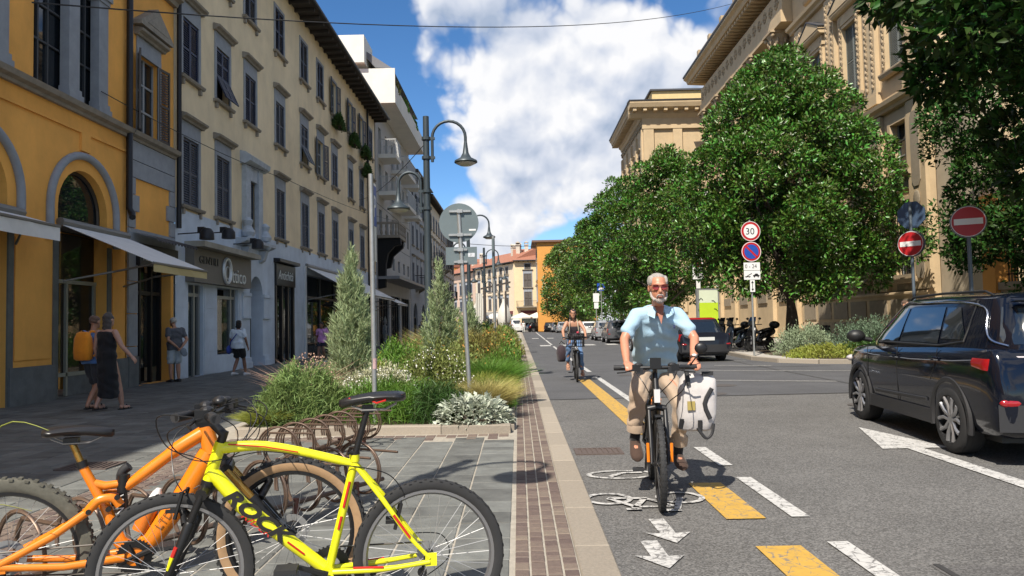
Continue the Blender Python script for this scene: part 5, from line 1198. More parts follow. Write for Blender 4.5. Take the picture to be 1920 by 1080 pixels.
def juniper(label, x, y, h, r, n, seed, w=.011):
    rs = np.random.default_rng(seed); t = thing('juniper', label, 'juniper', (x, y, .14), 0, 'columnar junipers')
    prof = [(0,r*.8),(h*.2,r),(h*.45,r*.85),(h*.7,r*.5),(h*.88,r*.2),(h*1.0,.02)]
    # plumes: sprays that start near the stem and rise outwards
    k = 240; z, rr, a = lathe_pts(rs, k, prof); tip = np.stack([rr*np.cos(a)*rs.uniform(.75,1.15,k), rr*np.sin(a)*rs.uniform(.75,1.15,k), np.minimum(z+rs.uniform(0,.22,k), h*1.04)], 1)
    base = np.stack([tip[:,0]*.35, tip[:,1]*.35, np.maximum(tip[:,2]-rs.uniform(.35,.7,k)*h/2.4, 0)], 1)
    j = rs.integers(0, k, n); s = rs.uniform(.25, 1, n)[:, None]**.7; axis = unit(tip-base)[j]
    P = base[j]+(tip-base)[j]*s + rs.normal(size=(n,3))*.028*(1.2-s); D = unit(axis+rs.normal(size=(n,3))*.33)
    link('foliage', np_mesh('foliage', blades(rs, P, D, .13, w, .1), BLADE_F, M_JUN), t)
    MB().tube([(0,0,-.05),(0,0,h*.8)], [.03,.008], 6).build('stem', M_BARK, t); return t
juniper('tall feathery juniper behind the nearest parking sign pole', -2.62, 11.6, 2.55, .37, 15000, 31)
juniper('second feathery juniper left of the round sign pole', -1.72, 16.2, 2.68, .43, 12000, 32, .014)
juniper('third smaller juniper behind the round sign pole', -1.42, 21.5, 2.1, .40, 8000, 33, .016)
juniper('farthest pale juniper at the end of the bed', -2.6, 30, 2.2, .6, 6000, 34, .02)
def mound(name, label, cat, x, y, rx, ry, h, n, m, l, w, kind='blade', seed=0, up=.5, bend=.3, group='planting bed shrubs', z=.14, flowers=None, core=None, mats2=None):
    rs = np.random.default_rng(seed+100); t = thing(name, label, cat, (x, y, z), 0, group)
    a = rs.uniform(0, 2*PI, n); q = np.sqrt(rs.uniform(0, 1, n)); lump = 1+.22*np.sin(a*3+seed)*q+.12*np.sin(a*7+seed*2)
    if kind == 'grass':
        P = np.stack([rx*.45*q*np.cos(a), ry*.45*q*np.sin(a), np.zeros(n)], 1); D = unit(np.stack([np.cos(a)*q*rx/h*1.1, np.sin(a)*q*ry/h*1.1, np.ones(n)], 1)+rs.normal(size=(n,3))*.12)
        V = blades(rs, P, D, h*1.12, w, bend); F = BLADE_F
    else:
        th = rs.uniform(0, 1, n)**.8; zz = h*th*lump*rs.uniform(.75, 1.06, n); rr = np.sqrt(np.maximum(1-th**2, .02))*lump*rs.uniform(.7,1.06,n)
        P = np.stack([rx*rr*np.cos(a), ry*rr*np.sin(a), np.maximum(zz, .02)], 1)
        out = unit(np.stack([np.cos(a)*rr, np.sin(a)*rr, th+.3], 1)); D = unit(out*(1-up)+np.array([0,0,1])*up+rs.normal(size=(n,3))*.42)
        P = P - D*l*.5
        if kind == 'blade': V = blades(rs, P, D, l, w, bend); F = BLADE_F
        else: V = leaves(rs, P, D, l, w, .3, .1); F = LEAF_F
    o = link('foliage', np_mesh('foliage', V, F, m), t)
    b = MB(); k = 9
    for i in range(k): aa = 2*PI*i/k; b.tube([(0,0,-.05),(rx*.35*math.cos(aa),ry*.35*math.sin(aa),h*.35),(rx*.55*math.cos(aa),ry*.55*math.sin(aa),h*.6)], [.012,.008,.004], 4)
    b.build('stem', M_BARK, t)
    if flowers:
        fm, fn, fs = flowers; a = rs.uniform(0,2*PI,fn); th = rs.uniform(.25,1,fn); rr = np.sqrt(1-th**2)
        P = np.stack([rx*rr*np.cos(a), ry*rr*np.sin(a), h*th*1.04], 1)+rs.normal(size=(fn,3))*.03
        D = unit(rs.normal(size=(fn,3))); s = unit(np.cross(D, rs.normal(size=(fn,3)))); V = np.stack([P-D*fs, P-s*fs, P+D*fs, P+s*fs], 1)
        link('flower_head', np_mesh('flower_head', V, [(0,1,2,3)], fm), t)
    return t
G1 = leaf_mat('leaf_sage_green', (.19,.27,.085), .6, .3, .04, .3, .3); G2 = leaf_mat('leaf_bright_green', (.13,.245,.035), .5, .35, .05, .35, .4); G3 = leaf_mat('leaf_yellow_green', (.31,.34,.065), .5, .3, .05, .35, .4)
G4 = leaf_mat('leaf_straw', (.42,.36,.14), .6, .3, .04, .3, .3); G5 = leaf_mat('leaf_silver', (.50,.54,.44), .75, .2, .03, .15, .2); G6 = leaf_mat('leaf_bronze', (.22,.20,.055), .6, .4, .05, .3, .3); G7 = leaf_mat('leaf_dark_green', (.055,.11,.025), .5, .4, .05, .25, .4); G8 = leaf_mat('leaf_olive', (.20,.23,.065), .6, .4, .05, .3, .3)
FW = mat('flower_white', (.72,.70,.62), .7); FP = mat('flower_pinkish', (.42,.27,.2), .8, island=.3); FY = mat('flower_orange', (.55,.25,.05), .7)
S = 'shrub'; GR = 'grass tuft'
mound('feathery_shrub', 'grey-green feathery mound at the near left corner of the bed', S, -3.02, 10.2, .62, .6, .68, 9000, G1, .15, .011, seed=1, up=.45)
mound('yellow_grass', 'small yellow-green tuft at the foot of the left corner mound', GR, -3.35, 9.75, .32, .25, .28, 1400, G3, .2, .01, 'grass', seed=2)
mound('dried_flower_shrub', 'airy shrub of pinkish dried flower stalks at the left edge of the bed', S, -3.2, 11.3, .5, .5, .85, 500, FP, .3, .008, 'grass', seed=3, flowers=(FP, 500, .013))
mound('white_flower_shrub', 'cream-flowered grey shrub in front of the first juniper', S, -2.05, 11.0, .72, .6, .62, 7000, leaf_mat('leaf_pale', (.42,.42,.26), .7, .3, .03, .25), .06, .022, 'leaf', seed=4, flowers=(FW, 1500, .012))
mound('aster_shrub', 'olive shrub dotted with small white flowers beside the sign pole', S, -1.28, 11.3, .62, .6, .88, 7500, G8, .06, .022, 'leaf', seed=5, flowers=(FW, 420, .013))
mound('green_grass', 'dense bright green grassy mound behind the bicycle saddle', GR, -1.75, 10.15, .85, .5, .5, 11000, G2, .16, .008, seed=6, up=.6)
mound('green_grass', 'dark green grass clump left of the silver plant', GR, -1.15, 10.05, .5, .45, .45, 6000, G7, .18, .009, seed=7, up=.6)
mound('yellow_grass', 'round straw-yellow grass tuft near the brick gutter', GR, -.5, 10.85, .42, .4, .52, 4200, G4, .4, .006, 'grass', seed=8, bend=.25)
mound('yellow_grass', 'yellow-green fountain grass behind the straw tuft', GR, -.62, 12.1, .45, .4, .55, 3600, G3, .4, .007, 'grass', seed=9, bend=.3)
mound('green_grass', 'tall green grass tuft right of the round sign pole', GR, -.55, 13.4, .5, .5, .72, 4200, G2, .5, .009, 'grass', seed=10, bend=.3)
mound('green_grass', 'fresh green grass edge spilling toward the gutter', GR, -.4, 11.8, .35, .8, .36, 4000, G2, .16, .009, seed=11, up=.6)
mound('bronze_shrub', 'bronze and green shrub between the first and second juniper', S, -1.25, 13.9, .8, .8, .85, 6500, G8, .08, .025, 'leaf', seed=12, flowers=(FY, 60, .02))
mound('strap_leaf_plant', 'arching strap-leaved plant at the left edge behind the first juniper', GR, -2.6, 14.5, .9, .8, .95, 420, G2, .9, .03, 'grass', seed=13, bend=.5)
mound('olive_shrub', 'low olive shrub filling the bed behind the tall juniper', S, -2.9, 13.2, .7, .7, .7, 5000, G3, .09, .025, 'leaf', seed=14)
mound('bronze_shrub', 'rust-brown shrub right of the second juniper', S, -.95, 16.2, .7, .8, .95, 5000, G6, .09, .028, 'leaf', seed=15, flowers=(FY, 70, .02))
mound('green_shrub', 'green shrub at the gutter opposite the woman cyclist', S, -.5, 15.4, .5, .9, .6, 4500, G2, .1, .022, 'leaf', seed=16)
mound('bronze_shrub', 'reddish-brown seed-head shrub under the slim sign pole', S, -.75, 19.2, .75, 1.0, 1.05, 5000, G6, .1, .03, 'leaf', seed=17, flowers=(FY, 120, .025))
mound('green_shrub', 'green shrub along the gutter beneath the slim pole', S, -.45, 18.2, .45, 1.1, .7, 4000, G2, .1, .028, 'leaf', seed=18)
mound('tall_grass', 'tall pale flowering grass behind the second juniper', GR, -1.9, 19.5, .7, .7, 1.3, 2500, G4, 1.0, .012, 'grass', seed=19, bend=.3, flowers=(FY, 120, .02))
mound('green_shrub', 'mid-green shrub left of the second juniper', S, -2.8, 17.4, .8, 1.0, .85, 4500, G2, .1, .03, 'leaf', seed=20)
for i, (x, y, h, m, lab) in enumerate(((-.7,22.5,.9,G2,'green shrub just past the slim pole'),(-2.2,24,1.2,G3,'light green shrub behind the third juniper'),(-.8,26,1.0,G6,'brown shrub before the pergola'),(-2.4,28,1.1,G2,'green shrub at the far bed, left side'),(-.7,30,.9,G8,'olive shrub at the far bed, gutter side'),(-1.6,34,1.2,G7,'dark bush in the far bed'),(-.8,39,1.0,G2,'green bush near the pergola post'),(-2.2,44,1.3,G7,'dark green bush beside the folded parasol'),(-.9,50,1.1,G8,'last bush at the end of the bed'))):
    mound('bed_shrub', lab, S, x, y, .8, 1.5, h, 3500, m, .16, .05, 'leaf', seed=30+i)
# lobed silver plant over the kerb
def silver(label, x, y, rx, ry, h, n, seed, z=.12):
    rs = np.random.default_rng(seed); t = thing('silver_leaf_plant', label, S, (x, y, z), 0, 'planting bed shrubs'); a = rs.uniform(0,2*PI,n); th = rs.uniform(0,1,n); rr = np.sqrt(1-th**2*.95)
    P = np.stack([rx*rr*np.cos(a), ry*rr*np.sin(a), h*th*rs.uniform(.8,1.05,n)], 1); D = unit(np.stack([np.cos(a)*rr,np.sin(a)*rr,th*.6+.15],1)+rs.normal(size=(n,3))*.3); P = P-D*.06
    ln = rs.uniform(.10,.17,n)[:,None]; s = unit(np.cross(D, np.array([0,0,1.])+rs.normal(size=(n,3))*.3)); up_ = unit(np.cross(s, D)); w = ln*.2
    pts = [P, P+D*ln*.35+s*w, P+D*ln*.45+s*w*.35, P+D*ln*.7+s*w*1.0, P+D*ln*.78+s*w*.4, P+D*ln-up_*ln*.15, P+D*ln*.78-s*w*.4, P+D*ln*.7-s*w*1.0, P+D*ln*.45-s*w*.35, P+D*ln*.35-s*w]
    link('foliage', np_mesh('foliage', np.stack(pts,1), [(0,1,2,8,9),(2,3,4,6,7,8),(4,5,6)], G5), t); b = MB()
    for i in range(8): aa = i*PI/4; b.tube([(0,0,-.02),(rx*.5*math.cos(aa),ry*.5*math.sin(aa),h*.5)], [.01,.005], 4)
    b.build('stem', M_BARK, t)
silver('silver lobed-leaf plant spilling over the granite kerb at the bed corner', -.62, 9.72, .5, .36, .36, 900, 77)
# island planting on the right
mound('silver_bush', 'round silver-green bush left of the magnolia trunk', S, 9.95, 25.8, 1.0, 1.0, .95, 6500, leaf_mat('leaf_silver_green', (.27,.33,.2), .7, .3, .03, .2), .1, .03, 'leaf', seed=50, group='island planting', z=.11)
mound('silver_bush', 'large dark silver-green bush right of the magnolia trunk', S, 12.1, 25.6, 1.45, 1.2, 1.1, 8500, leaf_mat('leaf_blue_green', (.13,.19,.115), .7, .35, .03, .2), .1, .03, 'leaf', seed=51, group='island planting', z=.11)
mound('ground_cover', 'low bright green ground cover along the island kerb', 'ground cover', 10.2, 24.2, 1.5, .85, .38, 6500, G3, .11, .04, 'leaf', seed=52, group='island planting', z=.11)
mound('ground_cover', 'low dark green ground cover under the magnolia', 'ground cover', 11.4, 24.3, 1.2, .8, .5, 5000, G7, .11, .04, 'leaf', seed=53, group='island planting', z=.11)
mound('silver_bush', 'grey bush at the right end of the island behind the dark car', S, 14.0, 25.0, 1.2, 1.0, .9, 5000, MATS['leaf_blue_green'], .1, .03, 'leaf', seed=54, group='island planting', z=.11)
# trailing window boxes on the top floor
for i, (x, y, z) in enumerate(FLOWER_BOXES):
    mound('window_box_plant', ('trailing green plant in the first top-floor window box','larger trailing plant in the second top-floor window box','bushy plant in the third top-floor window box','hanging plant below the third window box')[i], 'window plant', x, y, .25, .75, .7, 2500, G7, .16, .06, 'leaf', seed=60+i, group='window box plants', z=z-.55, up=-.2)
for i, (y, lab) in enumerate(((51.5,'reddish shrub on the white terrace corner'),(56,'green plant on the white terrace'),(61,'green plant at the far end of the white terrace'))):
    mound('terrace_plant', lab, 'terrace plant', XL+1.0, y, .45, .8, .95, 1500, G6 if i == 0 else G2, .2, .08, 'leaf', seed=70+i, group='terrace plants', z=PZ+17.6)
# grass stalks leaning in at the left edge
rs = np.random.default_rng(5); t = thing('grass_stalks', 'thin grass stalks with seed heads at the lower left edge', 'grass', (-2.62, 3.2, PZ), 0)
b = MB()
for p in ([(0,0,0),(.1,.1,.6),(.3,.12,.95),(.55,.1,.92)], [(0,.05,0),(-.05,.1,.5),(.05,.1,.8),(.2,.1,1.02)], [(0,0,0),(.1,0,.4),(.3,0,.62),(.52,0,.6)], [(-.05,0,0),(0,0,.5),(.12,0,.78),(.36,0,.72)]): b.tube(smoothpath(p, 5), [.006-.0003*i for i in range(16)], 4)
b.build('stalk', G3, t)
# ================================================================ cars and scooters
M_TYRE = mat('tyre_rubber', (.022,.022,.023), .75, var=.15, vscale=30); M_RIMD = mat('alloy_dark', (.03,.03,.032), .35, metal=.6); M_ALLOY = mat('alloy_bright', (.30,.30,.31), .3, metal=.6)
M_PLAS = mat('cladding_plastic', (.022,.022,.024), .6, var=.1, bump=.15, bscale=200); M_CHROME = mat('chrome_trim', (.55,.56,.58), .15, metal=1.)
M_CARG = mat('car_glass', (.012,.016,.02), .03, spec=.9, coat=.6); M_TAIL = mat('tail_lamp_red', (.30,.006,.010), .1, coat=1., var=.1, vscale=30); M_TAILW = mat('tail_lamp_clear', (.55,.5,.5), .15, coat=1.); M_PLATE = mat('plate_white', (.6,.6,.58), .4)
_PAINT = {}
def carpaint(name, c, rough=.28, metal=.15):
    if name not in MATS:
        m = mat(name, c, rough, metal, coat=.5, spec=.3)
    return MATS[name]
def interp(tab, x):
    xs = [t[0] for t in tab]; return [float(np.interp(x, xs, [t[i] for t in tab])) for i in range(1, len(tab[0]))]
def csmooth(tab, k=4):
    P = [Vector(t) if len(t) <= 4 else None for t in tab]; out = []
    A = np.array(tab, float)
    for i in range(len(A)-1):
        p0, p1, p2, p3 = A[max(i-1,0)], A[i], A[i+1], A[min(i+2,len(A)-1)]
        for j in range(k):
            t = j/k; q = .5*((2*p1)+(p2-p0)*t+(2*p0-5*p1+4*p2-p3)*t*t+(3*p1-p0-3*p2+p3)*t**3)
            q[0] = p1[0]+(p2[0]-p1[0])*t; out.append(q)
    out.append(A[-1]); return out
def apply_mods(o):
    dg = bpy.context.evaluated_depsgraph_get(); me = bpy.data.meshes.new_from_object(o.evaluated_get(dg)); o.modifiers.clear(); old = o.data; o.data = me; return o
def wheel_meshes(r, w, style, key):
    k = ('wheel', r, w, style)
    if k in _WM: return _WM[k]
    t = MB(); t.lathe([(r*.70,-w/2),(r*.9,-w/2),(r*.975,-w*.42),(r,-w*.28),(r,w*.28),(r*.975,w*.42),(r*.9,w/2),(r*.70,w/2),(r*.70,-w/2)], 36, (0,0,0), 'y')
    for i in range(4): yy = -w*.3+w*.2*i; t.lathe([(r*1.002,yy),(r*1.0035,yy+.008)], 36, (0,0,0), 'y', cap=False)
    tm = t.mesh('tyre', M_TYRE, 40)
    d = MB(); d.lathe([(.0,-.01),(r*.66,-.02),(r*.7,w*.38),(r*.72,w*.5),(r*.69,w*.5),(r*.66,w*.2),(r*.64,.0)], 32, (0,0,0), 'y'); dm = d.mesh('rim', M_RIMD if style != 'plain' else M_ALLOY, 40)
    s = MB()
    if style == 'suv':
        for i in range(5):
            a = 2*PI*i/5+.3
            for q in (-.3,.3):
                aa = a+q*.85; p0 = (math.cos(a+q*1.6)*r*.13, w*.36, math.sin(a+q*1.6)*r*.13); p1 = (math.cos(aa)*r*.42, w*.42, math.sin(aa)*r*.42); p2 = (math.cos(a+q*1.25)*r*.68, w*.46, math.sin(a+q*1.25)*r*.68)
                s.tube([p0,p1,p2], [.024,.02,.022], 6)
    else:
        for i in range(7): a = 2*PI*i/7; s.tube([(math.cos(a)*r*.1,w*.34,math.sin(a)*r*.1),(math.cos(a)*r*.68,w*.45,math.sin(a)*r*.68)], [.03,.02], 6)
    s.lathe([(r*.16,w*.3),(r*.16,w*.44),(.01,w*.46)], 14, (0,0,0), 'y'); sm = s.mesh('spokes', M_ALLOY, 40)
    _WM[k] = (tm, dm, sm); return _WM[k]
def car(name, label, loc, rz, paint, L=4.4, Wd=1.82, H=1.62, wb=2.64, r=.345, kind='suv', group='cars', roofm=None, plate='', clad=True, rails=False, brand=None, sedan=False):
    t = thing(name, label, 'car', loc, rz, group); hl = L/2; hw = Wd/2; zb = (.665 if kind == 'suv' else .63)*H          # belt height
    fx = lambda a: a*hl/2.2
    low = [(-2.2,.62,.46,.58,.60),(-2.185,.80,.38,.74,.78),(-2.14,.865,.32,.92,.98),(-2.07,.892,.27,zb-.02,zb),(-1.9,.905,.25,zb+.005,zb+.02),(-1.3,.91,.24,zb,zb+.02),(0,.91,.24,zb-.035,zb),(.9,.905,.24,zb-.06,zb-.0),(1.35,.895,.25,zb-.075,zb-.005),(1.8,.86,.27,zb-.12,zb-.06),(2.05,.79,.30,zb-.22,zb-.17),(2.17,.69,.34,.68,.72),(2.2,.58,.40,.58,.6)]
    st = csmooth([(fx(a),b*hw/.91,c,d,e) for a,b,c,d,e in low], 3); mb = MB(); rings = []
    for x, w, z0, zs, zt in st:
        zt = max(zt, zs+.005); h = zs-z0
        half = [(0,z0),(w*.8,z0),(w*.93,z0+.03),(w*.975,z0+h*.14),(w*.99,z0+h*.32),(w*1.0,z0+h*.52),(w*1.0,z0+h*.72),(w*.992,z0+h*.84),(w*.975,z0+h*.93),(w*.94,zs),(w*.90,zs+(zt-zs)*.4),(w*.6,zt),(0,zt+.012)]
        ring = [(x,y,z) for y, z in half]+[(x,-y,z) for y, z in half[-2:0:-1]]; rings.append(ring)
    mb.loft(rings); me = mb.mesh('body', paint, 40); bo = link('body', me, t)
    cutters = []
    wx = (wb/2*1.0+.05, -wb/2+.05)
    for x in wx:
        c = MB(); c.lathe([(r*1.13,-hw-.2),(r*1.13,hw+.2)], 32, (x,0,r*1.0), 'y'); co = c.build('cut', paint); cutters.append(co)
        m = bo.modifiers.new('b','BOOLEAN'); m.operation = 'DIFFERENCE'; m.solver = 'EXACT'; m.object = co
    apply_mods(bo)
    for c in cutters: bpy.data.objects.remove(c)
    bo.data.polygons.foreach_set('use_smooth', [True]*len(bo.data.polygons)); bo.data.set_sharp_from_angle(angle=R(32))
    ub = MB(); ub.box(-hl*.86,hl*.86,-hw*.80,hw*.80,.2,.5); ub.build('underbody', M_BLK, t)
    # greenhouse: superellipse rings
    P_ = 5.5
    gz = [zb-.05, zb+.02, zb+(H-zb)*.45, zb+(H-zb)*.78, H-.055, H-.02, H]
    def g(z):
        q = min(1, max(0, (z-zb)/(H-zb))); b = hw*(.945-.215*q**1.1); x0 = fx(-2.10)+fx(.24)*q**(1.2 if kind == 'suv' else .9)*(1.0 if kind == 'suv' else 2.2); x1 = fx(1.32)-fx(.86)*q
        if z > H-.05: s = (z-(H-.05))/.05; b *= 1-.16*s*s; x0 += .12*s*s; x1 -= .14*s*s
        return b, (x0+x1)/2, (x1-x0)/2
    def ysurf(x, z): b, xc, a = g(z); u = min(.999, abs((x-xc)/a)); return b*(1-u**P_)**(1/P_)
    def xsurf(y, z, s): b, xc, a = g(z); u = min(.999, abs(y/b)); return xc+s*a*(1-u**P_)**(1/P_)
    gh = MB(); rings = []; n = 56
    for z in gz:
        b, xc, a = g(z); ring = []
        for i in range(n):
            an = 2*PI*i/n; c_, s_ = math.cos(an), math.sin(an); e = 2/P_
            ring.append((xc+a*math.copysign(abs(c_)**e, c_), b*math.copysign(abs(s_)**e, s_), z))
        rings.append(ring)
    gh.loft(rings); gh.m = [1 if roofm and min(gh.v[i][2] for i in fc) > H-.1 else 0 for fc in gh.f]; top = gh.build('roof', [paint, roofm or paint], t, smooth=35)
    gb = .006
    def side_glass(x0a, x0b, x1a, x1b, z0, z1, s, name='side_window'):
        m = MB(); nx, nz = 8, 4; rows = []
        for j in range(nz+1):
            z = z0+(z1-z0)*j/nz; q = j/nz; xa = x0a+(x0b-x0a)*q; xb = x1a+(x1b-x1a)*q
            rows.append([(xa+(xb-xa)*i/nx, s*(ysurf(xa+(xb-xa)*i/nx, z)+gb), z) for i in range(nx+1)])
        m.loft(rows, closed_ring=False, caps=False); return m.build(name, M_CARG, t, smooth=True)
    z0, z1 = zb+.035, H-.12
    for s in (-1, 1):
        side_glass(fx(.10),fx(.05),fx(1.0),fx(.32),z0,z1,s); side_glass(fx(-.95),fx(-.88),fx(.03),fx(-.02),z0,z1,s)
        if not sedan: side_glass(fx(-1.5),fx(-1.22),fx(-1.0),fx(-.94),z0+.05,z1-.01,s,'quarter_window')
        ch = MB(); pts = [(fx(1.1),z0-.025)] + [(fx(x),z0-.022) for x in (.5,0,-.6,-1.0)] + [(fx(-1.48),z0+.03)] + [(fx(-1.5),z1+.045),(fx(-.8),z1+.05),(fx(0),z1+.05),(fx(.32),z1+.04),(fx(1.08),z0-.02)]
        ch.tube([(x, s*(ysurf(x,z)+.004), z) for x, z in pts], .012, 5); ch.build('window_trim', M_BLK, t)
        if kind == 'suv':
            q_ = [(fx(1.1),z0-.02),(fx(.32),z1+.045),(fx(-.2),z1+.055),(fx(-.9),z1+.05),(fx(-1.45),z1+.02),(fx(-1.68),z1-.05),(fx(-1.76),z0+.16),(fx(-1.86),z0+.05),(fx(-2.0),z0+.0)]; MB().tube(smoothpath([(x, s*(ysurf(x,z)+.008), z) for x, z in q_], 4), .013, 6).build('chrome_line', M_CHROME, t, smooth=60)
    def end_glass(y, za, zb_, s, name):
        m = MB(); rows = []; ny = 12
        for j in range(6):
            z = za+(zb_-za)*j/5; yy = y*(1-.14*j/5); rows.append([(xsurf(-yy+2*yy*i/ny, z, s)+s*gb, -yy+2*yy*i/ny, z) for i in range(ny+1)])
        m.loft(rows, closed_ring=False, caps=False); return m.build(name, M_CARG, t, smooth=True)
    end_glass(hw*.80, zb+.04, H-.10, 1, 'windscreen'); end_glass(hw*.80, zb+.05, H-.14, -1, 'rear_window')
    # wheels
    for x in wx:
        for s in (-1, 1):
            tm, dm, sm = wheel_meshes(r, .225, 'suv' if kind == 'suv' else 'plain', 0); wo = link('wheel', tm, t, (x, s*(hw-.106), r)); wo.scale = (1, s, 1); link('rim', dm, wo); link('spokes', sm, wo)
            ww = MB(); ww.lathe([(r*1.125,min(0,-s*.32)),(r*1.125,max(0,-s*.32))], 24, (x,s*(hw-.03),r), 'y', R(-8), R(188)); ww.lathe([(.001,0),(r*1.12,0)], 24, (x,s*(hw-.35),r), 'y', R(-8), R(188)); ww.build('wheel_well', M_BLK, t)
            if clad:
                a = MB(); pr = []
                for i in range(25):
                    an = R(-14)+R(208)*i/24; pr.append((x+math.cos(an)*r*1.18, s*(hw-.016), r+math.sin(an)*r*1.18))
                a.tube(pr, .04, 6, flat=.7); a.build('arch_cladding', M_PLAS, t, smooth=50)
    if clad:
        for s in (-1, 1): MB().box(wx[1]+r*1.2,wx[0]-r*1.2,min(s*(hw-.05),s*(hw+.004)),max(s*(hw-.05),s*(hw+.004)),.25,.40).build('sill_cladding', M_PLAS, t)
    # rear end
    rb = MB(); rb.loft([[(-hl-.02+.07*(abs(y)/hw)**4,y,z) for y in np.linspace(-hw*.96,hw*.96,15)] for z in (.34,.40,.52,.585)], closed_ring=False, caps=False); rb.build('rear_bumper', M_PLAS if clad else paint, t, smooth=True)
    for s in (-1, 1):
        def lamp(nm, mm, y0, y1, za, zc, wrap):
            m = MB(); cols = []
            for i in range(7): y = y0+(y1-y0)*i/6; x = -hl+.092+.09*(y/hw)**6; cols.append([(x-.012,s*y,za),(x-.02,s*y,(za+zc)/2),(x-.012,s*y,zc)])
            if wrap:
                for i in range(1,7): x = -hl+.18+wrap*i/6; q = i/6; cols.append([(x,s*(hw*1.0+.004),za+(zc-za)*.0+.03*q),(x,s*(hw*1.0+.008),(za+zc)/2+.02*q),(x,s*(hw*.985+.004),zc)])
            m.loft(cols, closed_ring=False, caps=False); return m.build(nm, mm, t, smooth=True)
        zl = zb-.14
        if kind == 'suv': lamp('tail_lamp', M_TAIL, hw*.62, hw*.99, zl-.05, zl+.06, .24); lamp('lamp_strip', M_TAILW, hw*.62, hw*.93, zl+.061, zl+.085, 0); lamp('reverse_lamp', M_TAILW, hw*.40, hw*.61, zl-.03, zl+.07, 0)
        else: lamp('tail_lamp', M_TAIL, hw*.66, hw*.99, zl-.1, zl+.14, .16)
        rf = MB(); rf.ell((-hl+.035,s*hw*.80,.60), (.03,.14,.05)); rf.build('reflector', M_TAIL, t, smooth=True)
        mr = MB(); mr.ell((fx(1.02),s*(hw+.13),zb+.08), (.09,.12,.085), 12, 8); mr.tube([(fx(1.02),s*(hw*.93),zb+.02),(fx(1.02),s*(hw+.06),zb+.05)], .03, 6); mr.build('mirror', M_BLK if kind == 'suv' else paint, t, smooth=60)
        for x in (.12, -.98):
            h = MB(); h.tube([(fx(x)-.09,s*(hw+.004),zb-.12),(fx(x)-.05,s*(hw+.03),zb-.115),(fx(x)+.07,s*(hw+.03),zb-.115),(fx(x)+.1,s*(hw+.004),zb-.12)], .014, 6, flat=.8); h.build('door_handle', paint, t)
        sm = MB()
        for x, z_ in ((.04,.34),(1.03,.42)): sm.tube([(fx(x),s*(hw*.975),zb-.03),(fx(x)+.0,s*(hw*1.0+.001),zb-.22),(fx(x),s*(hw*.995+.0015),z_+.1),(fx(x)+.02,s*(hw*.975+.002),z_)], .004, 4)
        sm.tube([(fx(-1.02),s*(hw*.975),zb-.02),(fx(-.98),s*(hw+.001),zb-.2),(fx(-.86),s*(hw+.001),.72)], .004, 4); sm.build('door_seam', M_BLK, t)
        if kind == 'suv':
            cr = MB(); cr.tube([(fx(1.6),s*(hw*.965),zb-.13),(fx(.8),s*(hw+.002),zb-.16),(fx(-.4),s*(hw+.002),zb-.16),(fx(-1.4),s*(hw+.002),zb-.13),(fx(-1.85),s*(hw*.99),zb-.10)], .006, 4); cr.build('shoulder_crease', paint, t)
            MB().tube([(fx(-.75),s*(hw+.0),.50),(fx(.75),s*(hw+.0),.47)], .022, 6, flat=.5).build('door_strip', M_PLAS, t)
        hlp = MB(); hlp.ell((hl-.2,s*hw*.78,zb-.26), (.14,.16,.06)); hlp.build('headlamp', M_TAILW, t, smooth=True)
    MB().box(-hl-.018,-hl+.08,-.27,.27,.68 if kind=='suv' else .72,.80 if kind=='suv' else .83).build('number_plate', M_PLATE, t)
    if rails:
        for s in (-1, 1): b = MB(); b.tube([(fx(-1.65),s*hw*.66,H-.03),(fx(-1.5),s*hw*.67,H+.02),(fx(-.6),s*hw*.68,H+.03),(fx(.2),s*hw*.66,H+.015),(fx(.38),s*hw*.65,H-.03)], .014, 6); b.build('roof_rail', M_BLK, t, smooth=50)
        sp = MB(); sp.loft([[(-hl+.22+.08*(abs(y)/.6)**3,y,H-.05),(-hl+.10+.1*(abs(y)/.6)**3,y,H-.085),(-hl+.24+.08*(abs(y)/.6)**3,y,H-.10)] for y in np.linspace(-.6,.6,11)], closed_ring=False, caps=False); sp.build('spoiler', paint, t, smooth=True)
    if brand: text_obj('door_lettering', brand, .05, M_CHROME, t, plane_mtx((fx(.95),hw+.005,.68), (-1,0,0), (0,0,1)), .003, font_scale=(1.5,.9))
    return t
CG = 'cars parked or driving along the street'
SUVP = carpaint('paint_deep_blue_black', (.004,.006,.013), .12, .1)
car('suv', 'black sport utility car with alloy wheels seen from behind at the right edge', (5.44,8.86,.0), R(90-6.2), SUVP, 4.4, 1.82, 1.62, 2.64, .345, 'suv', CG, rails=True, brand='COMPASS')
def hatch(label, x, y, paint, yaw=0, roofm=None, L=4.0, H=1.48, group=CG, **k): return car('hatchback_car', label, (x, y, 0), R(90+yaw), paint, L, 1.74, H, 2.5, .31, 'hatch', group, roofm, clad=k.pop('clad', False), **k)
P_NAVY = carpaint('paint_navy', (.012,.014,.022)); P_REDR = carpaint('paint_red', (.33,.01,.015)); P_GREY = carpaint('paint_grey', (.13,.13,.135), .3, .5); P_SIL = carpaint('paint_silver', (.42,.43,.44), .3, .6); P_WH = carpaint('paint_white', (.68,.68,.66)); P_BLK = carpaint('paint_black', (.008,.008,.009))
hatch('dark car with a bright red roof parked behind the front cyclist', 6.0, 26.6, P_NAVY, 6, P_REDR, clad=True)
hatch('dark red hatchback half hidden behind the front cyclist', 6.1, 33.4, carpaint('paint_dark_red', (.09,.008,.012)), 2)
hatch('grey hatchback with round red tail lamps behind the front cyclist', 6.55, 49.5, P_GREY)
hatch('silver hatchback parked just ahead of the grey one', 6.5, 56.5, P_SIL)
hatch('white saloon behind the woman cyclist', 6.9, 74, P_WH, 0, None, 4.4, 1.45)
hatch('silver car ahead of the white saloon', 6.6, 86, P_SIL)
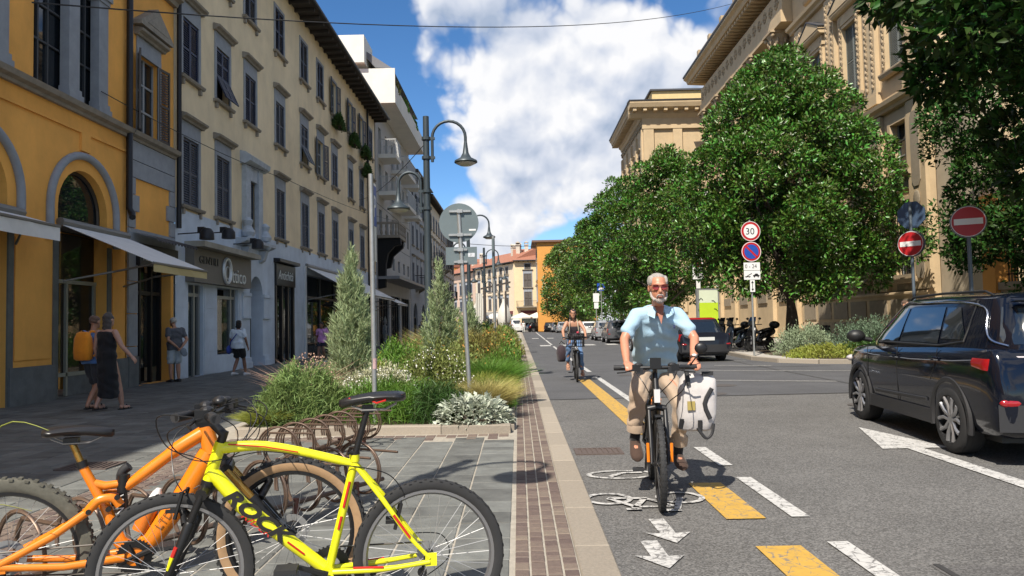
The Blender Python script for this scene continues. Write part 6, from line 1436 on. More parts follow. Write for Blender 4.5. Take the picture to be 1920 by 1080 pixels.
hatch('small silver car left of the woman cyclist', 5.95, 100, P_SIL)
hatch('white hatchback left of the woman cyclist, next to a black car', 5.6, 108, P_WH)
hatch('black car at the end of the parked row', 4.7, 113, P_BLK)
hatch('black car turned sideways at the far crossing, nearest the kerb', 3.2, 118, P_BLK, -70)
hatch('dark car turned sideways at the far crossing, middle', 1.6, 121, P_NAVY, -75)
hatch('white van parked by the far cafe', -.6, 116, P_WH, 10, None, 4.6, 2.0)
def scooter(label, loc, rz, pm, box=True):
    t = thing('scooter', label, 'scooter', loc, rz, 'scooters on the pavement')
    for x in (-.62,.68):
        w = MB(); w.lathe([(.15,-.055),(.24,-.06),(.275,-.03),(.275,.03),(.24,.06),(.15,.055)], 24, (x,0,.275), 'y'); wo = w.build('wheel', M_TYRE, t, smooth=40); q = MB(); q.lathe([(.02,-.04),(.16,-.03),(.16,.03),(.02,.04)], 16, (x,0,.275), 'y'); q.build('rim', M_ALLOY, wo)
    def sect(x, zc, h, w, n=12): return [(x, w*math.cos(2*PI*i/n), zc+h*math.sin(2*PI*i/n)) for i in range(n)]
    b = MB(); b.loft([sect(-.95,.80,.05,.06),sect(-.85,.76,.13,.14),sect(-.5,.68,.17,.19),sect(-.15,.62,.16,.18),sect(.0,.5,.12,.16),sect(.12,.36,.07,.17),sect(.38,.34,.05,.17),sect(.46,.4,.08,.2)]); b.build('body', pm, t, smooth=50)
    f = MB(); f.loft([[(x+ .0, w*math.cos(2*PI*i/12), z) if i % 1 == 0 else None for i in range(12)] for x, w, z in ()] or [[(.42+dx+d*math.sin(2*PI*i/12), w*math.cos(2*PI*i/12), z) for i in range(12)] for dx, d, w, z in ((.06,.05,.16,.3),(.1,.07,.22,.5),(.08,.08,.23,.72),(.0,.09,.19,.92),(-.04,.07,.12,1.02))]); f.build('front_shield', pm, t, smooth=50)
    m = MB(); m.loft([[(.68+x*1,w*math.cos(2*PI*i/10),z+h*math.sin(2*PI*i/10)) for i in range(10)] for x,w,z,h in ((-.3,.07,.42,.05),(-.15,.09,.55,.05),(.05,.09,.58,.04),(.25,.06,.5,.03))]); m.build('mudguard', pm, t, smooth=50)
    s = MB(); s.loft([sect(-.88,.86,.03,.08),sect(-.7,.87,.06,.15),sect(-.3,.82,.06,.16),sect(.0,.76,.05,.13),sect(.08,.7,.03,.08)]); s.build('seat', mat('seat_vinyl', (.015,.015,.016), .5), t, smooth=50)
    k = MB(); k.tube([(.66,.09,.275),(.62,.08,.6)], .025, 6); k.tube([(.66,-.09,.275),(.62,-.08,.6)], .025, 6); k.tube([(.58,0,.55),(.38,0,1.02)], .03, 6); k.build('fork', M_ALLOY, t)
    h = MB(); h.tube([(.3,.36,1.06),(.36,.15,1.05),(.4,0,1.03),(.36,-.15,1.05),(.3,-.36,1.06)], .018, 6); h.ell((.42,0,1.05),(.1,.14,.09)); h.build('handlebar', M_BLK, t, smooth=50)
    for sgn in (-1,1): r_ = MB(); r_.tube([(.34,sgn*.2,1.07),(.34,sgn*.27,1.25)], .008, 5); r_.ell((.34,sgn*.29,1.29),(.015,.07,.05)); r_.build('mirror', M_BLK, t)
    v = MB(); v.loft([[(.5,-.16,1.0),(.5,.16,1.0)],[(.44,-.18,1.2),(.44,.18,1.2)],[(.36,-.14,1.36),(.36,.14,1.36)]], closed_ring=False, caps=False); v.build('windscreen', M_CARG, t)
    if box: x = MB(); x.ell((-.98,0,1.02),(.2,.22,.16)); x.build('top_box', M_BLK, t, smooth=True)
    MB().cbox((-.2,0,.3),(.5,.2,.22)).build('engine', M_IRON, t); st = MB(); st.tube([(-.1,.0,.3),(-.15,.18,.0)], .015, 5); st.build('stand', M_IRON, t)
scooter('blue-grey scooter parked at the kerb left of the speed limit pole', (9.0,30.4,.115), R(205), carpaint('paint_scooter_blue', (.05,.065,.085), .3, .5), False)
scooter('black scooter with a top box beside the blue-grey one', (9.7,30.0,.115), R(215), P_BLK)
scooter('dark scooter farther back by the advertising panel', (9.4,33.2,.115), R(210), P_NAVY)
# ================================================================ bicycles; local frame: x forwards, z up, rear axle at x=0
M_SPOKE = mat('spoke_steel', (.35,.35,.35), .5, metal=.7); M_RIMB = mat('rim_black', (.02,.02,.022), .35, metal=.4); M_RIMS = mat('rim_silver', (.26,.26,.27), .35, metal=.7)
M_BLKP = mat('black_parts', (.014,.014,.015), .4, metal=.2); M_BLKM = mat('black_matt', (.02,.02,.022), .7)
def bike_wheel(parent, x, R_, tw, zc, tyre=None, rim=None, tan=None, knob=False, disc=True, turn=0, spokes=28):
    w = thing('wheel', None, None, (x, 0, zc), turn); w.parent = parent
    t = MB(); ri = R_-tw*1.0; n = 56
    t.lathe([(ri,-tw*.32),(ri+tw*.35,-tw*.5),(R_-tw*.12,-tw*.36),(R_,-tw*.12),(R_,tw*.12),(R_-tw*.12,tw*.36),(ri+tw*.35,tw*.5),(ri,tw*.32),(ri,-tw*.32)], n, (0,0,0), 'y')
    k = 72 if knob else 90; kh = .006 if knob else .0012
    for i in range(k):
        a = 2*PI*i/k
        for yy in ((-.36,.36) if i % 2 else (-.14,.14)):
            rr = R_-(.12*tw if abs(yy) > .3 else 0); m_ = Matrix.Rotation(-a,3,'Y'); c = m_ @ Vector((rr+kh*.3,yy*tw,0)); t.cbox(c, (kh*1.6,tw*.2,.016 if knob else .012), m_)
    t.build('tyre', tyre or M_TYRE, w, smooth=45)
    if tan:
        q = MB()
        for s in (-1,1): q.lathe([(ri+.001,s*(tw*.34)),(ri+tw*.35,s*(tw*.51)),(R_-tw*.3,s*(tw*.48))], n, (0,0,0), 'y', cap=False)
        q.build('sidewall', tan, w, smooth=True)
    r = MB(); rw = tw*.30; r.lathe([(ri-.013,-rw),(ri+.002,-rw),(ri+.002,rw),(ri-.013,rw),(ri-.022,0),(ri-.013,-rw)], n, (0,0,0), 'y'); r.build('rim', rim or M_RIMB, w, smooth=40)
    s = MB()
    for i in range(spokes):
        a = 2*PI*i/spokes; b = a+(.55 if i % 4 < 2 else -.55); sy = .028 if i % 2 else -.028
        s.tube([(math.cos(b)*.025,sy,math.sin(b)*.025),(math.cos(a)*(ri-.02),sy*.15,math.sin(a)*(ri-.02))], .0011, 3, cap=False)
    s.build('spokes', M_SPOKE, w, fix=False)
    h = MB(); h.lathe([(.008,-.06),(.012,-.05),(.025,-.032),(.018,-.02),(.018,.02),(.025,.032),(.012,.05),(.008,.06)], 14, (0,0,0), 'y'); h.build('hub', M_BLKP, w, smooth=50)
    if disc: d = MB(); d.lathe([(.05,.038),(.08,.038),(.08,.040),(.05,.040),(.05,.038)], 28, (0,0,0), 'y'); d.build('brake_disc', M_SPOKE, w)
    return w
def saddle(parent, x, z, l=.27, tilt=0, accent=None, m=None):
    b = MB(); rings = []
    for i in range(-1, 13):
        q = min(1, max(0, i/11)); e_ = .12 if i in (-1, 12) else (.75 if i in (0, 11) else 1); xx = x-l*.48+l*q+(-.012 if i == -1 else .012 if i == 12 else 0); w = (.072*(1-q)**.8*(1 if q > .1 else .85+1.5*q)+.019)*e_; zz = z+.012*math.sin(q*PI)-.012*q+.012*(1-q)+tilt*(q-.5); hh = .02*(.5+.5*e_)
        rings.append([(xx, w*math.cos(2*PI*j/14), zz+hh*math.sin(2*PI*j/14)*(1.0 if math.sin(2*PI*j/14) > 0 else 1.3)) for j in range(14)])
    b.loft(rings); s = b.build('saddle', m or mat('saddle_black', (.015,.015,.017), .35), parent, smooth=60)
    r = MB()
    for sg in (-1,1): r.tube([(x-.1,sg*.03,z-.02),(x-.05,sg*.024,z-.045),(x+.05,sg*.022,z-.045),(x+.11,sg*.012,z-.02)], .0035, 5)
    r.build('rails', M_SPOKE, s)
    if accent:
        a = MB()
        for sg in (-1,1): a.tube([(x-l*.46,sg*.055,z+.018),(x-l*.2,sg*.062,z+.012),(x-l*.02,sg*.05,z+.002),(x+l*.15,sg*.03,z+.0),(x+l*.4,sg*.022,z+.008)], .004, 5); a.tube([(x-l*.2,sg*.068,z),(x-l*.05,sg*.058,z-.012),(x+l*.02,sg*.045,z-.005)], .004, 5)
        a.build('accent_line', accent, s)
    return s
def handlebar(parent, x, z, w=.66, rise=.02, sweep=.05, grips=True, extra=True, turn=0):
    p = thing('handlebar', None, None, (x, 0, z), turn); p.parent = parent
    b = MB(); b.tube(smoothpath([(-sweep,-w/2,rise),(-.01,-w*.25,rise),(.0,-.06,0),(.0,.06,0),(-.01,w*.25,rise),(-sweep,w/2,rise)], 4), .0155, 8); b.build('bar', M_BLKP, p, smooth=60)
    for s in (-1,1):
        g = MB(); g.tube([(-sweep*.62,s*(w/2-.125),rise),(-sweep,s*(w/2),rise)], [.0205,.021], 10); g.build('grip', M_BLKM, p, smooth=60)
        l = MB(); l.tube([(-.01,s*(w/2-.15),rise-.005),(.035,s*(w/2-.14),rise-.015),(.06,s*(w/2-.08),rise-.03),(.05,s*(w/2-.02),rise-.035)], [.008,.007,.006,.006], 6); l.cbox((.01,s*(w/2-.17),rise), (.055,.06,.05)); l.build('brake_lever', M_BLKP, p)
        if extra: e = MB(); e.cbox((.0,s*(w/2-.2),rise-.02), (.07,.05,.05)); e.ell((-.01,s*(w/2-.19),rise+.02), (.028,.035,.02)); e.build('shifter', mat('shifter_metal', (.03,.03,.032), .4, metal=.3), p)
    return p
def cable_run(parent, pts, r=.0026, n=6, name='cable', m=None): return MB().tube(smoothpath(pts, 6), r, 5).build(name, m or M_BLKP, parent, smooth=60)
def crank(parent, x, z, ring=.08, ang=0, pedal=True, m=None, plen=.17):
    c = MB(); c.lathe([(ring*.55,-.052),(ring,-.053),(ring,-.049),(ring*.55,-.048),(ring*.55,-.052)], 32, (x,0,z), 'y')
    for i in range(4): a = i*PI/2+.4; c.tube([(x,-.05,z),(x+math.cos(a)*ring*.8,-.05,z+math.sin(a)*ring*.8)], .009, 5)
    for i in range(30): a = 2*PI*i/30; c.cbox((x+math.cos(a)*ring*1.03,-.051,z+math.sin(a)*ring*1.03), (.008,.003,.006))
    o = c.build('chainring', m or M_BLKP, parent)
    for s, a in ((-1,ang),(1,ang+PI)):
        k = MB(); e = (x+math.cos(a)*plen,s*.08,z+math.sin(a)*plen); k.tube([(x,s*.06,z),e], [.013,.010], 6); o2 = k.build('crank_arm', M_BLKP, parent)
        q = MB(); q.cbox((e[0],s*.14,e[2]), (.09,.09,.018)); q.cyl((e[0],s*.08,e[2]),(e[0],s*.18,e[2]),.009,6); q.build('pedal', M_BLKM, o2)
    return o
def chain(parent, xa, za, ra, xb, zb, rb, y=-.05):
    p = [(xa,y,za+ra),(xb,y,zb+rb)]; m = MB(); m.tube(p, .004, 4); m.tube([(xa,y,za-ra),(xb,y,zb-rb)], .004, 4); m.build('chain', mat('chain_steel', (.12,.11,.1), .4, metal=.8), parent)
def cassette(parent, x, z):
    c = MB()
    for i in range(6): r = .055-.006*i; c.lathe([(.02,-.028-i*.005),(r,-.028-i*.005),(r,-.026-i*.005),(.02,-.026-i*.005)], 24, (x,0,z), 'y')
    o = c.build('cassette', M_SPOKE, parent); d = MB(); d.tube([(x+.01,-.055,z-.02),(x+.03,-.06,z-.1),(x+.05,-.055,z-.17)], [.012,.01,.012], 6); d.lathe([(.022,-.058),(.022,-.052)], 12, (x+.05,0,z-.16), 'y'); d.lathe([(.022,-.058),(.022,-.052)], 12, (x+.03,0,z-.09), 'y'); d.build('derailleur', M_BLKP, parent)
# ---------------------------------------------------------------- yellow mountain bike, nearest
YB = thing('mountain_bike', 'neon yellow mountain bike with black lettering, nearest in the foreground', 'bicycle', (-.42,3.36,PZ), math.atan2(-.18,-1.07), 'bicycles at the rack')
M_NEON = mat('paint_neon_yellow', (.74,.72,.01), .3, coat=.5, spec=.5); M_DEC = mat('decal_black', (.012,.012,.012), .4); M_DECR = mat('decal_red', (.5,.02,.015), .4)
RW = .335; WBY = 1.085
bike_wheel(YB, 0, RW, .044, RW, disc=False, rim=M_RIMS, spokes=32); bike_wheel(YB, WBY, RW, .044, RW, disc=False, rim=M_RIMS, turn=R(5), spokes=32)
HT, HB_, BB, SC_ = Vector((.885,0,.875)), Vector((.935,0,.715)), Vector((.437,0,.30)), Vector((.322,0,.765))
f = MB(); f.tube([HB_,HT], [.026,.025], 14); f.tube(smoothpath([HT-Vector((.0,0,.025)),(.70,0,.85),(.5,0,.805),SC_-Vector((-.01,0,.01))], 5), [.026,.025,.024,.023,.022,.021,.02,.02,.02,.02,.019,.019,.019,.019,.018,.018], 12, flat=.85); f.tube([HB_+Vector((-.005,0,.045)),(.8,0,.60),BB+Vector((.015,0,.01))], [.030,.033,.027], 14)
f.tube([SC_,BB], .0185, 12); f.tube([SC_+Vector((0,0,.03)),SC_], .022, 12); f.cyl((BB.x,-.038,BB.z),(BB.x,.038,BB.z),.027,14)
for s in (-1,1):
    f.tube(smoothpath([SC_+Vector((-.005,s*.016,-.015)),(.20,s*.045,.60),(.09,s*.058,.44),(.0,s*.064,RW+.005)], 4), [.012]*5+[.011]*4+[.0095]*4, 8, flat=.9); f.tube(smoothpath([BB+Vector((-.02,s*.03,0)),(.2,s*.055,.305),(.0,s*.064,RW-.01)], 4), [.013]*5+[.011]*4, 8); f.cbox((-.005,s*.064,RW), (.05,.008,.055))
f.build('frame', M_NEON, YB, smooth=60)
# decals on both faces of the frame
dd = (BB-HB_); dn = dd.normalized(); perp = Vector((dn.z,0,-dn.x)); perp = perp if perp.z > 0 else -perp
for s in (1,):
    org_ = HB_+dn*.09+perp*(-.018)+Vector((0,.0335,0)); x_ = dn; 
    text_obj('frame_lettering', 'ROCK', .085, M_DEC, YB, plane_mtx(org_, dn, Vector((0,1,0)).cross(dn)), .0006, shear=.35, font_scale=(1.35,1), bold=.004); 
    text_obj('frame_lettering', 'RIDER', .035, M_DECR, YB, plane_mtx(HB_+dn*.2+perp*(-.032)+Vector((0,.033,0)), dn, Vector((0,1,0)).cross(dn)), .0006, shear=.35, font_scale=(1.6,1))
d = MB()
for s in (-1,1):
    a = SC_.lerp(BB,.18); b = SC_.lerp(BB,.42); d.tube([a+Vector((0,s*.0175,0)),b+Vector((0,s*.0175,0))], .006, 6); a = SC_.lerp(BB,.5); b = SC_.lerp(BB,.62); d.tube([a+Vector((0,s*.0175,0)),b+Vector((0,s*.0175,0))], .006, 6)
    d.tube([(.155,s*.0605,.535),(.085,s*.0665,.435)], .006, 6); d.tube([(.33,s*.045,.315),(.2,s*.066,.316)], .005, 6); d.tube([(.85,s*.024,.868),(.7,s*.0245,.85),(.56,s*.0235,.82)], .003, 5)
    d.tube([BB.lerp(HB_,.2)+Vector((0,s*.029,0)),BB.lerp(HB_,.34)+Vector((0,s*.031,0))], .004, 5)
d.build('red_decal', M_DECR, YB)
# suspension fork
FK = Vector((WBY,0,RW)); ax = (HT-HB_).normalized()
fk = MB(); cr = HB_-ax*.05; fk.tube([HB_,cr], .03, 10); fk.tube([cr+Vector((0,-.075,0)),cr+Vector((0,0,.012)),cr+Vector((0,.075,0))], [.026,.03,.026], 8)
for s in (-1,1): e = FK+Vector((0,s*.062,0)); p0 = cr+Vector((0,s*.062,0)); fk.tube([p0,p0.lerp(e,.35)], .016, 10); fk.tube([p0.lerp(e,.33),p0.lerp(e,.36),e], [.018,.023,.015], 10)
m_ = cr.lerp(FK,.36); fk.tube([m_+Vector((.02,-.06,.0)),m_+Vector((.045,0,.05)),m_+Vector((.02,.06,0))], .014, 8); fo = fk.build('fork', M_BLKP, YB, smooth=60)
fd = MB(); p0 = cr.lerp(FK,.62); p1 = cr.lerp(FK,.74); p2 = cr.lerp(FK,.9)
for s in (-1,1): fd.tube([p0+Vector((.012,s*.078,0)),p1+Vector((.012,s*.077,0))], .009, 6)
fd.build('fork_decal', M_DECR, fo); fd = MB()
for s in (-1,1): fd.tube([p1+Vector((.012,s*.0775,0)),p2+Vector((.01,s*.0745,0))], [.010,.006], 6)
fd.build('fork_decal', M_NEON, fo)
st = MB(); st.tube([HT,HT+ax*.05], .019, 10); st.tube([HT+ax*.035,HT+ax*.075+Vector((.075,0,.03))], [.02,.018], 10); st.build('stem', M_BLKP, YB, smooth=60)
handlebar(YB, .955, .985, .62, .02, .04, turn=R(14))
sp = MB(); sp.tube([SC_+Vector((.0,0,.02)),(.262,0,1.0)], .0138, 10); sp.tube([SC_+Vector((0,0,.02)),SC_+Vector((-.002,0,.045))], .021, 10); sp.tube([SC_+Vector((-.02,.0,.035)),SC_+Vector((.03,.03,.04))], .006, 5); sp.build('seatpost', M_BLKP, YB, smooth=60); MB().cbox((.262,0,.995),(.05,.04,.03)).build('seat_clamp', M_BLKP, YB)
saddle(YB, .235, 1.035, .27, 0, M_DECR)
crank(YB, BB.x, BB.z, .085, R(200)); cassette(YB, 0, RW); chain(YB, BB.x, BB.z, .085, 0, RW, .045)
for x, z, nm in ((.12,.52,'rear'),(1.03,.62,'front')):
    b = MB()
    for s in (-1,1): b.tube([(x+.03,s*.05,z-.05),(x-.0,s*.045,z+.06)], .008, 6); b.cbox((x+.04,s*.035,z-.02), (.06,.012,.014))
    b.tube([(x,-.045,z+.06),(x,.045,z+.06)], .004, 5); b.build('rim_brake', M_BLKP, YB)
cable_run(YB, [(.95,-.22,1.0),(.80,-.25,1.03),(.72,-.16,.98),(.80,-.06,.86),(.9,-.03,.8)]); cable_run(YB, [(.95,-.18,1.0),(.84,-.22,1.04),(.76,-.14,.96),(.83,-.04,.84)]); cable_run(YB, [(.95,.2,.99),(1.06,.15,.94),(1.04,.05,.84),(.93,.03,.8),(.7,.028,.83),(.5,.025,.79)]); cable_run(YB, [(.95,-.2,.99),(1.1,-.12,.9),(1.08,0,.76),(1.04,.02,.68)]); cable_run(YB, [(.95,.15,1.0),(1.12,.08,1.0),(1.1,.0,.86),(.95,-.035,.78),(.7,-.035,.54),(.47,-.03,.33)]); cable_run(YB, [(.42,.025,.76),(.28,.03,.74),(.17,.02,.7),(.11,.02,.62),(.115,.0,.58)]); cable_run(YB, [(.08,-.06,.42),(-.06,-.075,.4),(-.09,-.07,.3),(.02,-.06,.22)])
# ---------------------------------------------------------------- orange full-suspension bike
OB = thing('mountain_bike', 'orange full-suspension mountain bike with tan-sided tyre leaning behind the yellow one', 'bicycle', (-2.29,3.3,PZ), math.atan2(.37,1.16), 'bicycles at the rack')
M_ORB = mat('paint_bike_orange', (.78,.21,.008), .3, coat=.5); M_TAN = mat('tyre_tan_wall', (.36,.225,.12), .7, var=.15, vscale=20); M_TDIRT = mat('tyre_dusty', (.10,.095,.075), .85, var=.35, vscale=25)
RO = .36; WBO = 1.215
bike_wheel(OB, 0, RO, .057, RO, tyre=M_TDIRT, knob=True); bike_wheel(OB, WBO, RO, .057, RO, tan=M_TAN, knob=True, turn=R(-8))
HT, HB_, BB = Vector((.825,0,.90)), Vector((.875,0,.775)), Vector((.53,0,.335))
f = MB(); f.tube([HB_-Vector((.02,0,.0)),HT], [.042,.036], 14)
f.tube(smoothpath([HT-Vector((.01,0,.03)),(.70,0,.80),(.55,0,.69),(.478,0,.64)], 4), [.034]*5+[.028]*4+[.024]*4, 12); f.tube([HB_-Vector((.03,0,0)),(.72,0,.56),BB+Vector((.03,0,.02))], [.05,.05,.048], 14, flat=.75)
f.tube([(.31,0,.745),(.40,0,.56),(.46,0,.40),BB], [.021,.024,.03,.04], 12); f.tube([(.335,0,.675),(.40,0,.655),(.46,0,.66)], [.02,.02,.018], 10); f.cyl((BB.x,-.045,BB.z),(BB.x,.045,BB.z),.05,18); f.build('frame', M_ORB, OB, smooth=60)
sw = MB()
for s in (-1,1):
    sw.tube([(.0,s*.07,RO),(.2,s*.06,.46),(.34,s*.045,.555)], [.016,.017,.018], 10, flat=.7); sw.tube([(.0,s*.07,RO-.01),(.25,s*.062,.325),(BB.x-.04,s*.05,.335)], [.015,.017,.019], 10, flat=.7); sw.cbox((.0,s*.07,RO-.005), (.06,.012,.06))
sw.build('swing_arm', M_ORB, OB, smooth=60)
lk = MB()
for s in (-1,1): lk.tube(smoothpath([(.335,s*.048,.55),(.38,s*.05,.60),(.44,s*.045,.605),(.47,s*.04,.57)], 4), [.02]*13, 8, flat=.6)
lo = lk.build('rocker_link', M_ORB, OB, smooth=60); bt = MB()
for x, z in ((.345,.555),(.425,.56),(.46,.61)):
    for s in (-1,1): bt.cyl((x,s*.05,z),(x,s*.064,z),.012,10)
bt.build('pivot_bolt', M_BLKP, lo)
sk = MB(); sk.tube([(.476,0,.70),(.474,0,.62)], .027, 12); sk.tube([(.474,0,.63),(.47,0,.5)], .018, 12); sk.build('shock', M_BLKP, OB, smooth=60)
b = MB(); b.tube(smoothpath([(.49,.05,.73),(.455,.055,.69),(.462,.058,.58),(.468,.055,.47)], 5), .022, 8); lk_ = b.build('lock_sleeve', M_BLKM, OB, smooth=60); 
text_obj('sleeve_lettering', 'KRYO', .04, M_SW, lk_, plane_mtx((.45,-.0585,.62), (0,0,-1), (1,0,0)), .0008) if False else None
text_obj('sleeve_lettering', 'VANO', .045, M_SW, lk_, plane_mtx((.449,-.0,.62)[:1]+(-.024,.615), (0.03,0,-1), (1,0,0)), .001)
text_obj('frame_lettering', 'LTD', .05, mat('decal_grey', (.25,.1,.02), .4), OB, plane_mtx((.635,-.0385,.44), (.62,0,.78), (-.78,0,.62)), .0006)
bo = MB(); bo.tube([(.545,0,.44),(.575,0,.51),(.6,0,.56)], [.036,.038,.034], 12); w_ = bo.build('water_bottle', mat('bottle_orange', (.78,.2,.02), .35, trans=.2), OB, smooth=60); c = MB(); c.tube([(.602,0,.565),(.618,0,.605),(.625,0,.625)], [.031,.022,.01], 12); c.build('bottle_cap', M_SW, w_, smooth=60)
fk = MB(); FK = Vector((WBO,0,RO)); cr = Vector((.925,0,.70)); fk.tube([HB_,cr], .028, 10); fk.tube([cr+Vector((0,-.085,0)),cr+Vector((0,0,.015)),cr+Vector((0,.085,0))], [.03,.034,.03], 8)
gold = MB()
for s in (-1,1): e = FK+Vector((-.02,s*.072,0)); p0 = cr+Vector((0,s*.072,0)); gold.tube([p0,p0.lerp(e,.45)], .019, 12); fk.tube([p0.lerp(e,.40),p0.lerp(e,.43),e], [.024,.027,.018], 10)
m_ = cr.lerp(FK,.42); fk.tube([m_+Vector((.03,-.07,.0)),m_+Vector((.07,0,.06)),m_+Vector((.03,.07,0))], .017, 8); fo = fk.build('fork', M_BLKP, OB, smooth=60); gold.build('stanchion', mat('stanchion_gold', (.42,.24,.06), .25, metal=.8), fo, smooth=60)
sp = MB(); sp.tube([(.31,0,.745),(.30,0,.775)], .024, 12); sp.build('seat_collar', M_BLKP, OB, smooth=60); sp = MB(); sp.tube([(.30,0,.77),(.262,0,.865)], .015, 12); sp.build('seatpost', MATS['stanchion_gold'], OB, smooth=60); MB().cbox((.262,0,.868),(.06,.045,.03)).build('seat_clamp', M_BLKP, OB)
saddle(OB, .285, .905, .27, .01)
st = MB(); st.tube([HT,HT+Vector((-.02,0,.035))], .024, 10); st.tube([HT+Vector((-.015,0,.025)),HT+Vector((.05,0,.06))], .022, 10); st.build('stem', M_BLKP, OB, smooth=60)
handlebar(OB, .875, .965, .76, .02, .06, turn=R(-12)); crank(OB, BB.x, BB.z, .075, R(20)); cassette(OB, 0, RO); chain(OB, BB.x, BB.z, .07, 0, RO, .05)
cable_run(OB, [(.87,.2,.98),(1.02,.18,.93),(.98,.06,.78),(.85,.04,.76),(.7,.045,.62)]); cable_run(OB, [(.87,-.2,.98),(1.05,-.16,.98),(1.06,-.05,.84),(.92,-.05,.74)]); cable_run(OB, [(.86,-.24,.99),(.98,-.22,.9),(.93,-.08,.72),(.78,-.05,.62)]); cable_run(OB, [(.86,.1,.98),(1.08,.12,.92),(1.1,.06,.75),(1.05,.06,.6),(1.18,.07,.4)])
ph = MB(); ph.cbox((.90,-.16,1.03),(.06,.03,.02)); ph.ell((.905,-.2,1.035),(.03,.05,.025)); ph.build('bike_computer', mat('shifter_metal', (.03,.03,.032), .4, metal=.3), OB, smooth=60)
# ---------------------------------------------------------------- spiral bike racks
M_RACK = mat('rack_bronze', (.17,.115,.085), .45, metal=.5, var=.2, vscale=15)
def rack(label, x, y, n, step, rz, r=.19):
    """row of paired steel hoops on short posts; x along the row"""
    t = thing('bike_rack', label, 'bike rack', (x, y, PZ), rz, 'spiral bike racks')
    for i in range(n):
        h = MB(); x0 = i*step; 
        for dy in (0,.03):
            pts = []
            for k in range(34):
                a = R(-20)+R(420)*k/33; rr = r*(1.0+.03*dy*10); pts.append((x0+math.sin(.35)*rr*math.sin(a)*.0+.11*(k/33)+dy*.3, math.cos(a)*rr+dy, r+.06+math.sin(a)*rr))
            pts.append((x0+.14+dy*.3,-r*1.5+dy,r*1.95)); h.tube(pts, .0095, 6)
        h.build('hoop', M_RACK, t, smooth=60)
        if i % 2 == 0: MB().cyl((x0,0,-.01),(x0,0,.16),.022,8).build('post', mat('rack_post_rust', (.16,.06,.04), .7), t)
    MB().tube([(-.05,0,.13),(n*step,0,.13)], .018, 8).build('rail', M_RACK, t); return t
rack('spiral hoop bike rack in front of the planted bed', -2.25, 6.9, 7, .3, R(76))
rack('spiral hoop bike rack under the two parked bicycles', -2.55, 3.75, 9, .3, R(58), .2)
# ================================================================ people; local frame: y is where the figure faces, x its right
M_SKIN = mat('skin_tan', (.42,.215,.135), .5, var=.1, vscale=14); M_SKIN2 = mat('skin_brown', (.22,.11,.07), .5, var=.1, vscale=14); M_SKINP = mat('skin_light', (.45,.25,.18), .5, var=.08, vscale=14)
def fab(name, c, var=.12, vs=9, bs=22, bump=.35): return mat(name, c, .85, var=var, vscale=vs, bump=bump, bscale=bs, sheen=.15)
V3 = lambda p: Vector(p)
def limb(mb, a, b, ra, rb, n=10, k=4, bulge=0.): 
    a, b = V3(a), V3(b); pts = [a.lerp(b, i/k) for i in range(k+1)]; mb.tube(pts, [ra+(rb-ra)*i/k+bulge*math.sin(PI*i/k) for i in range(k+1)], n); mb.ell(a, (ra,)*3, n, 6); mb.ell(b, (rb,)*3, n, 6)
def torso(mb, pel, neck, rh, rs_, prof, bend=(0,0,0), n=16):
    """prof rows: (t along the spine, half width, half depth)"""
    pel, neck, rh, rs_, bend = V3(pel), V3(neck), V3(rh).normalized(), V3(rs_).normalized(), V3(bend); rings = []
    for t, w, d in prof:
        c = pel.lerp(neck, t)+bend*math.sin(PI*min(1,max(0,t))); r = rh.lerp(rs_, t).normalized(); u = (neck-pel).normalized(); f = u.cross(r).normalized(); ring = []
        for i in range(n):
            a = 2*PI*i/n; ca, sa = math.cos(a), math.sin(a); e = .8
            ring.append(c+r*(w*math.copysign(abs(ca)**e, ca))+f*(d*math.copysign(abs(sa)**e, sa)))
        rings.append(ring)
    mb.loft(rings)
TORSO = [(-.10,.10,.07),(0.0,.155,.105),(.18,.15,.10),(.38,.135,.092),(.6,.15,.105),(.78,.165,.105),(.9,.15,.085),(.97,.10,.065),(1.0,.05,.05)]
def head_mesh(mb, c, face, up=(0,0,1), s=1., nose=True):
    c, f, u = V3(c), V3(face).normalized(), V3(up); u = (u-f*u.dot(f)).normalized(); r = f.cross(u); M = Matrix((r, f, u)).transposed()
    P = lambda x, y, z: c+M @ Vector((x*s, y*s, z*s))
    mb.ell(P(0,-.012,.03), (.074*s,.093*s,.088*s), 16, 12, M); mb.ell(P(0,.028,-.04), (.058*s,.066*s,.075*s), 14, 10, M); mb.ell(P(0,.06,-.088), (.034*s,.03*s,.026*s), 10, 8, M)
    if nose:
        mb.tube([P(0,.083,.018),P(0,.104,-.022),P(0,.092,-.036)], [.008*s,.014*s,.012*s], 8); mb.ell(P(0,.078,.03), (.055*s,.016*s,.012*s), 10, 6, M); mb.ell(P(0,.083,-.062), (.024*s,.012*s,.008*s), 8, 6, M)
    for sg in (-1,1): mb.ell(P(sg*.076,-.008,-.005), (.011*s,.022*s,.033*s), 8, 6, M)
    return P, M
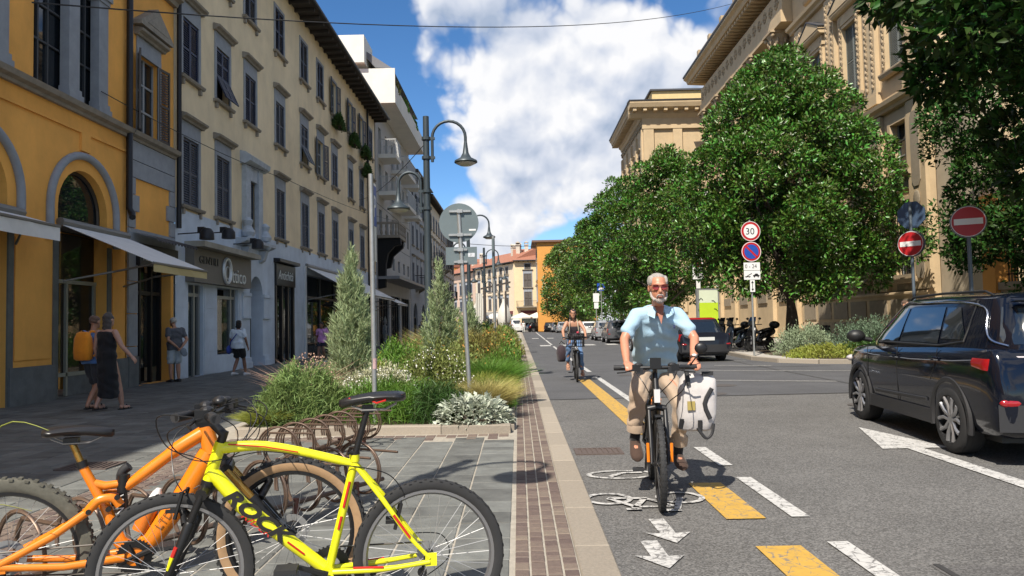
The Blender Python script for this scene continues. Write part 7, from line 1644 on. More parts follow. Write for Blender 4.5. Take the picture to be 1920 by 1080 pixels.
def hand(mb, w, d, palm_n, s=1., curl=.5, thumb=1):
    """w wrist, d pointing to the fingers, palm_n the palm side; five bent fingers"""
    w, d, pn = V3(w), V3(d).normalized(), V3(palm_n); pn = (pn-d*pn.dot(d)).normalized(); a = d.cross(pn)
    M = Matrix((a, d, pn)).transposed(); mb.ell(w+d*.045*s, (.04*s,.055*s,.018*s), 10, 8, M)
    for i, (o, l) in enumerate(((-.03,.065),(-.01,.078),(.011,.074),(.03,.058))):
        p0 = w+d*.085*s+a*o*s; d1 = (d*math.cos(curl*.7)+pn*math.sin(curl*.7)); d2 = (d*math.cos(curl*1.9)+pn*math.sin(curl*1.9)); d3 = (d*math.cos(curl*2.9)+pn*math.sin(curl*2.9))
        p1 = p0+d1*l*.45*s; p2 = p1+d2*l*.33*s; p3 = p2+d3*l*.25*s; mb.tube([p0-d*.02*s,p0,p1,p2,p3], [.0095*s,.0095*s,.009*s,.0085*s,.007*s], 6)
    p0 = w+d*.02*s-a*thumb*.03*s; p1 = p0+(d*.6-a*thumb*.6+pn*.5).normalized()*.04*s; p2 = p1+(d*.8+pn*.6*curl).normalized()*.032*s; mb.tube([p0,p1,p2], [.012*s,.010*s,.008*s], 6)
def foot(mb, an, d, s=1.):
    an, d = V3(an), V3((d[0],d[1],d[2] if len(d) > 2 else 0)).normalized(); r = Vector((0,0,1)).cross(d).normalized(); u = d.cross(r); M = Matrix((r, d, u)).transposed()
    mb.ell(an-u*.03*s+d*.0, (.036*s,.05*s,.045*s), 10, 8, M); mb.ell(an-u*.05*s+d*.09*s, (.044*s,.1*s,.03*s), 10, 8, M)
def shoe_mesh(mb, an, d, s=1., up=(0,0,1)):
    an, d, u = V3(an), V3(d).normalized(), V3(up); u = (u-d*u.dot(d)).normalized(); r = d.cross(u); o = an-u*.075*s; rings = []
    for x, w, h in ((-.075,.022,.045),(-.06,.034,.07),(0,.037,.075),(.06,.043,.06),(.12,.047,.048),(.165,.04,.038),(.185,.022,.026)):
        rings.append([o+d*x*s+r*(w*s*math.cos(2*PI*i/12))+u*(max(-.002, h*s*(.5+.5*math.sin(2*PI*i/12)*1.15))) for i in range(12)])
    mb.loft(rings)
def folds(me, amp=.005, f=46., zcut=9., seed=0.):
    """cloth creases pushed along the normals"""
    co = np.zeros(len(me.vertices)*3); me.vertices.foreach_get('co', co); co = co.reshape(-1,3); no = np.zeros(co.size); me.vertices.foreach_get('normal', no); no = no.reshape(-1,3)
    x, y, z = co.T; w = np.sin(z*f+np.abs(x)*f*.5+2.2*np.sin(x*9+z*6+seed)+1.3*np.sin(y*13))+.7*np.sin(z*f*.6-x*f*.75+1.5*np.sin(z*14+seed)+y*17); w = np.sign(w)*np.abs(w)**1.4
    co += no*(amp*w*np.clip((zcut-z)/.2, 0, 1))[:,None]; me.vertices.foreach_set('co', co.ravel()); me.update()
def person(label, loc, rz, h=1.7, skin=None, J=None, top=None, sleeve=.55, bottom=None, leg=.5, dress=None, hair=None, hairlen=0, shoes='sandal', shoem=None, socks=None, vox=.011, build=1., group='people on foot', face=None, loose=1.12, headtilt=(0,1,0)):
    skin = skin or M_SKIN; k = h/1.7
    D = dict(pel=(0,0,.93), neck=(0,.02,1.42), head=(0,.05,1.575), shl=(-.18,0,1.36), shr=(.18,0,1.36), ell=(-.235,-.03,1.09), elr=(.235,-.03,1.09), wrl=(-.25,.05,.85), wrr=(.25,.05,.85), hl=(-.088,0,.90), hr=(.088,0,.90), kl=(-.10,.03,.49), kr=(.10,.03,.49), al=(-.10,0,.085), ar=(.10,0,.085), fl=(0,1,0), fr=(0,1,0), hdl=None, hdr=None, pnl=(1,0,0), pnr=(-1,0,0))
    D.update(J or {}); J = {a: (V3(b)*k if b is not None and a not in ('fl','fr','hdl','hdr','pnl','pnr') else (V3(b) if b is not None else None)) for a, b in D.items()}
    t = thing('person', label, 'person', loc, rz, group)
    rh = J['hr']-J['hl']; rs_ = J['shr']-J['shl']; B = build
    b = MB(); torso(b, J['pel'], J['neck'], rh, rs_, [(q, w*k*B, d*k*B) for q, w, d in TORSO])
    limb(b, J['neck']-Vector((0,0,.02)), J['head']-V3(headtilt).normalized()*.02-Vector((0,0,.05)), .052*k, .05*k)
    P, M = head_mesh(b, J['head'], headtilt, s=k*1.0)
    for s in 'lr':
        limb(b, J['sh'+s], J['el'+s], .052*k*B, .038*k, bulge=.004); limb(b, J['el'+s], J['wr'+s], .038*k, .026*k, bulge=.004); hd = J['hd'+s] if J['hd'+s] is not None else (J['wr'+s]-J['el'+s]); hand(b, J['wr'+s], hd, J['pn'+s], k, .55, 1 if s == 'l' else -1)
        limb(b, J['h'+s], J['k'+s], .085*k*B, .055*k, bulge=.006); limb(b, J['k'+s], J['a'+s], .052*k, .034*k, bulge=.012*k); foot(b, J['a'+s], J['f'+s], k*(.8 if shoes == 'shoe' else 1))
    me = smooth_remesh(b, vox, 3); me.materials.clear(); me.materials.append(skin); link('body', me, t)
    def garment(name, mk, m, v=.014, it=3):
        g = MB(); mk(g); me = smooth_remesh(g, v, it); me.materials.clear(); me.materials.append(m); (folds(me, .0055, 34, seed=len(label)) if name != 'hair' else folds(me, .004, 90)); return link(name, me, t)
    L_ = loose
    if top:
        def mk(g):
            torso(g, J['pel'], J['neck'], rh, rs_, [(q, w*k*B*L_+.012, d*k*B*L_+.012) for q, w, d in TORSO[1:-1] if q > -.02])
            torso(g, J['pel']-Vector((0,0,.10*k)), J['pel']+Vector((0,0,.1*k)), rh, rh, [(0,.162*k*B*L_,.115*k*B*L_),(1,.165*k*B*L_,.118*k*B*L_)])
            for s in 'lr':
                if sleeve <= 1: limb(g, J['sh'+s], J['sh'+s].lerp(J['el'+s], sleeve), .066*k*B, .062*k*B)
                else: limb(g, J['sh'+s], J['el'+s], .064*k*B, .052*k); limb(g, J['el'+s], J['el'+s].lerp(J['wr'+s], sleeve-1), .052*k, .04*k)
        garment('shirt', mk, top)
    if bottom:
        def mk(g):
            torso(g, J['pel']-Vector((0,0,.09*k)), J['pel']+Vector((0,0,.1*k)), rh, rh, [(0,.15*k*B,.11*k*B),(.5,.168*k*B,.12*k*B),(1,.158*k*B,.112*k*B)])
            for s in 'lr':
                if leg <= 1: limb(g, J['h'+s], J['h'+s].lerp(J['k'+s], leg), .1*k*B, .088*k*B)
                else: limb(g, J['h'+s], J['k'+s], .098*k*B, .07*k); limb(g, J['k'+s], J['k'+s].lerp(J['a'+s], leg-1), .07*k, .055*k)
        garment('trousers' if leg > 1 else 'shorts', mk, bottom)
    if dress:
        def mk(g):
            torso(g, J['pel'], J['neck'], rh, rs_, [(q, w*k*B*1.1+.008, d*k*B*1.1+.008) for q, w, d in TORSO[1:-2]])
            a, c = J['pel'], (J['al']+J['ar'])*.5; rings = []
            for q, w, d in ((-.1,.165,.12),(.1,.175,.13),(.4,.18,.15),(.7,.17,.16),(.86,.16,.16)):
                ce = a.lerp(c, q); rings.append([ce+Vector((w*k*math.cos(2*PI*i/20)*(1+.05*math.sin(i*3)), d*k*math.sin(2*PI*i/20)*(1+.05*math.sin(i*2)), 0)) for i in range(20)])
            g.loft(rings)
        garment('dress', mk, dress)
    for s in 'lr':
        m = MB(); f = J['f'+s]
        if shoes == 'sandal':
            an = J['a'+s]; r = Vector((0,0,1)).cross(f).normalized(); m.cbox(an+f*.07*k-Vector((0,0,.083*k)), (.085*k,.25*k,.022), Matrix((r, f.normalized(), Vector((0,0,1)))).transposed())
            for q in (.0,.1): m.tube([an+f*q*k+r*.046*k-Vector((0,0,.07*k)), an+f*(q+.01)*k+Vector((0,0,.0-.1*q))*k, an+f*q*k-r*.046*k-Vector((0,0,.07*k))], .014, 6, flat=.5)
            m.build('sandal', shoem or M_BLKM, t)
        else: shoe_mesh(m, J['a'+s], f, k*1.22); m.build('shoe', shoem or M_BLKM, t, smooth=60)
        if socks: q = MB(); limb(q, J['a'+s]-Vector((0,0,.02)), J['a'+s].lerp(J['k'+s], .45), .04*k, .052*k); q.build('sock', socks, t, smooth=60)
    if hair:
        def mk(g):
            g.ell(P(0,-.022,.042), (.082*k,.095*k,.088*k), 14, 10, M)
            if hairlen:
                q = hairlen; g.loft([[P(.085*math.cos(2*PI*i/12)*w, -.045+.05*math.sin(2*PI*i/12)*w, z) for i in range(12)] for w, z in ((.8,.08),(1.0,.0),(1.05,-.1),(1.0,-.1-q*.6),(.8,-.1-q),(.3,-.13-q))])
        o = garment('hair', mk, hair, .012, 2)
    t['_J'] = ''; del t['_J']; return t, J, P, M, k
def backpack(t, c, w, d, h, m, straps=True, J=None, k=1):
    b = MB(); c = V3(c); n = 16; rings = []
    for q, sw, sd in ((0,.7,.6),(.06,.95,.95),(.4,1,1),(.75,.95,.85),(.95,.7,.6),(1,.4,.3)):
        rings.append([c+Vector((w*sw*math.copysign(abs(math.cos(2*PI*i/n))**.6, math.cos(2*PI*i/n)), d*sd*math.copysign(abs(math.sin(2*PI*i/n))**.6, math.sin(2*PI*i/n)), h*(q-.5))) for i in range(n)])
    b.loft(rings); o = b.build('backpack', m, t, smooth=60); p = MB(); 
    p.tube([c+Vector((-w*.97,-d*.6,-h*.22)), c+Vector((0,-d*1.03,-h*.2)), c+Vector((w*.97,-d*.6,-h*.22))], .006, 5); p.build('pocket_seam', m, o)
    l = MB(); l.tube([c+Vector((-.04,d*.2,h*.46)), c+Vector((0,-.01,h*.53)), c+Vector((.04,d*.2,h*.46))], .008, 5); l.build('loop', M_BLKM, o)
    if straps:
        for s in (-1,1): st = MB(); st.tube(smoothpath([c+Vector((s*w*.5,d*.4,h*.45)), c+Vector((s*w*.72,d*1.2,h*.5)), c+Vector((s*w*.85,d*1.2+.2,h*.28)), c+Vector((s*w*.95,d*1.2+.13,-h*.1)), c+Vector((s*w,d*.5,-h*.35))], 4), .02, 6, flat=.4); st.build('strap', m, o, smooth=60)
    return o
WALK1 = dict(kl=(-.09,.10,.50), al=(-.09,-.12,.12), kr=(.09,.16,.50), ar=(.10,.24,.085))
WALK2 = dict(kl=(-.09,.17,.50), al=(-.10,.24,.085), kr=(.09,.06,.49), ar=(.10,-.2,.13))
# couple walking away
t, J, P, M, k = person('man in blue shirt with an orange backpack walking beside the woman in black', (-7.50,13.0,PZ), R(-12), 1.66, M_SKIN, dict(WALK2, wrl=(-.26,.16,.9), ell=(-.25,0,1.1), head=(.02,.05,1.57)), fab('shirt_blue', (.11,.22,.46)), 1.7, fab('shorts_charcoal', (.05,.05,.055)), .92, hair=fab('hair_shaved', (.13,.075,.05)), build=1.08)
backpack(t, (0,-.2,1.12), .17, .085, .5, fab('backpack_orange', (.75,.25,.01)))
t, J, P, M, k = person('woman in a long black dress with long grey hair walking away', (-7.12,12.78,PZ), R(-16), 1.69, M_SKINP, dict(WALK1, elr=(.30,.02,1.12), wrr=(.42,.12,.93), ell=(-.23,-.02,1.08), wrl=(-.23,.06,.84)), dress=fab('dress_black', (.007,.007,.009), bump=.2), hair=fab('hair_grey_brown', (.07,.06,.055), bs=60), hairlen=.2, build=1.0)
# old man looking into the shop
t, J, P, M, k = person('grey-haired man in grey shirt and pale shorts, hands behind his back at the shop', (-9.08,19.55,PZ), R(52), 1.72, M_SKIN, dict(ell=(-.25,-.14,1.1), elr=(.25,-.14,1.1), wrl=(-.05,-.2,.92), wrr=(.07,-.21,.90), head=(0,.11,1.56), hdl=(.6,0,-.8), hdr=(-.6,0,-.8)), fab('shirt_slate', (.085,.09,.105)), .6, fab('shorts_pale', (.42,.47,.50)), .85, hair=fab('hair_white', (.45,.43,.4)), shoes='shoe', build=1.1)
c = MB(); c.ell((.1,-.25,.80), (.09,.05,.1)); c.ell((.12,-.28,.74), (.08,.015,.07)); c.build('cap', fab('cap_grey', (.2,.23,.26)), t, smooth=True)
# woman in white tee
t, J, P, M, k = person('woman in white tee and black shorts with a blue shoulder bag walking away', (-8.22,21.7,PZ), R(-12), 1.62, M_SKIN2, dict(WALK1, elr=(.27,-.02,1.1), wrr=(.29,.06,.88)), fab('tee_white', (.60,.66,.72)), .6, fab('shorts_black', (.01,.01,.011)), .7, hair=fab('hair_black', (.012,.01,.01)), hairlen=.02, shoes='shoe', shoem=fab('shoe_white', (.55,.55,.55)), build=1.18)
b = MB(); b.tube([(.15,.03,1.36),(.03,-.15,1.2),(-.14,-.15,1.0),(-.24,-.06,.86)], .014, 6, flat=.5); b.build('strap', fab('bag_blue', (.03,.06,.3)), t); b = MB(); b.ell((-.26,-.05,.76), (.06,.13,.13)); b.build('shoulder_bag', MATS['bag_blue'], t, smooth=True)
# girl in pink
TD = fab('tee_tie_dye', (.55,.30,.55), var=.45, vs=7); nt = TD.node_tree
for n_ in nt.nodes:
    if n_.type == 'HUE_SAT': n_.inputs['Color'].default_value = (.62,.28,.55,1)
t, J, P, M, k = person('girl in pink tie-dye tee and dark shorts walking toward the viewer', (-7.45,28.1,PZ), R(172), 1.58, M_SKIN2, dict(WALK1, head=(0,.09,1.555)), TD, .65, fab('shorts_navy', (.015,.015,.03)), .45, hair=MATS['hair_black'], hairlen=.05, shoes='shoe', shoem=MATS['shoe_white'], headtilt=(0,1,-.35))
for s in (-1,1): b = MB(); b.tube([(s*.1,-.1,1.3),(s*.1,.06,1.32),(s*.11,.125,1.15),(s*.13,.06,.98)], .018, 6, flat=.5); b.build('strap', M_BLKM, t, smooth=60)
t, J, P, M, k = person('person all in pale grey with a tall pointed hat outside the shops', (-8.75,48.5,PZ), R(-60), 1.7, mat('skin_grey_paint', (.32,.33,.34), .7), None, fab('jacket_grey', (.36,.38,.4)), 1.9, fab('trousers_grey', (.34,.36,.38)), 1.95, hair=None, shoes='shoe', shoem=MATS['jacket_grey'], vox=.02)
b = MB(); b.lathe([(.15,1.62),(.1,1.66),(.085,1.8),(.03,1.98),(.0,2.0)], 14, (0,.04,0)); b.build('hat', MATS['jacket_grey'], t, smooth=60)
person('person in a dark patterned top far along the left shops', (-7.9,60.5,PZ), R(180), 1.68, M_SKIN, WALK1, fab('top_patterned', (.1,.08,.12), var=.6, vs=14), .6, fab('trousers_dark', (.02,.02,.025)), 1.9, hair=MATS['hair_black'], hairlen=.1, vox=.02)
person('person in white by the far cafe terrace', (.75,108,0), R(180), 1.72, M_SKIN, None, fab('shirt_white', (.6,.6,.58)), .6, fab('trousers_white', (.55,.55,.52)), 1.9, hair=MATS['hair_black'], shoes='shoe', vox=.025)
person('person in a floral shirt walking behind the dark car', (9.88,19.05,0), R(-160), 1.8, M_SKIN, WALK1, fab('shirt_floral', (.3,.2,.19), var=.7, vs=25), .6, MATS['trousers_dark'], 1.9, hair=fab('hair_brown', (.09,.05,.03)), shoes='shoe', vox=.016)
# ---------------------------------------------------------------- riders and their bicycles
def city_bike(name, label, rear, front, step=False, acc=None, R_=.345, fender=True):
    d = V3(front)-V3(rear); wb = Vector((d.x,d.y,0)).length; t = thing(name, label, 'bicycle', rear, math.atan2(d.y, d.x), 'bicycles being ridden')
    bike_wheel(t, 0, R_, .052, R_, spokes=28); bike_wheel(t, wb, R_, .052, R_, spokes=28)
    f = MB(); HT_, HBt, BB_, SC2 = Vector((wb-.27,0,.96)), Vector((wb-.2,0,.78)), Vector((.42,0,.30)), Vector((.2,0,.76)); f.tube([HBt,HT_], .026, 12)
    f.tube([HBt+Vector((-.01,0,.03)),(wb-.42,0,.44) if step else HBt.lerp(BB_,.5),BB_], [.034,.038,.036], 12); f.tube([HT_-Vector((.01,0,.05)),(wb-.5,0,.58) if step else HT_.lerp(SC2,.5),SC2-Vector((-.03,0,.12 if step else .02))], .02, 10); f.tube([SC2,BB_], .018, 10); f.cyl((BB_.x,-.05,BB_.z),(BB_.x,.05,BB_.z),.05,14)
    for s in (-1,1): f.tube([SC2,(.0,s*.065,R_)], .011, 8); f.tube([BB_,(.0,s*.065,R_)], .012, 8)
    f.build('frame', M_BLKP if not acc else M_BLKP, t, smooth=60)
    k = MB(); cr = HBt+Vector((.02,0,-.04)); k.tube([HBt,cr], .03, 10); k.tube([cr+Vector((0,-.07,-.005)),cr+Vector((0,0,.01)),cr+Vector((0,.07,-.005))], .026, 8)
    for s in (-1,1): k.tube([cr+Vector((0,s*.062,0)),cr.lerp(Vector((wb,0,R_)),.4)+Vector((0,s*.062,0)),(wb,s*.062,R_)], [.017,.022,.014], 10)
    k.build('fork', M_BLKP, t, smooth=60)
    if fender:
        for x in (0, wb):
            m = MB(); rows = [[(x+math.cos(a)*(R_+.022),y,R_+math.sin(a)*(R_+.022)-abs(y)*.15) for y in (-.032,-.016,0,.016,.032)] for a in np.linspace(R(-10 if x == 0 else 78),R(190) if x == 0 else R(172),20)]; m.loft(rows, closed_ring=False, caps=False); m.build('mudguard', M_BLKP, t, smooth=True)
    s_ = MB(); s_.tube([SC2,SC2+Vector((-.05,0,.14))], .014, 10); s_.build('seatpost', M_BLKP, t, smooth=60); saddle(t, .14, .93, .27)
    st = MB(); st.tube([HT_,HT_+Vector((-.015,0,.06))], .02, 10); st.tube([HT_+Vector((-.015,0,.05)),HT_+Vector((.05,0,.09))], .018, 10); st.build('stem', M_BLKP, t, smooth=60)
    handlebar(t, HT_.x+.05, HT_.z+.09, .64, .0, .05); crank(t, BB_.x, BB_.z, .085, R(-38), plen=.17); chain(t, BB_.x, BB_.z, .085, 0, R_, .05)
    r = MB(); 
    for s in (-1,1): r.tube([(.05,s*.06,.74),(-.38,s*.06,.74)], .006, 5); r.tube([(0,s*.065,R_),(-.2,s*.06,.74)], .006, 5)
    for x in (-.05,-.2,-.35): r.tube([(x,-.06,.745),(x,.06,.745)], .006, 5)
    r.build('rear_rack', M_BLKP, t); return t, wb, HT_, cr
EB, wb, HT_, cr = city_bike('electric_bicycle', 'black electric bicycle with orange accents ridden toward the viewer', (1.165,6.73,0), (1.04,5.62,0), acc=1)
b = MB(); b.tube([(wb-.235,0,.80),(wb-.4,0,.62)], .04, 10); b.build('frame_badge', M_ORB, EB, smooth=60); b = MB()
for s in (-1,1): b.tube([(wb,s*.088,R(0)+.5),(wb+.0,s*.086,.36)], .012, 6)
b.build('fork_accent', M_ORB, EB); b = MB(); b.cbox((wb-.13,0,.84),(.05,.045,.10)); b.build('headlight', mat('lamp_clear', (.6,.6,.6), .15, coat=1), EB)
b = MB(); b.cbox((HT_.x+.07,0,HT_.z+.125),(.03,.085,.085)); b.build('display', M_BLKP, EB)
b = MB(); b.tube([(HT_.x+.02,.27,HT_.z+.1),(HT_.x+.04,.34,HT_.z+.2)], .006, 5); b.ell((HT_.x+.04,.355,HT_.z+.235),(.02,.05,.045)); b.build('mirror', M_BLKP, EB, smooth=True)
for pts in ([(HT_.x+.05,.18,HT_.z+.09),(HT_.x+.16,.12,HT_.z+.0),(HT_.x+.1,.03,HT_.z-.1)], [(HT_.x+.05,-.18,HT_.z+.09),(HT_.x+.17,-.1,HT_.z-.02),(HT_.x+.08,-.03,HT_.z-.16)], [(HT_.x+.05,.22,HT_.z+.09),(HT_.x+.2,.2,HT_.z-.06),(HT_.x+.1,.06,HT_.z-.22),(wb-.02,.06,.5)]): cable_run(EB, pts, .004)
MB().tube([(wb-.32,0,.60),(.52,0,.34)], .046, 10).build('battery', M_BLKM, EB, smooth=60)
# white pannier bag on the rack
PB = thing('pannier_bag', 'white bag with black straps hung from the handlebar of the electric bicycle', 'bag', (1.405,6.02,.535), R(-4))
b = MB(); rings = []; n = 20
for q, w, d in ((0,.10,.08),(.04,.135,.1),(.3,.15,.11),(.7,.15,.11),(.9,.135,.095),(1,.10,.06)):
    rings.append([(w*math.copysign(abs(math.cos(2*PI*i/n))**.55, math.cos(2*PI*i/n))+.03*q+.006*math.sin(q*9+i),d*math.copysign(abs(math.sin(2*PI*i/n))**.55, math.sin(2*PI*i/n))*(1+.06*math.sin(i*2.3+q*11)),q*.45) for i in range(n)])
b.loft(rings); b.build('bag_body', mat('bag_white', (.5,.47,.455), .9, var=.16, vscale=7, bump=1., bscale=7), PB, smooth=60)
for p in ([(.10,-.112,.1),(.06,-.117,.22),(.12,-.114,.34)], [(-.13,-.08,.02),(-.12,-.11,.1)], [(.02,-.10,.0),(.02,-.117,.09)], [(-.06,-.112,.36),(-.07,-.08,.48)]): MB().tube(smoothpath(p, 3), .018, 6, flat=.4).build('strap', M_BLKM, PB)
b = MB(); b.tube(smoothpath([(.0,-.105,.03),(.06,-.11,-.05),(.11,-.10,-.02),(.13,-.09,.06)], 4), .012, 6); b.build('buckle_loop', M_BLKM, PB); MB().box(-.075,-.015,-.122,-.112,.17,.24).build('patch', mat('patch_gold', (.35,.27,.08), .5), PB); MB().box(.05,.14,-.085,-.07,.44,.47).build('flap', M_BLKM, PB)
# the man
SH = fab('polo_sky_blue', (.33,.49,.61), .06, 12, 14, .7); CH = fab('chinos_beige', (.38,.285,.205), .06, 12, 10, .6)
B0 = Vector((1.17,6.3,0))
def W(x, y, z): return (B0.x-x, B0.y-y, z)       # world to the rider's frame (turned by half a circle)
MJ = dict(pel=W(1.21,6.72,.98), neck=W(1.175,6.26,1.52), head=W(1.16,6.13,1.685), shl=W(1.345,6.29,1.465), shr=W(1.0,6.29,1.465), ell=W(1.455,6.16,1.265), elr=W(.872,6.16,1.265), wrl=W(1.395,5.965,1.085), wrr=W(.86,5.965,1.085), hl=W(1.30,6.70,.96), hr=W(1.12,6.70,.96), kl=W(1.355,6.30,.69), kr=W(.985,6.24,.80), al=W(1.345,6.43,.29), ar=W(.965,6.33,.435), fl=(.03,1,-.12), fr=(.06,1,-.42), hdl=(.05,1,-.12), hdr=(-.05,1,-.12), pnl=(0,0,-1), pnr=(0,0,-1))
t, J, P, M, k = person('older man in sky blue polo and beige chinos riding toward the viewer', B0, PI, 1.7, mat('skin_sunburnt', (.50,.22,.135), .45, var=.12, vscale=16), MJ, None, vox=.0075, group='cyclists', headtilt=(.0,1,-.1), shoes='none' if False else 'shoe', shoem=fab('boat_shoe_brown', (.05,.026,.017)), socks=fab('sock_black', (.01,.01,.012)), build=1.1)
def mk_top():
    g = MB(); rh = J['hr']-J['hl']; rs_ = J['shr']-J['shl']
    torso(g, J['pel'], J['neck'], rh, rs_, [(-.16,.185,.14),(0,.195,.15),(.2,.195,.155),(.4,.19,.15),(.6,.19,.145),(.78,.19,.138),(.9,.172,.122),(.965,.12,.09)], n=24)
    for s in 'lr': e = J['sh'+s].lerp(J['el'+s], .68); limb(g, J['neck'].lerp(J['sh'+s], .45)-Vector((0,0,.02)), J['sh'+s], .062, .064, 12); limb(g, J['sh'+s], e, .064, .062, 14); 
    me = smooth_remesh(g, .0095, 3); me.materials.clear(); me.materials.append(SH)
    # soft folds pulled across the belly and towards the armpits
    co = np.zeros(len(me.vertices)*3); me.vertices.foreach_get('co', co); co = co.reshape(-1,3); no = np.zeros_like(co).ravel(); me.vertices.foreach_get('normal', no); no = no.reshape(-1,3)
    x, z = co[:,0], co[:,2]; fold = .007*np.sin(z*52+np.abs(x)*26+2.2*np.sin(x*9+z*6))+.004*np.sin(z*33-x*38+1.5*np.sin(z*14)); lo = np.clip((1.52-z)/.2, 0, 1); co += no*(fold*lo)[:,None]; me.vertices.foreach_set('co', co.ravel()); me.update()
    return link('polo_shirt', me, t)
PS = mk_top()
def mk_leg():
    g = MB(); torso(g, J['pel']-Vector((0,0,.1)), J['pel']+Vector((0,0,.09)), J['hr']-J['hl'], J['hr']-J['hl'], [(0,.17,.13),(.5,.185,.15),(1,.175,.145)])
    for s, f_ in (('l',.70),('r',.72)): limb(g, J['h'+s], J['k'+s], .105, .075, 14); e = J['k'+s].lerp(J['a'+s], f_); limb(g, J['k'+s], e, .074, .068, 14)
    me = smooth_remesh(g, .0105, 3); me.materials.clear(); me.materials.append(CH); folds(me, .006, 40); o = link('trousers', me, t)
    for s, f_ in (('l',.70),('r',.72)):
        a = J['k'+s].lerp(J['a'+s], f_-.06); c = J['k'+s].lerp(J['a'+s], f_+.12); q = MB(); q.tube([a,a.lerp(c,.2),c], [.072,.077,.075], 18, cap=False); q.build('cuff', CH, o, smooth=True)
mk_leg()
# collar, placket, chest mark
b = MB(); nk = J['neck']; 
b.loft([[nk+Vector((.072*math.cos(a)*q, .008+.062*math.sin(a)*q+oy, z)) for a in np.linspace(R(100),R(440),22)] for q, z, oy in ((1.0,.02,.0),(1.14,.012,.004),(1.42,-.035,.012))], closed_ring=False, caps=False); b.build('collar', SH, PS, smooth=True)
for s in (-1,1): b = MB(); b.add([nk+Vector((s*.03,.085,.005)),nk+Vector((s*.088,.05,.01)),nk+Vector((s*.105,.10,-.055)),nk+Vector((s*.05,.137,-.085))], [(0,1,2,3)]); b.build('collar_tip', SH, PS)
b = MB(); b.add([nk+Vector((-.04,.088,.02)),nk+Vector((.04,.088,.02)),nk+Vector((0,.155,-.135))], [(0,1,2)]); b.build('open_neck', mat('skin_neck', (.30,.11,.065), .5), PS)
b = MB(); b.ell(nk+Vector((-.10,.172,-.155)), (.008,.004,.016)); b.build('chest_emblem', fab('emblem_navy', (.02,.03,.1)), PS)
# face: grey hair, beard, red sunglasses
HG = fab('hair_grey', (.33,.30,.275), .2, 60, 90, .8); BW = fab('beard_white', (.37,.325,.30), .15, 70, 110, .8)
g = MB(); 
for s in (-1,1): g.ell(P(s*.062,-.02,.055), (.022,.068,.05), 10, 8, M)
g.ell(P(0,-.045,.06), (.074,.06,.066), 12, 8, M); g.ell(P(0,-.01,.088), (.058,.062,.036), 12, 8, M); me = smooth_remesh(g, .006, 2); me.materials.clear(); me.materials.append(HG); link('hair', me, t)
g = MB(); g.ell(P(0,.062,-.094), (.038,.030,.030), 12, 8, M); 
for s in (-1,1): g.tube([P(s*.066,.012,-.03),P(s*.06,.035,-.068),P(s*.038,.07,-.095)], [.008,.012,.015], 8)
g.tube([P(-.03,.084,-.07),P(-.018,.096,-.05),P(.018,.096,-.05),P(.03,.084,-.07)], .007, 8); me = smooth_remesh(g, .005, 2); me.materials.clear(); me.materials.append(BW); link('beard', me, t)
b = MB(); b.ell(P(0,.0995,-.063), (.018,.006,.005), 8, 6, M); b.build('lips', mat('lip', (.33,.12,.1), .5), t)
GL = mat('sunglass_red', (.22,.02,.015), .08, coat=1.); sg = MB()
for s in (-1,1):
    pts = [P(s*(.034+.029*math.cos(a)), .098-.010*abs(math.cos(a)) - (.008 if math.cos(a) > 0 else 0), .012+.0215*math.sin(a)) for a in np.linspace(0, 2*PI, 16, endpoint=False)]; sg.add(pts, [tuple(range(16))])
so = sg.build('sunglasses', GL, t, fix=False); f = MB()
f.tube([P(-.066,.085,.03),P(-.034,.097,.034),P(0,.103,.03),P(.034,.097,.034),P(.066,.085,.03)], .0035, 5)
for s in (-1,1): f.tube([P(s*.066,.085,.03),P(s*.077,.04,.022),P(s*.079,-.01,.012)], .003, 5)
f.build('glasses_frame', mat('frame_redbrown', (.12,.02,.015), .3), so)
b = MB(); wv = (J['wrl']-J['ell']).normalized(); b.cyl(J['wrl']-wv*.045, J['wrl']-wv*.02, .034, 14); wt = b.build('wristwatch', mat('watch_brown', (.06,.03,.02), .5), t); b = MB(); b.ell(J['wrl']-wv*.033+Vector((0,.02,.028)), (.02,.02,.012)); b.build('watch_face', M_SW, wt)
# ---------------------------------------------------------------- the woman
WB_, wb, HT_, cr = city_bike('city_bicycle', 'city bicycle with a front basket ridden by the woman behind', (1.40,18.72,0), (1.36,17.62,0), step=True)
b = MB(); x0, x1 = HT_.x+.1, HT_.x+.38
for z in (.84,.92,1.0,1.08,1.14): b.tube([(x0,-.17,z),(x1,-.19,z),(x1,.19,z),(x0,.17,z)], .007, 5, closed=True)
for i in range(9): y = -.18+.045*i; b.tube([(x1,y,.84),(x1,y*1.04,1.14)], .006, 4); b.tube([(x0,y,.84),(x1,y,.84)], .006, 4)
for i in range(5):
    for s in (-1,1): x = x0+(x1-x0)*i/4; b.tube([(x,s*.17,.84),(x,s*.18,1.14)], .006, 4)
b.build('basket', M_BLKP, WB_); b = MB(); b.ell((x0+.14,.02,1.08),(.1,.12,.08)); b.build('basket_bag', fab('bag_dark', (.03,.025,.03)), WB_, smooth=True); b = MB(); b.ell((x1-.05,.04,1.17),(.03,.035,.03)); b.build('bell', mat('bell_red', (.4,.03,.06), .4), WB_, smooth=True)
b = MB(); b.ell((wb-.02,0,.80),(.05,.045,.05)); b.build('headlight', MATS['lamp_clear'], WB_, smooth=True)
DB = thing('pannier_bag', 'dark fabric pannier bag hanging behind the woman cyclist', 'bag', (1.08,18.95,.42), R(20)); b = MB(); n = 16
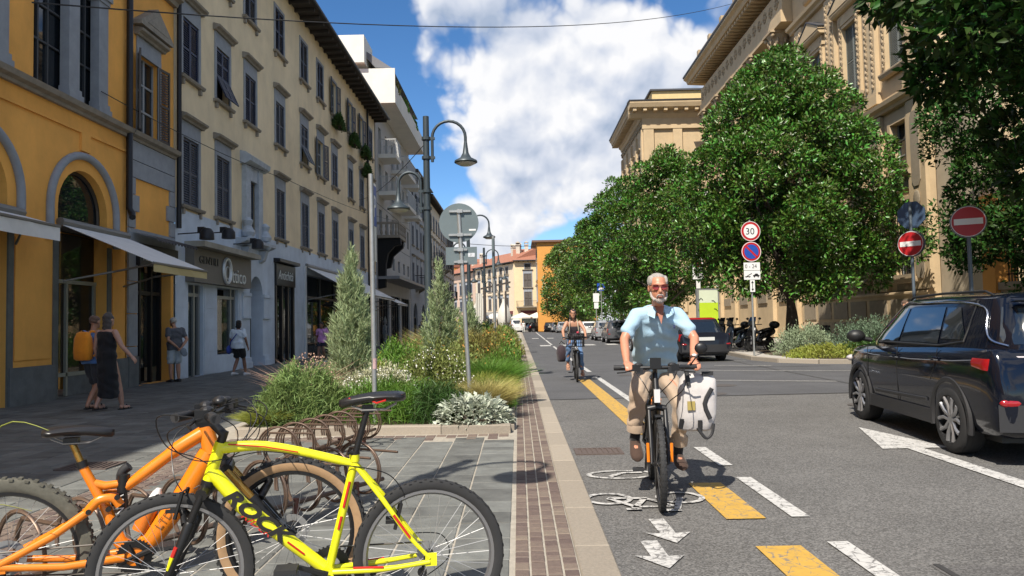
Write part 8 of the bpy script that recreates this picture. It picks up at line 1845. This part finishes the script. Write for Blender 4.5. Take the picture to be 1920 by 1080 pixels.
b.loft([[(w*math.copysign(abs(math.cos(2*PI*i/n))**.6, math.cos(2*PI*i/n)),d*math.copysign(abs(math.sin(2*PI*i/n))**.6, math.sin(2*PI*i/n)),z) for i in range(n)] for w, d, z in ((.07,.09,0),(.10,.13,.06),(.12,.15,.22),(.09,.12,.36),(.04,.05,.42))]); b.build('bag_body', fab('bag_aubergine', (.03,.016,.022)), DB, smooth=60); b = MB(); b.tube([(-.05,0,.45),(0,0,.52),(.1,0,.44)], .012, 5); b.build('strap', M_BLKM, DB)
B0 = Vector((1.37,18.3,0))
WJ = dict(pel=W(1.38,18.55,1.0), neck=W(1.36,18.36,1.50), head=W(1.345,18.30,1.665), shl=W(1.52,18.37,1.44), shr=W(1.19,18.37,1.44), ell=W(1.63,18.26,1.24), elr=W(1.08,18.26,1.24), wrl=W(1.635,18.08,1.09), wrr=W(1.09,18.08,1.09), hl=W(1.47,18.52,.97), hr=W(1.29,18.52,.97), kl=W(1.50,18.14,.64), kr=W(1.20,18.1,.80), al=W(1.55,18.25,.22), ar=W(1.19,18.26,.43), fl=(.05,1,-.1), fr=(.05,1,-.4), hdl=(.05,1,-.2), hdr=(-.05,1,-.2), pnl=(0,0,-1), pnr=(0,0,-1))
t, J, P, M, k = person('woman in dark sleeveless top and jeans riding a bicycle behind the man', B0, PI, 1.66, M_SKIN, WJ, None, bottom=fab('jeans_blue', (.085,.16,.30), .3, 10), leg=1.82, hair=fab('hair_dark_brown', (.018,.012,.01)), hairlen=.06, vox=.010, group='cyclists', shoem=fab('sandal_tan', (.3,.16,.1)))
g = MB(); torso(g, J['pel'], J['neck'], J['hr']-J['hl'], J['shr']-J['shl'], [(-.05,.17,.13),(.1,.17,.125),(.35,.15,.115),(.6,.155,.125),(.75,.15,.115)], n=20)
for s in 'lr': limb(g, J['sh'+s]*.72+J['neck']*.28, J['pel'].lerp(J['neck'],.72)+(J['sh'+s]-J['neck'])*.5, .03, .06)
me = smooth_remesh(g, .011, 3); me.materials.clear(); me.materials.append(fab('top_dotted', (.03,.022,.028), .5, 40)); link('sleeveless_top', me, t)
for s in 'lr':
    sgn = -1 if s == 'l' else 1; b = MB(); q = J['neck']+Vector((sgn*.085,0,-.02)); b.tube(smoothpath([q+Vector((0,-.09,-.03)),q+Vector((0,.0,.04)),q+Vector((sgn*.015,.105,-.1)),q+Vector((sgn*.03,.11,-.24)),q+Vector((sgn*.06,.0,-.34))], 4), .02, 6, flat=.45); b.build('backpack_strap', fab('strap_cream', (.55,.48,.36)), t, smooth=60)
b = MB(); b.ell(J['neck']+Vector((0,-.16,-.2)), (.14,.08,.2)); b.build('backpack', MATS['strap_cream'], t, smooth=True)
for s in (-1,1): b = MB(); b.tube([P(s*.03+.024*math.cos(a*PI/6),.096,.012+.02*math.sin(a*PI/6)) for a in range(12)], .0025, 4, closed=True); b.build('glasses', M_BLKP, t)
